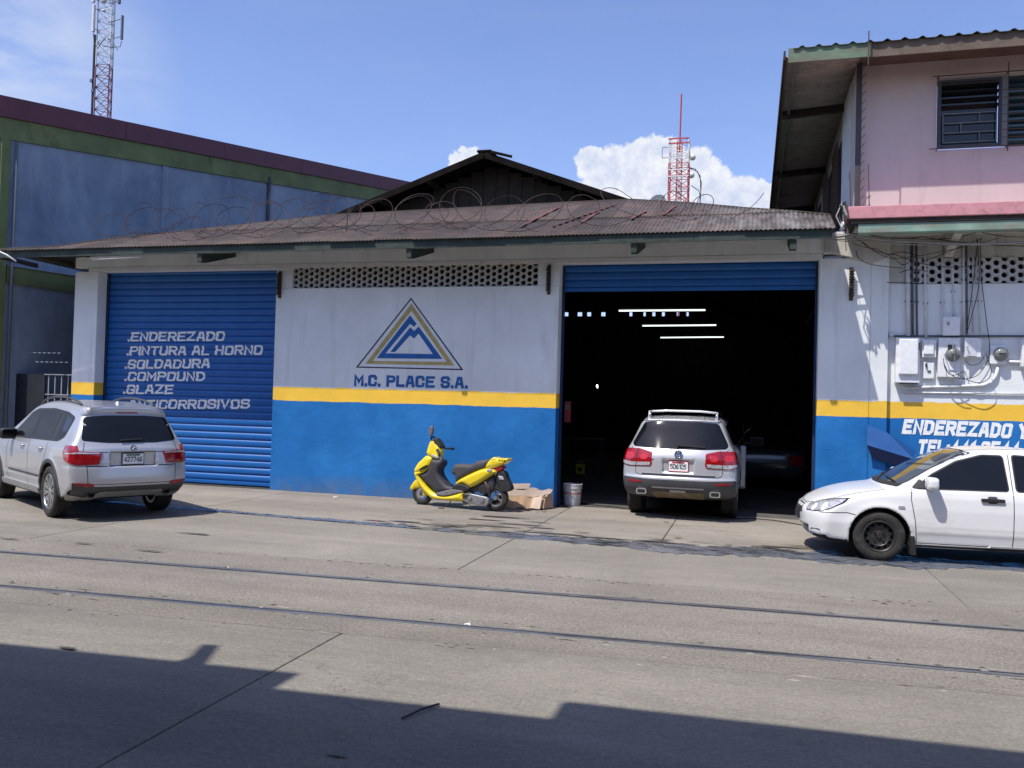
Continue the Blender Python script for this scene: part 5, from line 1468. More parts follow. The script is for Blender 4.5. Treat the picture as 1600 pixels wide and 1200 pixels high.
def surf_mesh(name, F, lo, hi, res, mats, matf=None, smooth_it=1):
    P, Fc = surface(F, lo, hi, res)
    me = bpy.data.meshes.new(name)
    me.vertices.add(len(P)); me.vertices.foreach_set('co', P.ravel())
    me.loops.add(Fc.size); me.loops.foreach_set('vertex_index', Fc.ravel())
    me.polygons.add(len(Fc)); me.polygons.foreach_set('loop_start', np.arange(0, Fc.size, 4)); me.polygons.foreach_set('loop_total', np.full(len(Fc), 4))
    me.polygons.foreach_set('use_smooth', [True] * len(Fc))
    mats = mats if isinstance(mats, (list, tuple)) else [mats]
    for m in mats: me.materials.append(m)
    if matf is not None:
        C = P[Fc].mean(1); Nn = np.cross(P[Fc[:, 2]] - P[Fc[:, 0]], P[Fc[:, 3]] - P[Fc[:, 1]]); Nn /= np.linalg.norm(Nn, axis=1)[:, None] + 1e-9
        me.polygons.foreach_set('material_index', matf(C, Nn).astype(int))
    me.update(calc_edges=True); me.validate(); return me
def bvh_of(me):
    return BVHTree.FromPolygons([v.co.copy() for v in me.vertices], [tuple(p.vertices) for p in me.polygons])
def patch(bvh, pts, d, off, m, name, parent, dens=.05, skirt=.015, lift=None, far=4., **k):
    """a panel cut to the outline pts and laid on the body along direction d"""
    d = Vector(d).normalized()
    if abs(d.z) > .9: u, v = Vector((1, 0, 0)), Vector((0, 1, 0))
    else: u = d.cross(Vector((0, 0, 1))).normalized(); v = u.cross(d).normalized()
    bm = bmesh.new(); P2 = [(Vector(p).dot(u), Vector(p).dot(v)) for p in pts]
    f = bm.faces.new([bm.verts.new((a, b, 0)) for a, b in P2])
    for ax in (0, 1):
        lo_, hi_ = min(p[ax] for p in P2), max(p[ax] for p in P2); n = max(1, int((hi_ - lo_) / dens))
        for i in range(1, n):
            c = lo_ + (hi_ - lo_) * i / n; co = (c, 0, 0) if ax == 0 else (0, c, 0); no = (1, 0, 0) if ax == 0 else (0, 1, 0)
            bmesh.ops.bisect_plane(bm, geom=bm.verts[:] + bm.edges[:] + bm.faces[:], plane_co=co, plane_no=no, dist=1e-5)
    for vtx in bm.verts:
        o = u * vtx.co.x + v * vtx.co.y
        h = bvh.ray_cast(o - d * far, d)
        if h[0] is None:
            q = o + d * d.dot(Vector(pts[0]))
            hh = bvh.find_nearest(q); p, nn = hh[0], hh[1]
        else: p, nn = h[0], h[1]
        if nn.dot(d) > 0: nn = -nn
        nn = (nn - d * .6).normalized()
        vtx.co = p + nn * off
    bmesh.ops.recalc_face_normals(bm, faces=bm.faces[:])
    if sum(fc.normal.dot(d) for fc in bm.faces) > 0: bmesh.ops.reverse_faces(bm, faces=bm.faces[:])
    be = [e for e in bm.edges if len(e.link_faces) == 1]
    r = bmesh.ops.extrude_edge_only(bm, edges=be)
    for g_ in r['geom']:
        if isinstance(g_, bmesh.types.BMVert): g_.co += d * (skirt + off)
    for fc in bm.faces: fc.smooth = True
    me = bpy.data.meshes.new(name); bm.to_mesh(me); bm.free(); me.materials.append(m)
    me.set_sharp_from_angle(angle=R(40))
    return tag(link(name, me, parent), **k)
def rpoly(pts, r=.04, n=4):
    out = []; m = len(pts)
    for i in range(m):
        a, b, c = [Vector(pts[j % m]) for j in (i - 1, i, i + 1)]
        la, lc = (a - b).length, (c - b).length; q = min(r, la * .45, lc * .45)
        p0 = b + (a - b).normalized() * q; p2 = b + (c - b).normalized() * q
        for k in range(n + 1):
            t = k / n; out.append(tuple(p0 * (1 - t) ** 2 + b * 2 * t * (1 - t) + p2 * t * t))
    return out
def grow(pts2, e):
    n = len(pts2); P = [Vector(p) for p in pts2]; A = sum(P[i].x * P[(i + 1) % n].y - P[(i + 1) % n].x * P[i].y for i in range(n)); s = 1 if A > 0 else -1
    out = []
    for i in range(n):
        a = (P[i] - P[i - 1]); b = (P[(i + 1) % n] - P[i])
        a = a.normalized() if a.length > 1e-6 else b.normalized(); b = b.normalized() if b.length > 1e-6 else a
        na, nb_ = Vector((a.y, -a.x)) * s, Vector((b.y, -b.x)) * s; m_ = (na + nb_)
        m_ = m_.normalized() if m_.length > 1e-4 else na
        out.append(tuple(P[i] + m_ * e / max(.5, m_.dot(na))))
    return out
def side_pts(p2, s): return [(x_, s * 1.0, z_) for x_, z_ in p2]
def rear_pts(p2): return [(0., y_, z_) for y_, z_ in p2]
def side_patch(bvh, p2, s, off, m, name, parent, **k):
    k.setdefault('dens', .032); return patch(bvh, side_pts(p2, s), (0, -s, 0), off, m, name, parent, **k)
def rear_patch(bvh, p2, off, m, name, parent, **k): return patch(bvh, rear_pts(p2), (1, 0, 0), off, m, name, parent, **k)
def front_patch(bvh, p2, off, m, name, parent, **k): return patch(bvh, rear_pts(p2), (-1, 0, 0), off, m, name, parent, far=8, **k)
def ring_strip(p2, w):  # closed outline ribbon as list of quads
    o = grow(p2, w / 2); i = grow(p2, -w / 2); n = len(p2)
    return [[o[k], o[(k + 1) % n], i[(k + 1) % n], i[k]] for k in range(n)]
def line_patch(bvh, p2, w, d, off, m, name, parent, closed=False):
    """thin dark seam that follows the body"""
    d = Vector(d).normalized(); u = d.cross(Vector((0, 0, 1))).normalized() if abs(d.z) < .9 else Vector((1, 0, 0)); v = u.cross(d).normalized() if abs(d.z) < .9 else Vector((0, 1, 0))
    P = []
    Q = p2 + ([p2[0]] if closed else [])
    for a, b in zip(Q, Q[1:]):
        a, b = Vector(a), Vector(b); n = max(1, int((b - a).length / .04))
        for k in range(n): P.append(a.lerp(b, k / n))
    P.append(Vector(Q[-1])); W3 = []
    for p in P:
        h = bvh.ray_cast(p - d * 5 - d * p.dot(d), d)
        if h[0] is None: continue
        nn = h[1] if h[1].dot(d) < 0 else -h[1]; W3.append((h[0] + nn * off, nn))
    mb = MB(); pr = None
    for i, (p, nn) in enumerate(W3):
        t = (W3[min(i + 1, len(W3) - 1)][0] - W3[max(i - 1, 0)][0])
        if t.length < 1e-6: continue
        s_ = t.normalized().cross(nn).normalized() * w / 2
        if pr and (p - pr[2]).length < .2: mb.add([pr[0], pr[1], p - s_, p + s_], [(0, 1, 2, 3)])
        pr = (p + s_, p - s_, p)
    if mb.v: return mb.build(name, m, parent, local=True, fixn=False)

# ------------------------------------------------------------------ vehicles
def tyre_mesh(Rr, rim, w, knob=True):
    mb = MB(); h = w / 2
    prof = [(rim - .005, -h * .80), (rim + .012, -h * .92), (rim + (Rr - rim) * .45, -h), (Rr - .035, -h * .96), (Rr - .010, -h * .84), (Rr, -h * .72)]
    gr = [-.42, -.14, .14, .42]
    for g_ in gr: prof += [(Rr + .001, h * (g_ - .045)), (Rr - .010, h * (g_ - .035)), (Rr - .010, h * (g_ + .035)), (Rr + .001, h * (g_ + .045))]
    prof += [(Rr, h * .72), (Rr - .010, h * .84), (Rr - .035, h * .96), (rim + (Rr - rim) * .45, h), (rim + .012, h * .92), (rim - .005, h * .80)]
    mb.lathe(prof, 56, 'y'); return mb.mesh('tyre', RUBBER, angle=35)
RIMSIL = mat('alloy_silver', (.50, .51, .53), .28, .85, var=.06)
RIMBLK = mat('black_steel_wheel', (.03, .03, .032), .45, .2, var=.2, dirt=.25, dcol=(.12, .09, .07), ds=12)
def rim_mesh(kind, rim, w):
    mb = MB(); h = w / 2
    m = RIMSIL if kind != 'steel' else RIMBLK
    mb.lathe([(rim, h * .86), (rim - .012, h * .90), (rim - .022, h * .80), (rim - .03, h * .3), (rim - .04, -h * .8), (rim, -h * .82)], 48, 'y')
    mb.lathe([(0, -h * .1), (rim - .035, -h * .1)], 40, 'y', mi=1)      # dark back with brake
    if kind == 'steel':
        n = 48; holes = 12
        prof = [(.0, h * .42), (.045, h * .42), (.06, h * .38), (.09, h * .36), (.115, h * .46), (rim * .62, h * .52), (rim * .66, h * .50)]
        mb.lathe(prof, n, 'y')
        r0, r1 = rim * .66, rim * .82; 
        for k in range(holes):
            t0 = 2 * math.pi * (k + .28) / holes; t1 = 2 * math.pi * (k + 1 - .28) / holes; 
            ps = [(r * math.cos(t), h * (.50 - .10 * (r - r0) / (r1 - r0)), r * math.sin(t)) for r, t in ((r0, t0), (r0, t1), (r1, t1), (r1, t0))]
            mb.add(ps, [(0, 1, 2, 3)])
        mb.lathe([(r1, h * .40), (rim - .03, h * .30)], n, 'y')
        for k in range(4):
            t = 2 * math.pi * (k + .5) / 4; mb.lathe([(0, h * .36 + .03), (.012, h * .36 + .028), (.014, h * .36)], 6, 'y', (.07 * math.cos(t), 0, .07 * math.sin(t)))
        mb.lathe([(0, h * .60), (.028, h * .58), (.034, h * .42)], 16, 'y')
    else:
        ns = 10 if kind == 'vspoke' else 5
        for k in range(ns):
            t = 2 * math.pi * k / ns
            for dt in ((-.085, .10) if kind == 'vspoke' else (-.14, .14)):
                a0, a1 = t + dt * .25, t + dt * (1.0 if kind == 'vspoke' else .9)
                p = Vector((.05 * math.cos(a0), h * .62, .05 * math.sin(a0))); q_ = Vector(((rim - .02) * math.cos(a1), h * .74, (rim - .02) * math.sin(a1)))
                mb.bar(p, q_, .022 if kind == 'vspoke' else .038, .035, up=(0, 1, 0))
        mb.lathe([(0, h * .80), (.04, h * .79), (.062, h * .70), (.065, h * .45)], 20, 'y')
    return mb.mesh('rim', [m, BLACKPL], angle=35)
def add_wheels(car, Rr, rim, w, pos, kind, steer=0.):
    tm, rm_ = tyre_mesh(Rr, rim, w), rim_mesh(kind, rim, w)
    for (x_, y_) in pos:
        s = 1 if y_ > 0 else -1
        wh = bpy.data.objects.new('wheel', None); COL.objects.link(wh); wh.parent = car; wh.location = (x_, y_, Rr)
        wh.rotation_euler = (0, rnd.uniform(0, 6), (0 if s > 0 else math.pi) + (steer if x_ > 2 else 0)); wh.empty_display_size = .1
        link('tyre', tm, wh); link('rim', rm_, wh)
def badge_disc(parent, c, nrm, r, m, name='badge', rim=CHROME):
    nrm = Vector(nrm).normalized(); mb = MB()
    mb.lathe([(0, 0), (r * .86, 0), (r * .86, .003), (r, .003), (r, -.012)], 24, 'z', mi=0)
    o = mb.build(name, [m], parent, local=True)
    o.rotation_euler = nrm.to_track_quat('Z', 'Y').to_euler(); o.location = c
    return o
def hit(bvh, y_, z_, d=(1, 0, 0), far=5):
    d = Vector(d)
    if abs(d.x) > .5: o = Vector((0, y_, z_)) - d * far if d.x > 0 else Vector((9, y_, z_))
    h = bvh.ray_cast(o, d); return h[0], h[1]
def plate(parent, bvh, y0, zc, txt, w=.32, h=.155, frame=BLACKPL, tilt=0., top=None, d=(1, 0, 0), rearx=None, plm=None):
    p, n_ = hit(bvh, y0, zc, d); sgn = -1 if d[0] > 0 else 1
    x_ = p.x + sgn * .02
    t = MB().box(min(x_, x_ - sgn * .012), max(x_, x_ - sgn * .012), y0 - w / 2, y0 + w / 2, zc - h / 2, zc + h / 2).build('number_plate', plm or PAINTWHITE, parent, local=True)
    fr_ = MB()
    e = .008
    for (a, b, c_, d_) in ((-w / 2 - e, w / 2 + e, -h / 2 - e, -h / 2), (-w / 2 - e, w / 2 + e, h / 2, h / 2 + e), (-w / 2 - e, -w / 2, -h / 2, h / 2), (w / 2, w / 2 + e, -h / 2, h / 2)):
        fr_.box(min(x_ + sgn * .004, x_ - sgn * .01), max(x_ + sgn * .004, x_ - sgn * .01), y0 + a, y0 + b, zc + c_, zc + d_)
    fr_.build('plate_frame', frame, t, local=True)
    # characters: written in a local x-z sheet, then turned to face backwards
    mb = lettering(txt, 0, 0, h * .52, w * .86, w=1.25)
    mb.v = [(x_ + sgn * .003, y0 + (w * .43 - a) * (1 if sgn < 0 else -1), zc - h * .30 + c_) for (a, b, c_) in mb.v]
    mb.build('plate_number', BLACKPL, t, local=True, fixn=False)
    if top:
        MB().box(min(x_ + sgn * .0035, x_), max(x_ + sgn * .0035, x_), y0 - w * .32, y0 + w * .32, zc + h * .30, zc + h * .44).build('plate_band', top, t, local=True)
    return t

SILVER = mat('silver_car_paint', (.46, .47, .50), .28, .40, var=.02, coat=.8)
SILVER2 = mat('pale_silver_car_paint', (.49, .50, .52), .30, .32, var=.02, coat=.8, dirt=.08, dcol=(.3, .26, .2), ds=4)
WHITECAR = mat('white_car_paint', (.74, .75, .76), .28, 0, var=.02, coat=.6, dirt=.12, dcol=(.45, .40, .34), ds=3, stretch=(.6, 1, 2))
DARKCAR = mat('dark_grey_car_paint', (.05, .055, .06), .25, .3, coat=.8)
SEAM = mat('panel_gap', (.012, .012, .014), .8)
REDL = mat('red_lamp_lens', (.27, .004, .008), .12, var=.4, vs=25, coat=1.)
LAMPREF = mat('lamp_reflector_silver', (.75, .76, .78), .35, .2)
CLEARL = mat('clear_lamp_lens', (.55, .56, .58), .08, .35, var=.5, vs=30, coat=1.)
CLAD = mat('dark_cladding', (.055, .057, .062), .6, var=.12, dirt=.15, dcol=(.13, .11, .09), ds=6)
SKID = mat('skid_plate_grey', (.33, .335, .34), .45, .3, var=.1, dirt=.25, dcol=(.2, .16, .12), ds=7)
MUDDY = mat('dusty_underbody', (.16, .125, .075), .8, var=.3, vs=8, dirt=.3, dcol=(.05, .04, .03))
UNDER = mat('underbody_black', (.014, .013, .013), .9)
PINKREF = mat('dark_red_reflector', (.30, .012, .02), .2)

def car_body(car, prof, Wf, planf, L, axles, Rw, res, paint, bowr=.22, bowf=.30, crown=.05, kk=.07, zlo=.12, zhi=1.9, flare=.025, extra=None, roof_k=.12, wellr=.045):
    fld = Field2(catmull(prof, 5), pad=.35, res=.012)
    def F(X, Y, Z):
        ay = np.abs(Y); w = Wf(X, Z) * planf(X, Z)
        for ax in axles:
            dd = np.sqrt((X - ax) ** 2 + (Z - Rw) ** 2)
            w = w + flare * np.exp(-((dd - Rw - .02) / .09) ** 2) * (Z < Rw + .6)
        rr = np.clip(ay / .9, 0, 1.2)
        fr_ = np.clip(1 - X / 1.5, 0, 1); ff = np.clip(1 - (L - X) / 1.5, 0, 1)
        Xs = X - bowr * rr ** 3.2 * fr_ + bowf * rr ** 3.0 * ff
        Zs = Z + crown * rr ** 2 * np.clip((Z - .6) / .5, 0, 1)
        d1 = fld(Xs + 0 * Z, Zs + 0 * X) ; d2 = (ay - w) * .97
        kz = kk + (roof_k - kk) * np.clip((Z - 1.15) / .25, 0, 1)
        V = smax(d1, d2, kz)
        for ax in axles:
            cyl = np.sqrt((X - ax) ** 2 + (Z - Rw) ** 2) - (Rw + wellr)
            well = np.maximum(cyl, .56 - ay)
            V = smax(V, -well, .016)
        if extra: V = extra(V, X, Y, Z)
        return V
    def matf(C, N_):
        o = np.zeros(len(C))
        for ax in axles:
            dd = np.sqrt((C[:, 0] - ax) ** 2 + (C[:, 2] - Rw) ** 2)
            w = (np.abs(C[:, 1]) < 1.2) & (dd < Rw + wellr + .006) & (np.abs(N_[:, 1]) < .8)
            w |= (dd < Rw + wellr) & (np.abs(C[:, 1]) < .7)
            o[w] = 1
        o[(N_[:, 2] < -.55) & (C[:, 2] < .55)] = 1
        return o
    me = surf_mesh('body', F, (-.12, -1.08, zlo), (L + .15, 1.08, zhi), res, [paint, UNDER], matf)
    b = link('body', me, car)
    return b, bvh_of(me)
def lerp_tab(tab):
    xs_, ys_ = [t[0] for t in tab], [t[1] for t in tab]
    return lambda v: np.interp(v, xs_, ys_)
def mirror(car, bvh, x_, z_, s, paint, y0=.86, size=1., m2=None):
    def F(X, Y, Z):
        a = (X - 0) / (.075 * size); b_ = (Y) / (.13 * size); c = Z / (.085 * size)
        return (np.sqrt(np.sqrt(a ** 4 + b_ ** 4 + c ** 4)) - 1) * .07
    me = surf_mesh('mirror_housing', F, (-.14, -.2, -.14), (.14, .2, .14), .014, paint)
    o = link('mirror_housing', me, car); o.location = (x_, s * (y0 + .14 * size), z_)
    gl = MB().box(-.004, .004, -.10 * size, .10 * size, -.062 * size, .062 * size).build('mirror_glass', GLASSDK, o, bevel=.01, local=True); gl.location = (-.074 * size, 0, 0)
    MB().bar((x_ + .01, s * (y0 - .05), z_ - .05), (x_, s * (y0 + .06), z_ - .03), .05, .035).build('mirror_stalk', BLACKPL, car, local=True)
def handle(car, bvh, x_, z_, s, m):
    h = bvh.ray_cast(Vector((x_, s * 2, z_)), Vector((0, -s, 0)))[0]
    if h is None: return
    y_ = h.y
    MB().tube([(x_ - .10, y_ - s * .005, z_), (x_ - .08, y_ + s * .03, z_), (x_, y_ + s * .037, z_ + .004), (x_ + .08, y_ + s * .03, z_), (x_ + .10, y_ - s * .005, z_)], .014, 8).build('door_handle', m, car, smooth=True, local=True)

# ---------- silver sports utility vehicle at the blue shutter
def suv_left():
    L = 4.85
    car = thing('parked_car', 'silver sports utility vehicle seen from behind, parked in front of the closed blue shutter', 'car', (-8.362, 10.302, 0), R(150.0))
    prof = [(.62, .27), (.16, .40), (.04, .47), (.0, .56), (.0, .66), (.02, .80), (.045, .95), (.075, 1.045, 1), (.115, 1.10), (.26, 1.34), (.385, 1.52), (.365, 1.60, 1), (.42, 1.635), (.8, 1.665), (1.4, 1.70), (2.0, 1.70), (2.5, 1.655), (2.8, 1.585),
            (3.2, 1.38), (3.55, 1.17), (3.75, 1.10, 1), (4.2, 1.05), (4.55, .96), (4.74, .82), (4.82, .62), (4.82, .42), (4.70, .28), (4.2, .24), (2.4, .25)]
    wz = lerp_tab([(.2, .80), (.35, .86), (.5, .885), (.72, .893), (.90, .89), (1.02, .872), (1.09, .845), (1.13, .815), (1.70, .60), (1.9, .55)])
    pl = lerp_tab([(-.1, .955), (.3, .985), (1.0, 1.0), (3.6, 1.0), (4.3, .97), (4.85, .90)])
    def W_(X, Z): return wz(Z) + 0 * X
    def P_(X, Z):
        g = np.clip((Z - 1.1) / .5, 0, 1); up_ = np.interp(X, [0, .9, 2.2, 3.4], [.93, 1., 1., .94]); return pl(X) * (1 - g) + pl(X) * up_ * g + 0 * Z
    def ex(V, X, Y, Z):
        # raised shoulder crease and number-plate recess
        rec = np.maximum(np.maximum(np.abs(Y) - .335, np.abs(Z - .885) - .095), X - .085)
        V = smax(V, -rec, .02)
        V = V + .007 * np.exp(-((Z - .80) / .022) ** 2) * (X < .4)
        V = V + .006 * np.exp(-((Z - .55) / .03) ** 2) * ((X > 1.5) & (X < 3.4))
        return V
    b, bv = car_body(car, prof, W_, P_, L, (1.0, 3.92), .375, .018, SILVER, bowr=.17, bowf=.34, crown=.045, kk=.075, zhi=1.85, extra=ex)
    add_wheels(car, .372, .255, .27, [(1.0, .765), (1.0, -.765), (3.92, .765), (3.92, -.765)], 'vspoke')
    # glass
    rear = rpoly([(-.615, 1.475), (-.70, 1.145), (-.35, 1.115), (.35, 1.115), (.70, 1.145), (.615, 1.475), (.3, 1.50), (-.3, 1.50)], .05)
    rear_patch(bv, rear, .004, GLASSDK, 'rear_window', car)
    sp = rpoly([(-.60, 1.60), (-.64, 1.50), (-.3, 1.53), (.3, 1.53), (.64, 1.50), (.60, 1.60), (.3, 1.625), (-.3, 1.625)], .03)
    rear_patch(bv, sp, .014, SILVER, 'roof_spoiler', car, skirt=.03)
    rear_patch(bv, rpoly([(-.16, 1.555), (-.16, 1.535), (.16, 1.535), (.16, 1.555)], .008), .018, PINKREF, 'brake_light_strip', car)
    q3 = rpoly([(.62, 1.43), (.70, 1.20), (.86, 1.135), (1.20, 1.13), (1.12, 1.46), (.95, 1.50)], .05)
    rd = rpoly([(1.25, 1.13), (2.08, 1.115), (2.08, 1.525), (1.6, 1.545), (1.19, 1.50)], .04)
    fd = rpoly([(2.14, 1.115), (3.18, 1.10), (2.95, 1.29), (2.66, 1.46), (2.42, 1.52), (2.14, 1.53)], .04)
    for s in (1, -1):
        for q_ in (q3, rd, fd): side_patch(bv, q_, s, .004, GLASSDK, 'side_window', car)
        full = grow(rpoly([(.58, 1.46), (.66, 1.18), (.85, 1.11), (2.1, 1.09), (3.28, 1.075), (2.70, 1.485), (2.42, 1.55), (1.6, 1.57), (.9, 1.53)], .05), .004)
        side_patch(bv, full, s, .0018, BLACKPL, 'window_surround', car)
        for xs_ in ([(2.11, .32), (2.11, 1.10)], [(1.20, 1.11), (1.24, .86), (1.36, .70), (1.42, .45), (1.5, .32)], [(3.26, 1.08), (3.30, .8), (3.24, .5), (3.2, .34)], [(1.5, .325), (3.2, .325)]):
            line_patch(bv, [(x_, 0, z_) for x_, z_ in xs_], .009, (0, -s, 0), .002, SEAM, 'door_seam', car)
        handle(car, bv, 1.48, .98, s, SILVER); handle(car, bv, 2.42, .975, s, SILVER)
        side_patch(bv, rpoly([(1.55, .575), (1.55, .545), (3.15, .545), (3.15, .575)], .01), s, .010, CLAD, 'side_rub_strip', car)
        sill = rpoly([(1.46, .40), (1.46, .31), (3.46, .31), (3.46, .40)], .03)
        side_patch(bv, sill, s, .03, SKID, 'side_step', car, skirt=.05)
        for ax in (1.0, 3.92):   # dark arch lips
            n = 22; P = []
            for rr_, rev in ((.425, 0), (.475, 1)):
                seq = [(ax + rr_ * math.cos(t), .375 + rr_ * math.sin(t)) for t in [R(-8) + R(196) * i / n for i in range(n + 1)]]
                P += seq if not rev else seq[::-1]
            P = [(x_, max(z_, .30)) for x_, z_ in P]
            side_patch(bv, P, s, .008, CLAD, 'wheel_arch_trim', car, dens=.03)
        mirror(car, bv, 3.02, 1.13, s, BLACKPL, y0=.80, size=1.05)
        # roof rails
        zz = 1.665
        pts = []
        for f in range(15):
            x_ = .72 + 1.95 * f / 14; h = bv.ray_cast(Vector((x_, s * .545, 3)), Vector((0, 0, -1)))[0]
            e = math.sin(math.pi * min(1, max(0, f / 14))) ** .35 if 0 < f < 14 else 0
            pts.append((x_, s * .545, h.z + .005 + .065 * e))
        MB().tube(pts, .017, 8).build('roof_rail', CLAD, car, smooth=True, local=True)
        # tail lamps: a patch that wraps round the corner
        dg = (1, -.62 * s, 0)
        lampp = [(.06, .44), (.06, .44), (.10, .60)]
        def lp_(pts_): return [(x_, y_ * s, z_) for (x_, y_, z_) in pts_]
        P = lp_([(.03, .47, .975), (.03, .55, .985), (.10, .78, 1.0), (.14, .795, 1.075), (.36, .875, 1.075), (.44, .885, .96), (.34, .885, .865), (.10, .80, .81), (.04, .52, .815), (.03, .50, .83)])
        u_ = Vector(dg).normalized().cross(Vector((0, 0, 1))).normalized()
        patch(bv, P, dg, .010, REDL, 'tail_light', car, dens=.03)
        patch(bv, lp_([(.035, .50, .975), (.10, .80, .985), (.38, .885, .965), (.38, .885, .955), (.10, .80, .965), (.035, .50, .962)]), dg, .015, CLEARL, 'lamp_divider', car, dens=.05)
    line_patch(bv, [(0, .665, 1.12), (0, .70, .98), (0, .655, .80), (0, .64, .56), (0, .60, .535), (0, -.60, .535), (0, -.64, .56), (0, -.655, .80), (0, -.70, .98), (0, -.665, 1.12)], .009, (1, 0, 0), .002, SEAM, 'tailgate_seam', car)
    line_patch(bv, [(0, -.66, .79), (0, .66, .79)], .012, (1, 0, 0), .002, SEAM, 'tailgate_crease', car)
    line_patch(bv, [(0, -.50, .985), (0, .50, .985)], .010, (1, 0, 0), .002, SEAM, 'tailgate_crease', car)
    # bumper: dark middle, grey skid lip, reflectors, exhausts
    rear_patch(bv, rpoly([(-.84, .58), (-.80, .34), (-.60, .315), (-.45, .415), (.45, .415), (.60, .315), (.80, .34), (.84, .58), (.68, .50), (-.68, .50)], .04), .009, CLAD, 'bumper_insert', car, dens=.04)
    rear_patch(bv, rpoly([(-.86, .40), (-.80, .30), (-.55, .27), (-.42, .34), (.42, .34), (.55, .27), (.80, .30), (.86, .40), (.60, .345), (.45, .44), (-.45, .44), (-.60, .345)], .03), .018, SKID, 'skid_lip', car, dens=.04, skirt=.03)
    for s in (1, -1):
        rear_patch(bv, rpoly([(s * .56, .545), (s * .56, .505), (s * .79, .525), (s * .79, .565)], .01), .014, PINKREF, 'bumper_reflector', car)
        h, _ = hit(bv, s * .58, .40)
        MB().lathe([(.0, .03), (.045, .03), (.045, -.05), (.055, -.055), (.062, -.04), (.062, .1)], 20, 'x', (h.x - .0, s * .56, .40)).build('exhaust_pipe', BLACKPL, car, smooth=False, local=True, angle=40)
    plate(car, bv, .0, .885, '427746', w=.31, h=.15, top=mat('plate_green', (.06, .12, .08), .6))
    h, n_ = hit(bv, 0, 1.045)
    bd_ = badge_disc(car, h - Vector((.016, 0, 0)), (-1, 0, .25), .041, mat('badge_navy', (.02, .03, .07), .3))
    qm = MB()
    for k in (0, 2):
        pts = [(0, 0, .0012)] + [(.027 * math.cos(t), .027 * math.sin(t), .0012) for t in [math.pi / 2 * k + math.pi / 2 * i / 6 for i in range(7)]]
        qm.add(pts, [tuple(range(8))])
    qm.build('badge_quarters', PAINTWHITE, bd_, local=True, fixn=False)
    MB().lathe([(.029, .001), (.031, .0022), (.034, .001)], 20).build('badge_ring', CHROME, bd_, local=True)
    # wiper, antenna fin
    a, _ = hit(bv, .18, 1.15); b2, _ = hit(bv, -.14, 1.17)
    MB().tube([a + Vector((-.03, 0, 0)), b2 + Vector((-.03, 0, 0))], .011, 6).build('rear_wiper', BLACKPL, car, local=True)
    zt_ = bv.ray_cast(Vector((.78, 0, 3)), Vector((0, 0, -1)))[0].z
    MB().prism([(.74, zt_ - .01), (.88, zt_ - .01), (.80, zt_ + .035), (.76, zt_ + .045)], -.008, .008, 'xz').build('antenna_fin', PAINTWHITE, car, local=True, bevel=.004)
    side_patch(bv, [(.5, .3), (.52, .3), (.52, .31), (.5, .31)], 1, -.01, SEAM, 'jack_point', car) if False else None
    front_glass = rpoly([(-.56, 1.52), (-.70, 1.20), (.70, 1.20), (.56, 1.52)], .05)
    front_patch(bv, front_glass, .004, GLASSDK, 'windscreen', car)
    for s in (1, -1):
        front_patch(bv, rpoly([(s * .42, .86), (s * .76, .90), (s * .76, .76), (s * .42, .74)], .03), .006, CLEARL, 'headlight', car)
    front_patch(bv, rpoly([(-.30, .86), (-.30, .68), (.30, .68), (.30, .86)], .04), .006, BLACKPL, 'grille', car)
    return car
_c = suv_left(); _p = _c.matrix_basis @ Vector((1, .85, 0)); _c.scale = (.965, .94, .985)
_c.location += (_p - (_c.matrix_basis @ Vector((1, .85, 0))))

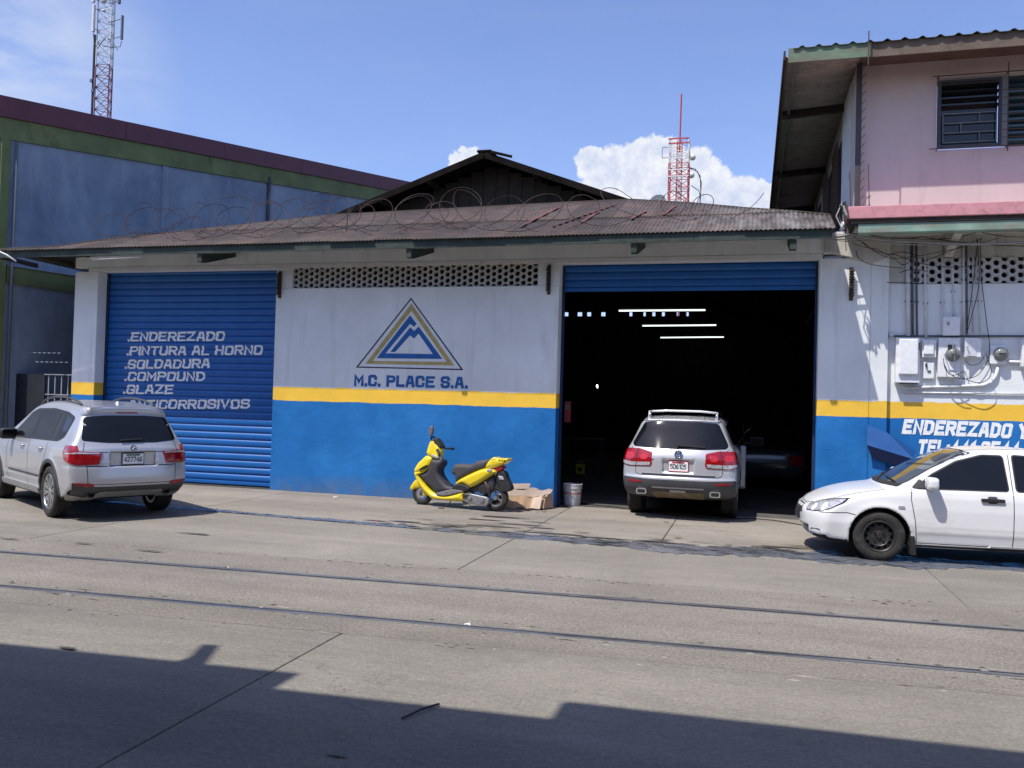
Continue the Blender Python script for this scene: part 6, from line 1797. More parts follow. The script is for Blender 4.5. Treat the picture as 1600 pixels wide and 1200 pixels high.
# ---------- pale silver sports utility vehicle in the doorway
def suv_mid():
    L = 4.75
    car = thing('parked_car', 'pale silver sports utility vehicle seen from behind, standing half inside the open workshop doorway', 'car', (-1.10, 13.83, 0), R(89.0))
    prof = [(.75, .30), (.20, .38), (.06, .46), (.0, .58), (-.01, .68, 1), (.015, .71, 1), (.02, .86), (.03, 1.0), (.07, 1.10), (.115, 1.17), (.26, 1.38), (.40, 1.57), (.40, 1.605, 1), (.47, 1.63), (.9, 1.665), (1.5, 1.68), (2.1, 1.67), (2.6, 1.61),
            (2.9, 1.50), (3.3, 1.27), (3.6, 1.12), (3.8, 1.07, 1), (4.3, .98), (4.6, .84), (4.72, .62), (4.72, .42), (4.55, .28), (4.2, .24), (2.4, .26)]
    wz = lerp_tab([(.2, .80), (.40, .90), (.55, .945), (.75, .955), (.95, .945), (1.08, .915), (1.17, .868), (1.22, .84), (1.70, .65), (1.9, .6)])
    pl = lerp_tab([(-.1, .975), (.3, .99), (1.0, 1.0), (3.6, 1.0), (4.3, .97), (4.75, .88)])
    def W_(X, Z): return wz(Z) + 0 * X
    def P_(X, Z):
        g = np.clip((Z - 1.1) / .5, 0, 1); return pl(X) * (1 - g) + pl(X) * np.interp(X, [0, .9, 2.2, 3.4], [.95, 1., 1., .94]) * g + 0 * Z
    def ex(V, X, Y, Z):
        rec = np.maximum(np.maximum(np.abs(Y) - (.25 + .12 * np.clip(Z - .86, 0, 1)), np.abs(Z - .875) - .098), X - .07)
        return smax(V, -rec, .02)
    b, bv = car_body(car, prof, W_, P_, L, (.99, 3.84), .385, .019, SILVER2, bowr=.20, bowf=.3, crown=.04, kk=.09, extra=ex)
    add_wheels(car, .372, .24, .265, [(.99, .80), (.99, -.80), (3.84, .80), (3.84, -.80)], 'five')
    rear_patch(bv, rpoly([(-.615, 1.565), (-.79, 1.215), (-.76, 1.165), (-.40, 1.145), (.40, 1.145), (.76, 1.165), (.79, 1.215), (.615, 1.565), (.3, 1.58), (-.3, 1.58)], .05), .004, GLASSDK, 'rear_window', car)
    rear_patch(bv, rpoly([(-.60, 1.645), (-.64, 1.585), (-.3, 1.60), (.3, 1.60), (.64, 1.585), (.60, 1.645), (.3, 1.66), (-.3, 1.66)], .03), .016, SILVER2, 'roof_spoiler', car, skirt=.03)
    for s in (1, -1):
        for q_ in ([(.72, 1.52), (.78, 1.28), (.95, 1.20), (1.22, 1.20), (1.16, 1.54)], [(1.28, 1.20), (2.06, 1.19), (2.06, 1.555), (1.22, 1.55)], [(2.12, 1.19), (3.1, 1.17), (2.65, 1.47), (2.4, 1.53), (2.12, 1.55)]):
            side_patch(bv, rpoly(q_, .04), s, .005, GLASSDK, 'side_window', car)
        for xs_ in ([(2.09, .36), (2.09, 1.17)], [(1.22, 1.17), (1.30, .90), (1.45, .6), (1.5, .36)], [(3.2, 1.15), (3.25, .8), (3.2, .38)]):
            line_patch(bv, [(x_, 0, z_) for x_, z_ in xs_], .009, (0, -s, 0), .002, SEAM, 'door_seam', car)
        dg = (1, -.50 * s, 0)
        def lp_(pts_): return [(x_, y_ * s, z_) for (x_, y_, z_) in pts_]
        patch(bv, rpoly(lp_([(.03, .46, 1.085), (.06, .70, 1.13), (.28, .93, 1.13), (.38, .95, 1.07), (.34, .95, .885), (.10, .86, .845), (.03, .46, .86), (.02, .44, .90)]), .03), dg, .010, REDL, 'tail_light', car, dens=.03)
        patch(bv, lp_([(.03, .465, .925), (.08, .80, .915), (.33, .94, .935), (.33, .94, .895), (.09, .84, .858), (.03, .475, .872)]), dg, .0145, CLEARL, 'lamp_lower_band', car, dens=.04)
        patch(bv, lp_([(.04, .725, 1.13), (.045, .735, 1.13), (.05, .735, .86), (.045, .725, .86)]), dg, .016, SEAM, 'lamp_seam', car, dens=.06)
        patch(bv, rpoly(lp_([(.03, .52, 1.045), (.03, .66, 1.06), (.03, .66, .96), (.03, .52, .96)]), .03), dg, .0145, mat('bright_red_lens', (.52, .015, .02), .15, coat=1, var=.3, vs=30), 'lamp_cell', car, dens=.04)
        patch(bv, rpoly(lp_([(.08, .77, 1.06), (.2, .88, 1.07), (.2, .88, .97), (.08, .77, .965)]), .03), dg, .0145, bpy.data.materials['bright_red_lens'], 'lamp_cell', car, dens=.04)
        # rails with raised rear loop
        zz = bv.ray_cast(Vector((.9, s * .56, 3)), Vector((0, 0, -1)))[0].z
        MB().tube([(.62, s * .57, zz - .03), (.66, s * .565, zz + .075), (.74, s * .56, zz + .095), (2.3, s * .56, zz + .10), (2.55, s * .56, zz - .02)], .018, 8).build('roof_rail', CHROME, car, smooth=True, local=True)
        MB().prism([(.60, zz - .04), (.78, zz - .03), (.72, zz + .10), (.66, zz + .10)], s * .57 - .02, s * .57 + .02, 'xz').build('rail_foot', SILVER2, car, bevel=.006, local=True)
        rear_patch(bv, rpoly([(s * .60, .625), (s * .60, .595), (s * .84, .60), (s * .84, .63)], .01), .015, PINKREF, 'bumper_reflector', car)
        h, _ = hit(bv, s * .60, .46)
        MB().prism(rpoly([(s * .60 - .085, .405), (s * .60 + .085, .405), (s * .60 + .085, .495), (s * .60 - .085, .495)], .03), h.x - .06, h.x + .08, 'yz').build('exhaust_trim', CHROME, car, local=True)
        MB().prism(rpoly([(s * .60 - .065, .42), (s * .60 + .065, .42), (s * .60 + .065, .48), (s * .60 - .065, .48)], .02), h.x - .064, h.x - .03, 'yz').build('exhaust_opening', UNDER, car, local=True)
    # cross bar of the roof rack
    zz = bv.ray_cast(Vector((.9, 0, 3)), Vector((0, 0, -1)))[0].z
    MB().tube([(.80, -.56, 1.735), (.79, -.3, 1.755), (.79, .3, 1.755), (.80, .56, 1.735)], .018, 8).build('roof_crossbar', WHITECAR, car, smooth=True, local=True)
    # bumper
    rear_patch(bv, rpoly([(-.93, .675), (-.90, .40), (-.5, .335), (.5, .335), (.90, .40), (.93, .675), (.5, .655), (-.5, .655)], .04), .010, CLAD, 'rear_bumper_cladding', car, dens=.04, skirt=.02)
    rear_patch(bv, rpoly([(-.42, .385), (-.36, .30), (.36, .30), (.42, .385), (.42, .47), (-.42, .47)], .03), .017, MUDDY, 'dusty_skid_plate', car, dens=.05)
    rear_patch(bv, rpoly([(-.42, .54), (-.42, .52), (.42, .52), (.42, .54)], .008), .018, SKID, 'bumper_groove_strip', car)
    rear_patch(bv, rpoly([(-.13, .50), (-.13, .462), (.13, .462), (.13, .50)], .01), .022, SKID, 'tow_cover', car)
    line_patch(bv, [(0, .80, 1.16), (0, .735, 1.10), (0, .72, .86), (0, .70, .745), (0, .64, .715), (0, -.64, .715), (0, -.70, .745), (0, -.72, .86), (0, -.735, 1.10), (0, -.80, 1.16)], .009, (1, 0, 0), .002, SEAM, 'tailgate_seam', car)
    rear_patch(bv, rpoly([(-.60, .745), (-.60, .728), (.60, .728), (.60, .745)], .006), .006, CHROME, 'chrome_strip', car)
    RED_ = mat('plate_red', (.50, .05, .06), .6)
    plate(car, bv, .0, .875, '506105', w=.31, h=.155, frame=RED_, top=RED_)
    h, n_ = hit(bv, 0, 1.07)
    bd_ = badge_disc(car, h - Vector((.030, 0, 0)), (-1, 0, .28), .068, mat('badge_dark', (.03, .03, .035), .3))
    MB().lathe([(.055, .001), (.060, .007), (.068, .002)], 24).build('badge_ring', CHROME, bd_, local=True, smooth=True)
    for i, (ch, z0) in enumerate((('V', .004), ('W', -.046))):
        mb = lettering(ch, -.024 if ch == 'V' else -.034, z0, .046, .048 if ch == 'V' else .068, w=.9)
        mb.v = [(a, c_, .0035) for (a, b_, c_) in mb.v]
        o = mb.build('badge_letter', CHROME, bd_, local=True, fixn=False)
    # turn the letters so they stand upright seen from behind
    for ch in bd_.children: ch.rotation_euler.z = 0
    # model script as a faint chrome strip of strokes is too small to read; a wiper and high brake light
    rear_patch(bv, [(.40, .975), (.40, .96), (.64, .96), (.64, .975)], .003, CHROME, 'script_badge', car)
    rear_patch(bv, [(-.62, .965), (-.62, .945), (-.54, .945), (-.54, .965)], .003, CHROME, 'script_badge', car)
    a, _ = hit(bv, .05, 1.20); b2, _ = hit(bv, -.42, 1.185); c2, _ = hit(bv, .02, 1.165)
    MB().tube([c2 + Vector((-.03, 0, 0)), a + Vector((-.035, 0, 0)), b2 + Vector((-.02, 0, 0))], .012, 6).build('rear_wiper', BLACKPL, car, local=True)
    for y_ in (-.35, -.12, .12, .35):
        h = bv.ray_cast(Vector((.75, y_, 3)), Vector((0, 0, -1)))[0]
        MB().box(.55, .95, y_ - .012, y_ + .012, h.z - .01, h.z + .008).build('roof_rib', SILVER2, car, local=True)
    # open right front door
    dr = bpy.data.objects.new('open_door', None); COL.objects.link(dr); dr.parent = car; dr.location = (3.15, -.92, 0); dr.rotation_euler = (0, 0, R(3.2)); dr['label'] = 'front door standing ajar on the right'
    MB().prism(rpoly([(-1.05, .38), (.0, .38), (.0, 1.14), (-1.05, 1.16)], .06), -.05, .05, 'xz').build('door_panel', SILVER2, dr, bevel=.02, local=True)
    MB().prism([(-1.02, 1.162), (-.05, 1.142), (-.42, 1.50), (-1.02, 1.54)], -.01, .01, 'xz').build('door_glass', GLASSDK, dr, local=True)
    MB().bar((-.08, -.04, 1.16), (-.10, -.20, 1.18), .04).build('mirror_arm', BLACKPL, dr, local=True)
    MB().box(-.19, -.06, -.40, -.15, 1.12, 1.29).build('mirror_housing', CLAD, dr, bevel=.03, local=True)
    MB().box(-.194, -.191, -.38, -.17, 1.14, 1.27).build('mirror_glass', GLASSDK, dr, local=True)
    mirror(car, bv, 3.02, 1.2, 1, CLAD, y0=.86, size=1.1)
    return car
suv_mid().scale = (1, .968, 1)

# ---------- white sedan on the right
def sedan(name, label, loc, rz, paint, steel=True, detail=True):
    L = 4.50; car = thing(name, label, 'car', loc, rz)
    # x runs from the tail (0) to the nose (L)
    prof = [(.6, .24), (.14, .30), (.03, .42), (.0, .58), (.03, .80), (.10, .92), (.25, .97), (.65, 1.0), (.85, 1.07), (1.15, 1.26), (1.45, 1.375), (1.9, 1.425), (2.3, 1.42), (2.6, 1.37), (2.95, 1.21), (3.30, 1.015), (3.52, .905),
            (3.62, .885, 1), (3.9, .84), (4.15, .77), (4.33, .68), (4.42, .60, 1), (4.455, .58), (4.48, .50), (4.47, .36), (4.42, .25), (4.1, .19), (2.4, .19)]
    wz = lerp_tab([(.15, .77), (.24, .80), (.45, .842), (.65, .847), (.80, .835), (.88, .815), (.93, .785), (1.42, .56), (1.9, .5)])
    pl = lerp_tab([(-.1, .93), (.5, .985), (1.2, 1.0), (3.2, 1.0), (3.9, .985), (4.5, .93)])
    def W_(X, Z): return wz(Z) + 0 * X
    def P_(X, Z): return pl(X) + 0 * Z
    def ex(V, X, Y, Z):
        V = V - .006 * np.exp(-((Z - .385) / .03) ** 2) * ((X > 1.3) & (X < 3.2))
        air = np.maximum(np.maximum(np.abs(Y) - .48, np.abs(Z - .30) - .055), 4.36 - X)
        return smax(V, -air, .015)
    b, bv = car_body(car, prof, W_, P_, L, (1.02, 3.62), .302, .017, paint, bowr=.20, bowf=.36, crown=.05, kk=.08, zlo=.08, zhi=1.6, flare=.02, roof_k=.13, extra=ex, wellr=.05)
    add_wheels(car, .302, .195, .19, [(1.02, .735), (1.02, -.735), (3.62, .735), (3.62, -.735)], 'steel' if steel else 'five', steer=R(-2))
    ws = rpoly([(-.545, 1.345), (-.70, .955), (-.35, .925), (.35, .925), (.70, .955), (.545, 1.345), (.25, 1.365), (-.25, 1.365)], .04)
    CABIN = mat('windscreen_glass', (.035, .045, .055), .04, var=.3, vs=2, spec=.8) if detail else GLASSDK
    front_patch(bv, grow([(q_[0], q_[1]) for q_ in ws], .014), .0022, BLACKPL, 'windscreen_seal', car)
    front_patch(bv, ws, .005, CABIN, 'windscreen', car)
    rear_patch(bv, rpoly([(-.54, 1.33), (-.68, 1.02), (.68, 1.02), (.54, 1.33)], .05), .005, GLASSDK, 'rear_window', car)
    for s in (1, -1):
        fw = rpoly([(3.20, .915), (2.18, .925), (2.20, 1.325), (2.42, 1.325), (2.72, 1.24), (3.02, 1.07)], .03)
        rw = rpoly([(2.08, .925), (1.28, .935), (1.20, 1.02), (1.38, 1.25), (1.62, 1.315), (2.08, 1.335)], .03)
        for q_ in (fw, rw):
            side_patch(bv, grow(q_, .016), s, .003, BLACKPL, 'window_seal', car); side_patch(bv, q_, s, .0065, GLASSDK, 'side_window', car)
        line_patch(bv, [(x_, 0, z_) for x_, z_ in [(2.13, 1.355), (2.13, .90), (2.13, .235)]], .009, (0, -s, 0), .002, SEAM, 'door_seam', car)
        line_patch(bv, [(x_, 0, z_) for x_, z_ in [(3.26, .90), (3.27, .78), (3.22, .5), (3.20, .25)]], .009, (0, -s, 0), .002, SEAM, 'door_seam', car)
        line_patch(bv, [(x_, 0, z_) for x_, z_ in [(3.20, .245), (1.4, .245)]], .009, (0, -s, 0), .002, SEAM, 'door_seam', car)
        line_patch(bv, [(x_, 0, z_) for x_, z_ in [(1.15, .95), (1.30, .7), (1.42, .4)]], .009, (0, -s, 0), .002, SEAM, 'door_seam', car)
        line_patch(bv, [(x_, 0, z_) for x_, z_ in [(3.30, 1.03), (2.95, 1.235), (2.60, 1.372), (2.3, 1.405), (1.8, 1.41)]], .010, (0, -s, 0), .003, SEAM, 'roof_gutter_seam', car)
        for hx_ in (2.36, 1.42):
            h = bv.ray_cast(Vector((hx_, s * 2, .80)), Vector((0, -s, 0)))[0]
            MB().prism(rpoly([(hx_ - .13, .785), (hx_ + .13, .785), (hx_ + .13, .825), (hx_ - .13, .825)], .015), h.y - s * .01, h.y + s * .028, 'xz').build('door_handle', BLACKPL, car, bevel=.006, local=True)
            side_patch(bv, rpoly([(hx_ - .055, .765), (hx_ + .055, .765), (hx_ + .055, .85), (hx_ - .055, .85)], .03), s, .004, CLAD, 'handle_recess', car)
        side_patch(bv, rpoly([(3.42, .655), (3.34, .655), (3.34, .69), (3.42, .69)], .017), s, .008, CLEARL, 'side_indicator', car)
        side_patch(bv, rpoly([(3.26, .915), (3.20, .905), (3.01, .92), (3.16, 1.02)], .02), s, .008, BLACKPL, 'mirror_base', car)
        mirror(car, bv, 3.06, .985, s, paint, y0=.80, size=.88)
        # headlamp wraps from nose to wing
        dg = (-1, -.85 * s, 0)
        def lp_(pts_): return [(x_, y_ * s, z_) for (x_, y_, z_) in pts_]
        P = rpoly(lp_([(4.40, .36, .615), (4.33, .55, .685), (4.16, .74, .735), (3.98, .815, .755), (4.03, .81, .69), (4.18, .76, .595), (4.32, .62, .555), (4.42, .42, .545)]), .02)
        patch(bv, P, dg, .003, SEAM, 'lamp_surround', car, dens=.03, far=6)
        P2 = rpoly(lp_([(4.395, .38, .610), (4.33, .55, .676), (4.16, .74, .724), (4.02, .805, .738), (4.06, .80, .69), (4.18, .76, .605), (4.32, .62, .565), (4.41, .43, .555)]), .02)
        patch(bv, P2, dg, .007, CLEARL, 'headlight', car, dens=.03, far=6)
        for (x_, y_, z_, r_) in ((4.30, .52, .60, .045), (4.19, .66, .625, .05)):
            u0 = Vector((x_, y_ * s, z_)); P3 = []
            uu = Vector(dg).normalized().cross(Vector((0, 0, 1))).normalized()
            for i in range(12): P3.append(tuple(u0 + uu * r_ * math.cos(i * math.pi / 6) + Vector((0, 0, r_ * math.sin(i * math.pi / 6)))))
            patch(bv, P3, dg, .010, LAMPREF, 'lamp_reflector', car, dens=.03, far=6)
        line_patch(bv, [(4.32, 0, .555), (4.0, 0, .575), (3.86, 0, .545), (3.80, 0, .50)], .009, (0, -s, 0), .002, SEAM, 'bumper_seam', car)
        front_patch(bv, rpoly([(s * .55, .335), (s * .72, .345), (s * .72, .265), (s * .55, .255)], .02), .004, BLACKPL, 'fog_lamp_opening', car)
        # mud flap
        MB().prism([(3.225, .33), (3.20, .10), (3.27, .10), (3.275, .33)], s * .70, s * .84, 'xz').build('mud_flap', BLACKPL, car, local=True, bevel=.004)
        sp_ = rpoly([(3.24, .235), (1.38, .235), (1.38, .19), (3.24, .19)], .01)
        side_patch(bv, sp_, s, .006, paint, 'sill', car)
        rear_patch(bv, rpoly([(s * .46, .80), (s * .76, .82), (s * .78, .62), (s * .50, .60)], .03), .008, REDL, 'tail_light', car)
    line_patch(bv, [(3.55, .70, 0), (3.80, .72, 0), (4.10, .66, 0), (4.33, .46, 0), (4.40, .2, 0), (4.40, -.2, 0), (4.33, -.46, 0), (4.10, -.66, 0), (3.80, -.72, 0), (3.55, -.70, 0)], .009, (0, 0, -1), .002, SEAM, 'bonnet_seam', car)
    front_patch(bv, rpoly([(-.22, .60), (-.30, .50), (.30, .50), (.22, .60)], .03), .005, BLACKPL, 'grille', car)
    front_patch(bv, rpoly([(-.46, .34), (-.46, .27), (.46, .27), (.46, .34)], .02), .003, BLACKPL, 'air_intake', car)
    MB().prism([(-.17, .40), (.17, .40), (.17, .50), (-.17, .50)], 4.475, 4.50, 'yz').build('blank_plate_holder', BLACKPL, car, local=True)
    # wipers
    for (a, b2) in (((.55, .955), (-.02, .985)), ((-.05, .935), (-.55, 1.0))):
        p1 = bv.ray_cast(Vector((9, a[0], a[1])), Vector((-1, 0, 0)))[0]; p2 = bv.ray_cast(Vector((9, b2[0], b2[1])), Vector((-1, 0, 0)))[0]
        MB().tube([p1 + Vector((.03, 0, .01)), p2 + Vector((.03, 0, .01))], .010, 6).build('wiper', BLACKPL, car, local=True)
    front_patch(bv, rpoly([(-.70, .945), (-.72, .915), (.72, .915), (.70, .945)], .01), .012, BLACKPL, 'scuttle_trim', car)
    for s in (1, -1): MB().box(2.86, 3.0, s * .60 - .03, s * .60 + .02, 1.245, 1.262).build('roof_rack_clip', BLACKPL, car, local=True) if False else None
    return car
SED_RZ = R(183.9)
_c, _s = math.cos(SED_RZ), math.sin(SED_RZ)
nose = Vector((.64, 12.12))
sedan('parked_car', 'white sedan with black steel wheels parked at the right edge, nose to the left', (nose.x - _c * 4.48, nose.y - _s * 4.48, 0), SED_RZ, WHITECAR)
# dark car deep inside on the right
p_ = at_z(1222, 760)
sedan('parked_car', 'dark car standing deep inside the workshop, right of the silver car in the doorway', (.35, 19.6, 0), R(84), DARKCAR, steel=False, detail=False)
# ------------------------------------------------------------------ yellow scooter
YP = mat('yellow_scooter_paint', (.72, .56, .012), .22, 0, var=.03, coat=.8)
SEATM = mat('dark_grey_seat', (.055, .052, .058), .65, var=.15, bump=.15, bs=60)
ENG = mat('engine_alloy', (.33, .33, .34), .45, .7, var=.25, vs=25, dirt=.2)
def scooter():
    # outlines are read off the enlarged photograph (crop units of 1/5 pixel) and carried back on to the upright plane through both tyre contacts
    a = at_z(661, 788.5); b = at_z(775, 799)
    rz = math.atan2(b.y - a.y, b.x - a.x)
    S = thing('scooter', 'yellow motor scooter leaning on its side stand against the blue wall', 'scooter', (a.x, a.y, 0), rz)
    d = Vector((math.cos(rz), math.sin(rz), 0)); nrm = Vector((-d.y, d.x, 0))
    def T(cx, cy):
        p = on_plane(600 + cx / 5, 640 + cy / 5, a, nrm); return ((p - a).dot(d), p.z)
    def blob3(name, outline, w, kk, m, res=.011, cut=None, yoff=0., n=4, parent=S, taper=None, sq=False):
        P = [tuple(T(*p[:2])) + tuple(p[2:]) for p in outline]
        C = catmull(P, n) if not sq else [p[:2] for p in P]
        f = Field2(C, pad=.12, res=.005)
        zs_ = [p[1] for p in P]; z0, z1 = min(zs_), max(zs_)
        def F(X, Y, Z):
            ww = w if taper is None else w + (taper - w) * np.clip((Z - z0) / (z1 - z0), 0, 1)
            dd = f(X + 0 * Z, Z + 0 * X)
            # domed section: thickness falls off towards the outline
            e = np.clip(-dd / .06, 0, 1); ww = ww * (.72 + .28 * np.sqrt(e)) if kk > .015 else ww
            v = smax(dd, np.abs(Y - yoff) - ww, kk)
            if cut is not None: v = np.maximum(v, cut(X, Z))
            return v
        A = np.array([p[:2] for p in P]); lo = A.min(0) - .04; hi = A.max(0) + .04; wm_ = max(w, taper or 0) + .04
        me = surf_mesh(name, F, (lo[0], yoff - wm_, lo[1]), (hi[0], yoff + wm_, hi[1]), res, m)
        return link(name, me, parent)
    def q3(cx, cy, y): x_, z_ = T(cx, cy); return Vector((x_, y, z_))
    blob3('front_fender', [(214, 622), (222, 590), (258, 545), (296, 538), (312, 560), (312, 600), (290, 612), (255, 618), (235, 630)], .075, .03, YP)
    blob3('fork_cover', [(300, 555), (330, 600), (352, 655), (342, 672), (322, 675), (312, 640), (300, 600)], .085, .02, YP)
    blob3('front_shield', [(345, 358), (312, 388), (282, 420), (262, 465), (270, 492), (320, 486), (352, 478), (378, 440), (396, 392), (385, 366)], .155, .035, YP, taper=.10)
    blob3('leg_shield_edge', [(264, 490), (285, 548), (322, 610), (360, 655), (400, 690), (432, 698), (640, 712), (650, 668), (652, 634), (602, 648), (520, 668), (452, 662), (392, 628), (340, 575), (302, 520), (300, 505), (352, 480), (320, 478), (285, 482)], .165, .02, YP, n=3)
    blob3('headlamp_cowl', [(348, 345), (350, 310), (360, 265), (375, 238), (402, 236), (420, 255), (446, 290), (462, 318), (455, 350), (446, 388), (420, 384), (385, 368)], .115, .035, YP, taper=.05)
    blob3('front_indicator', [(395, 352), (420, 350), (444, 368), (440, 380), (412, 374)], .118, .01, CLEARL)
    blob3('shield_vent', [(305, 468), (340, 440), (372, 428), (362, 452), (338, 466)], .160, .008, BLACKPL)
    blob3('inner_legshield', [(396, 390), (440, 388), (470, 396), (474, 430), (452, 462), (452, 500), (480, 550), (520, 592), (562, 602), (570, 628), (505, 640), (440, 640), (385, 600), (335, 550), (305, 512), (352, 484), (378, 442)], .135, .03, LEGM)
    blob3('floorboard', [(440, 650), (500, 630), (570, 618), (645, 628), (650, 636), (602, 650), (520, 668), (455, 664)], .158, .012, MATM)
    blob3('under_seat_cover', [(575, 520), (600, 560), (576, 590), (568, 640), (660, 642), (760, 640), (860, 640), (880, 560), (860, 520), (760, 560), (700, 600)], .10, .03, LEGM)
    blob3('seat', [(548, 482), (556, 446), (582, 424), (640, 424), (700, 426), (738, 404), (790, 392), (838, 394), (818, 455), (742, 480), (660, 518), (592, 562), (578, 548), (574, 512), (556, 502)], .125, .035, SEATM)
    blob3('side_panel', [(574, 586, 1), (608, 548), (680, 508), (760, 472), (815, 456), (870, 462), (904, 482, 1), (850, 522), (775, 570), (702, 607, 1), (640, 574), (610, 584)], .165, .03, YP)
    blob3('lower_black_trim', [(576, 590), (640, 578), (702, 610), (660, 636), (572, 636)], .15, .012, BLACKPL)
    xs0 = T(915, 395); xs1 = T(968, 395)
    def slots(X, Z):
        u = (X - xs0[0]) + (Z - xs0[1]) * -.45; pitch = (xs1[0] - xs0[0]) / 2.6
        return np.minimum(np.minimum(.011 - np.abs((u % pitch) - pitch / 2), .020 - np.abs(Z - xs0[1] + .002)), np.minimum(X - xs0[0] + .0, xs1[0] - X))
    blob3('tail_rack', [(810, 455), (815, 425), (848, 388), (876, 369), (905, 376), (990, 380, 1), (980, 402), (940, 432), (880, 454)], .12, .02, YP, cut=slots, res=.009)
    blob3('grab_opening', [(852, 412), (862, 388), (890, 378), (896, 396), (872, 414)], .112, .008, BLACKPL)
    blob3('tail_light', [(868, 462), (935, 440), (930, 475), (895, 482)], .09, .012, REDL)
    blob3('indicator', [(838, 474), (846, 460), (870, 460), (876, 474), (862, 484)], .172, .01, CLEARL)
    blob3('rear_mudguard', [(902, 486), (948, 482), (972, 540), (1000, 600), (996, 632), (940, 640), (912, 590), (880, 530)], .075, .015, BLACKPL)
    blob3('inner_mudguard', [(740, 600), (800, 555), (870, 545), (930, 590), (950, 640), (905, 620), (860, 600), (800, 610)], .055, .015, BLACKPL)
    pl = blob3('number_plate', [(905, 512), (945, 520), (955, 548), (918, 546)], .085, .004, PAINTGREY, sq=True)
    for (cx, cy, Rr, w, nm) in ((303, 655, .205, .09, 0), (876, 702, .225, .115, 1)):
        x_, z_ = T(cx, cy)
        wh = bpy.data.objects.new('wheel', None); COL.objects.link(wh); wh.parent = S; wh.location = (x_, 0, Rr); wh.rotation_euler = (0, .4, 0); wh.empty_display_size = .1
        mb = MB(); h = w / 2; ri = Rr * .60
        mb.lathe([(ri, -h * .7), (ri + .025, -h), (Rr - .02, -h * .85), (Rr - .004, -h * .5), (Rr, 0), (Rr - .004, h * .5), (Rr - .02, h * .85), (ri + .025, h), (ri, h * .7)], 44, 'y'); mb.build('tyre', RUBBER, wh, local=True, angle=45)
        mb = MB(); mb.lathe([(ri + .003, -h * .7), (ri - .012, -h * .6), (ri - .017, 0), (ri - .012, h * .6), (ri + .003, h * .7)], 36, 'y')
        for j in range(3):
            t = 2 * math.pi * j / 3; mb.bar((.02 * math.cos(t), 0, .02 * math.sin(t)), ((ri - .01) * math.cos(t), 0, (ri - .01) * math.sin(t)), .026, .03, up=(0, 1, 0))
        mb.lathe([(0, -.04), (.035, -.04), (.035, .04), (0, .04)], 16, 'y'); mb.build('rim', SCRIM, wh, local=True, angle=40)
        if nm == 0: MB().lathe([(.05, -.052), (.085, -.052), (.085, -.049), (.05, -.049)], 24, 'y').build('brake_disc', CHROME, wh, local=True)
    for s in (1, -1): MB().tube([q3(303, 655, s * .062), q3(322, 600, s * .062), q3(345, 540, s * .05)], .017, 8).build('fork_leg', ENG, S, local=True, smooth=True)
    MB().tube([q3(425, 300, 0), q3(455, 315, -.14), q3(478, 318, -.20)], .013, 8).build('handlebar', BLACKPL, S, local=True)
    MB().tube([q3(462, 312, -.20), q3(490, 330, -.27), q3(512, 352, -.33)], .021, 10).build('grip', RUBBER, S, local=True, smooth=True)
    MB().tube([q3(425, 300, 0), q3(440, 305, .16), q3(452, 310, .20)], .013, 8).build('handlebar', BLACKPL, S, local=True)
    MB().tube([q3(448, 305, .20), q3(470, 312, .33)], .021, 10).build('grip', RUBBER, S, local=True, smooth=True)
    MB().tube([q3(470, 345, -.20), q3(490, 362, -.26), q3(516, 372, -.32), q3(518, 380, -.33)], .007, 6).build('brake_lever', CHROME, S, local=True)
    MB().tube([q3(462, 372, -.08), q3(474, 392, -.10), q3(468, 412, -.10), q3(456, 402, -.09)], .006, 6).build('bag_hook', CHROME, S, local=True)
    MB().tube([q3(378, 232, -.05), q3(385, 215, -.05), q3(410, 214, -.05)], .020, 8).build('mirror_clamp', BLACKPL, S, local=True)
    MB().tube([q3(390, 222, -.06), q3(388, 205, -.07), q3(386, 190, -.07)], .007, 6).build('mirror_stem', BLACKPL, S, local=True)
    blob3('mirror', [(372, 195), (370, 165), (378, 135), (392, 127), (403, 145), (402, 175), (394, 200), (382, 204)], .028, .012, MIRB, yoff=-.07)
    blob3('instrument', [(398, 238), (416, 222), (440, 250), (462, 290), (452, 300), (425, 262)], .085, .015, BLACKPL)
    blob3('engine_case', [(645, 690), (640, 656), (700, 652), (780, 668), (828, 680), (845, 706), (836, 736), (800, 752), (740, 738), (660, 716)], .075, .015, ENG, yoff=-.06)
    for (cx, cy, r_, n_) in ((795, 700, .052, 'clutch_cover'), (700, 686, .040, 'fan_cover')):
        q_ = q3(cx, cy, -.135); MB().lathe([(0, -.022), (r_ * .8, -.018), (r_, 0), (r_, .03)], 18, 'y', q_).build(n_, ENG, S, local=True, angle=40)
        for j in range(5):
            t = 2 * math.pi * j / 5; MB().lathe([(0, -.006), (.007, -.005), (.008, 0)], 6, 'y', q_ + Vector((r_ * .85 * math.cos(t), -.008, r_ * .85 * math.sin(t)))).build('bolt', CHROME, S, local=True)
    for j in range(6): 
        q_ = q3(648 + j * 9, 668, -.06); MB().box(q_.x, q_.x + .008, -.15, .0, q_.z - .045, q_.z + .03).build('cooling_fin', ENGD, S, local=True)
    MB().tube([q3(650, 648, -.1), q3(680, 640, -.13), q3(720, 650, -.13)], .008, 6).build('fuel_hose', CABLE, S, local=True)
    MB().tube([q3(660, 716, -.1), q3(700, 736, -.14), q3(712, 748, -.14), q3(722, 742, -.13)], .008, 6).build('kick_starter', RUST, S, local=True)
    MB().tube([q3(815, 560, -.11), q3(850, 660, -.11)], .022, 10).build('shock_absorber', RUST, S, local=True, smooth=True)
    for j in range(6):
        q_ = q3(818 + 5.6 * j, 575 + 15 * j, -.11); MB().lathe([(.022, -.004), (.030, 0), (.022, .004)], 12, 'z', q_).build('spring_coil', ENGD, S, local=True)
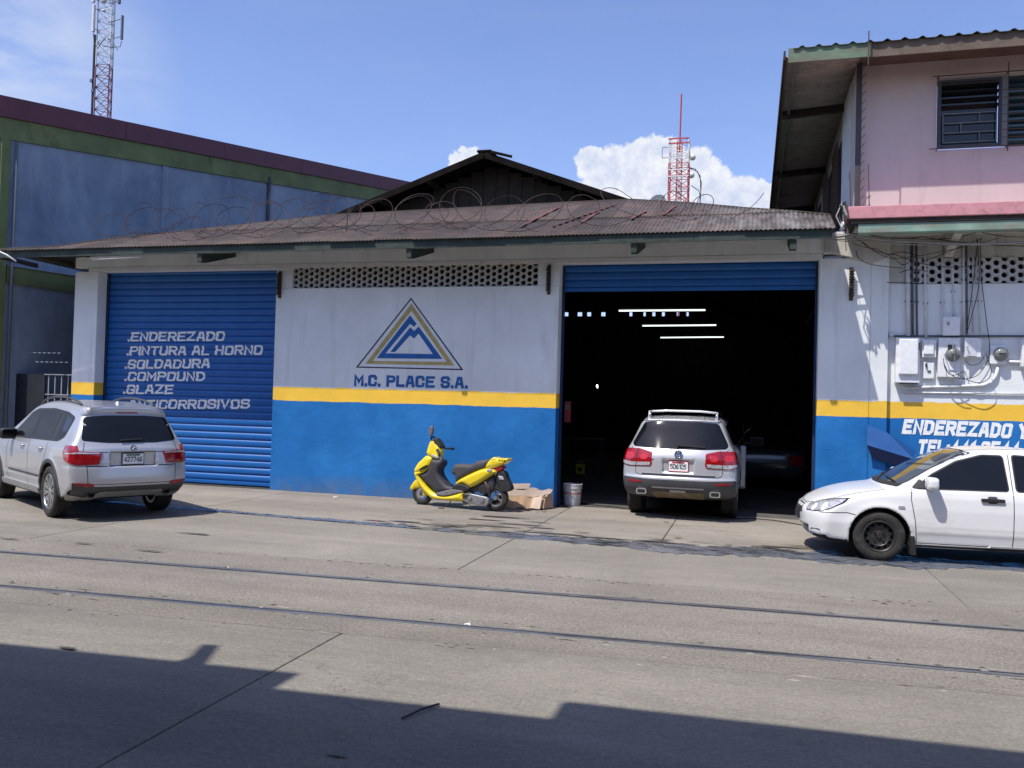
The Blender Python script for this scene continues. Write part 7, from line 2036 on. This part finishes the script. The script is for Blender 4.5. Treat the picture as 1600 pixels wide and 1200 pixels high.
    blob3('airbox', [(765, 640), (770, 600), (810, 585), (850, 600), (850, 640), (805, 655)], .05, .012, BLACKPL, yoff=-.07)
    MB().tube([q3(700, 730, .08), q3(800, 735, .13), q3(900, 690, .15)], .04, 10, rr=[.02, .045, .045]).build('exhaust', BLACKPL, S, local=True, smooth=True)
    MB().tube([q3(552, 712, -.12), q3(528, 745, -.20), q3(503, 772, -.26)], .010, 6).build('side_stand', BLACKPL, S, local=True)
    q_ = q3(503, 772, -.26); MB().box(q_.x - .035, q_.x + .02, -.285, -.24, .004, .014).build('stand_foot', BLACKPL, S, local=True)
    blob3('chin_belly', [(620, 640), (660, 640), (690, 650), (668, 720), (630, 718)], .10, .015, BLACKPL)
    return S
LEGM = mat('dark_grey_legshield', (.040, .038, .046), .6, var=.2, dirt=.15, dcol=(.10, .09, .08), ds=12)
MATM = mat('grey_floor_mat', (.16, .155, .16), .8, var=.2, vs=20)
PAINTGREY = mat('grey_plate', (.34, .34, .36), .6, var=.2, vs=30)
SCRIM = mat('dull_alloy', (.30, .29, .29), .4, .7, var=.15)
MIRB = mat('mirror_back_grey', (.16, .13, .14), .35)
ENGD = mat('dark_engine_metal', (.12, .115, .11), .5, .6, var=.3, vs=20)
scooter()

# ------------------------------------------------------------------ bucket, cardboard, things in the doorway
def pail(name, label, px, pyb, h, r, m, band=None, Yo=None, writing=True):
    p = at_z(px, pyb)
    t = thing(name, label, 'bucket', (p.x, p.y + r, 0))
    mb = MB(); mb.lathe([(0, .008), (r * .86, .0), (r * .88, .01), (r * .98, h * .78), (r * 1.0, h * .97), (r * .97, h * .975), (r * .94, h * .78), (r * .84, .02), (0, .018)], 36)
    mb.build('pail', m, t, local=True, angle=35)
    for z in (.97, .86, .80): MB().lathe([(r * .985 * (.9 + .1 * z), h * z - .009), (r * (1.065 if z > .9 else 1.045), h * z - .008), (r * (1.065 if z > .9 else 1.045), h * z + .006), (r * .98, h * z + .008)], 36).build('rim_ring', m, t, local=True, angle=40)
    MB().tube([(r * 1.05 * math.cos(a), -abs(r * 1.12 * math.sin(a)) if True else 0, h * .78 - .085 * math.sin(a)) for a in [math.pi * i / 14 for i in range(15)]], .004, 6).build('handle', GALV, t, local=True)
    if band:
        MB().lathe([(r * .958, h * .52), (r * .968, h * .60)], 36).build('red_band', band, t, local=True, smooth=True)
        mb = MB()
        for (a0, a1, z0, z1) in ((-2.15, -1.75, .2, .42), (-1.2, -.9, .25, .30), (-1.9, -1.2, .44, .47)):
            n = 5; rr0 = r * .93
            pts = [(rr0 * math.cos(a0 + (a1 - a0) * i / n) * (1 + .06 * z), rr0 * math.sin(a0 + (a1 - a0) * i / n) * (1 + .06 * z), h * z) for z in (z0, z1) for i in range(n + 1)]
            mb.add(pts, [(i, i + 1, n + 2 + i, n + 1 + i) for i in range(n)])
        mb.build('worn_print', mat('faded_print', (.40, .43, .55), .6), t, local=True, fixn=False)
    return t
pail('bucket', 'white plastic paint bucket with a faded red band at the left foot of the doorway', 891, 790, .385, .168, mat('white_pail', (.62, .61, .62), .45, var=.06, dirt=.2, dcol=(.35, .25, .2), ds=10), mat('faded_red', (.50, .16, .12), .6))
def cardboard():
    CB = mat('brown_cardboard', (.44, .29, .18), .85, var=.12, vs=4, dirt=.2, dcol=(.20, .12, .07), ds=6, bump=.1)
    CB2 = mat('grey_brown_cardboard', (.30, .235, .19), .9, var=.15)
    a = at_z(786, 792); t = thing('flattened_cardboard', 'crumpled flattened brown cardboard box behind the scooter against the blue wall', 'cardboard', (a.x, a.y, 0))
    def G(px, py, z): return at_z(px, py, z)
    # front flap standing up, torn lower edge, inside panel lying back, right flap folded
    def wav(P, Q, n, za, zb, dz, seedv):
        mb = MB(); P, Q = Vector(P), Vector(Q); rr_ = random.Random(seedv)
        for i in range(n + 1):
            q = P.lerp(Q, i / n); j = rr_.uniform(-.012, .012)
            mb.v.append((q.x, q.y + j, za + rr_.uniform(0, dz))); mb.v.append((q.x + .01, q.y + j + .05 + rr_.uniform(0, .02), zb + rr_.uniform(-.012, .012)))
        for i in range(n): mb.f.append((2 * i, 2 * i + 2, 2 * i + 3, 2 * i + 1)); mb.m.append(0)
        return mb
    x0, x1 = at_y(790, 760, 14.2).x, at_y(853, 760, 14.35).x
    o = wav((x0 - .15, 14.02, 0), (x1, 14.22, 0), 14, .01, .225, .03, 3).build('front_flap', CB, t); o.modifiers.new('t', 'SOLIDIFY').thickness = .006
    mb = MB(); rr_ = random.Random(9); nu, nv = 11, 7
    for i in range(nu + 1):
        for j in range(nv + 1):
            u, v = i / nu, j / nv
            xq = x0 - .12 + (x1 - x0 + .14) * u + .06 * v; yq = 14.09 + .19 * u * (1 - v) + v * .47
            zq = .222 + .075 * v - .06 * math.sin(math.pi * u) * math.sin(math.pi * v) + rr_.uniform(-.016, .016) + .03 * abs(math.sin(u * 7 + v * 4)) * v
            mb.v.append((xq, yq, zq))
    for i in range(nu):
        for j in range(nv): mb.f.append((i * (nv + 1) + j, (i + 1) * (nv + 1) + j, (i + 1) * (nv + 1) + j + 1, i * (nv + 1) + j + 1)); mb.m.append(0)
    o = mb.build('top_panel', CB2, t); o.modifiers.new('t', 'SOLIDIFY').thickness = .006
    o = MB().add([(x1, 14.22, .02), (x1 + .10, 14.52, .03), (x1 + .05, 14.58, .28), (x1 - .02, 14.28, .25)], [(0, 1, 2, 3)]).build('end_flap', CB, t); o.modifiers.new('t', 'SOLIDIFY').thickness = .006
    o = MB().add([(x0 - .02, 14.50, .30), (x0 + .33, 14.54, .31), (x0 + .34, 14.62, .40), (x0 - .0, 14.60, .38)], [(0, 1, 2, 3)]).build('back_flap', CB2, t); o.modifiers.new('t', 'SOLIDIFY').thickness = .006
    o = MB().add([(x1 - .22, 14.155, .03), (x1 - .05, 14.16, .02), (x1 - .03, 14.235, .24), (x1 - .19, 14.225, .20)], [(0, 1, 2, 3)]).build('torn_flap', mat('pale_cardboard', (.58, .46, .36), .85), t); o.modifiers.new('t', 'SOLIDIFY').thickness = .005
    sc_ = MB(); rr_ = random.Random(5)
    for i in range(16):
        cx, cy = x0 + rr_.uniform(-.1, .75), 13.93 + rr_.uniform(-.12, .12); l = rr_.uniform(.02, .09)
        sc_.add([(cx, cy, .008), (cx + l, cy + .01, .01), (cx + l * .8, cy + .03, .018), (cx - .01, cy + .02, .01)], [(0, 1, 2, 3)])
    o = sc_.build('torn_scraps', mat('damp_cardboard', (.20, .10, .06), .9), t); o.modifiers.new('t', 'SOLIDIFY').thickness = .002; o['kind'] = 'stuff'
cardboard()
# thin cable lying across the doorway
hz_ = [at_z(px, py, .008) for px, py in ((874, 776), (893, 785), (915, 787), (930, 789), (960, 792), (992, 797), (1050, 805), (1120, 811), (1175, 810), (1210, 813), (1252, 820), (1300, 822))]
MB().tube(hz_, .010, 6).build('floor_cable', CABLE, None, smooth=True, label='thin black cable lying on the ground across the workshop doorway', cat='cable')
# inside, left
q = at_y(888, 641, 15.9)
fx_ = thing('red_notice', 'dull red upright notice board just inside the left side of the doorway', 'sign', (q.x, 15.9, q.z - .3))
MB().box(q.x - .07, q.x + .05, 15.88, 15.9, at_y(886, 660, 15.9).z, at_y(886, 627, 15.9).z).build('board', mat('dull_red', (.30, .045, .05), .6), fx_)
MB().box(q.x - .055, q.x + .035, 15.875, 15.879, at_y(886, 640, 15.9).z, at_y(886, 632, 15.9).z).build('paper', mat('grey_paper', (.18, .15, .15), .8), fx_)
pz2 = at_z(907, 741)
yt = thing('oil_can', 'yellow square oil container on the floor inside the dark doorway', 'container', (pz2.x, pz2.y, 0))
mb = MB().box(-.12, .12, -.09, .09, 0, .27); mb.build('can', mat('yellow_can', (.62, .50, .03), .5, var=.1), yt, bevel=.03, local=True)
MB().box(-.05, .05, -.095, -.091, .08, .19).build('label_patch', BLACKPL, yt, local=True)
MB().tube([(-.05, 0, .27), (-.04, 0, .33), (.04, 0, .33), (.05, 0, .27)], .014, 6).build('handle', mat('yellow_can2', (.55, .44, .03), .5), yt, local=True)
wb = thing('workbench', 'dark steel workbench in the shade inside the doorway behind the oil container', 'workbench', (pz2.x - .1, pz2.y + 1.0, 0))
DS = mat('dark_steel', (.06, .065, .08), .5, .4)
MB().box(-.55, .55, -.35, .35, .84, .90).build('top', DS, wb, local=True, bevel=.006)
for x_ in (-.5, .5):
    for y_ in (-.3, .3): MB().box(x_ - .03, x_ + .03, y_ - .03, y_ + .03, 0, .839).build('leg', DS, wb, local=True)
MB().box(-.5, .5, -.28, .28, .25, .28).build('shelf', DS, wb, local=True)
if False: ty = thing('tyre', 'dark used tyre leaning on the inner wall left of the doorway', 'tyre', (-3.02, 15.5, .33), R(12))
if False: tm_ = MB(); tm_.lathe([(.19, -.09), (.25, -.105), (.32, -.09), (.335, 0), (.32, .09), (.25, .105), (.19, .09)], 36, 'x'); tm_.build('tread', RUBBER, ty, local=True, smooth=True)
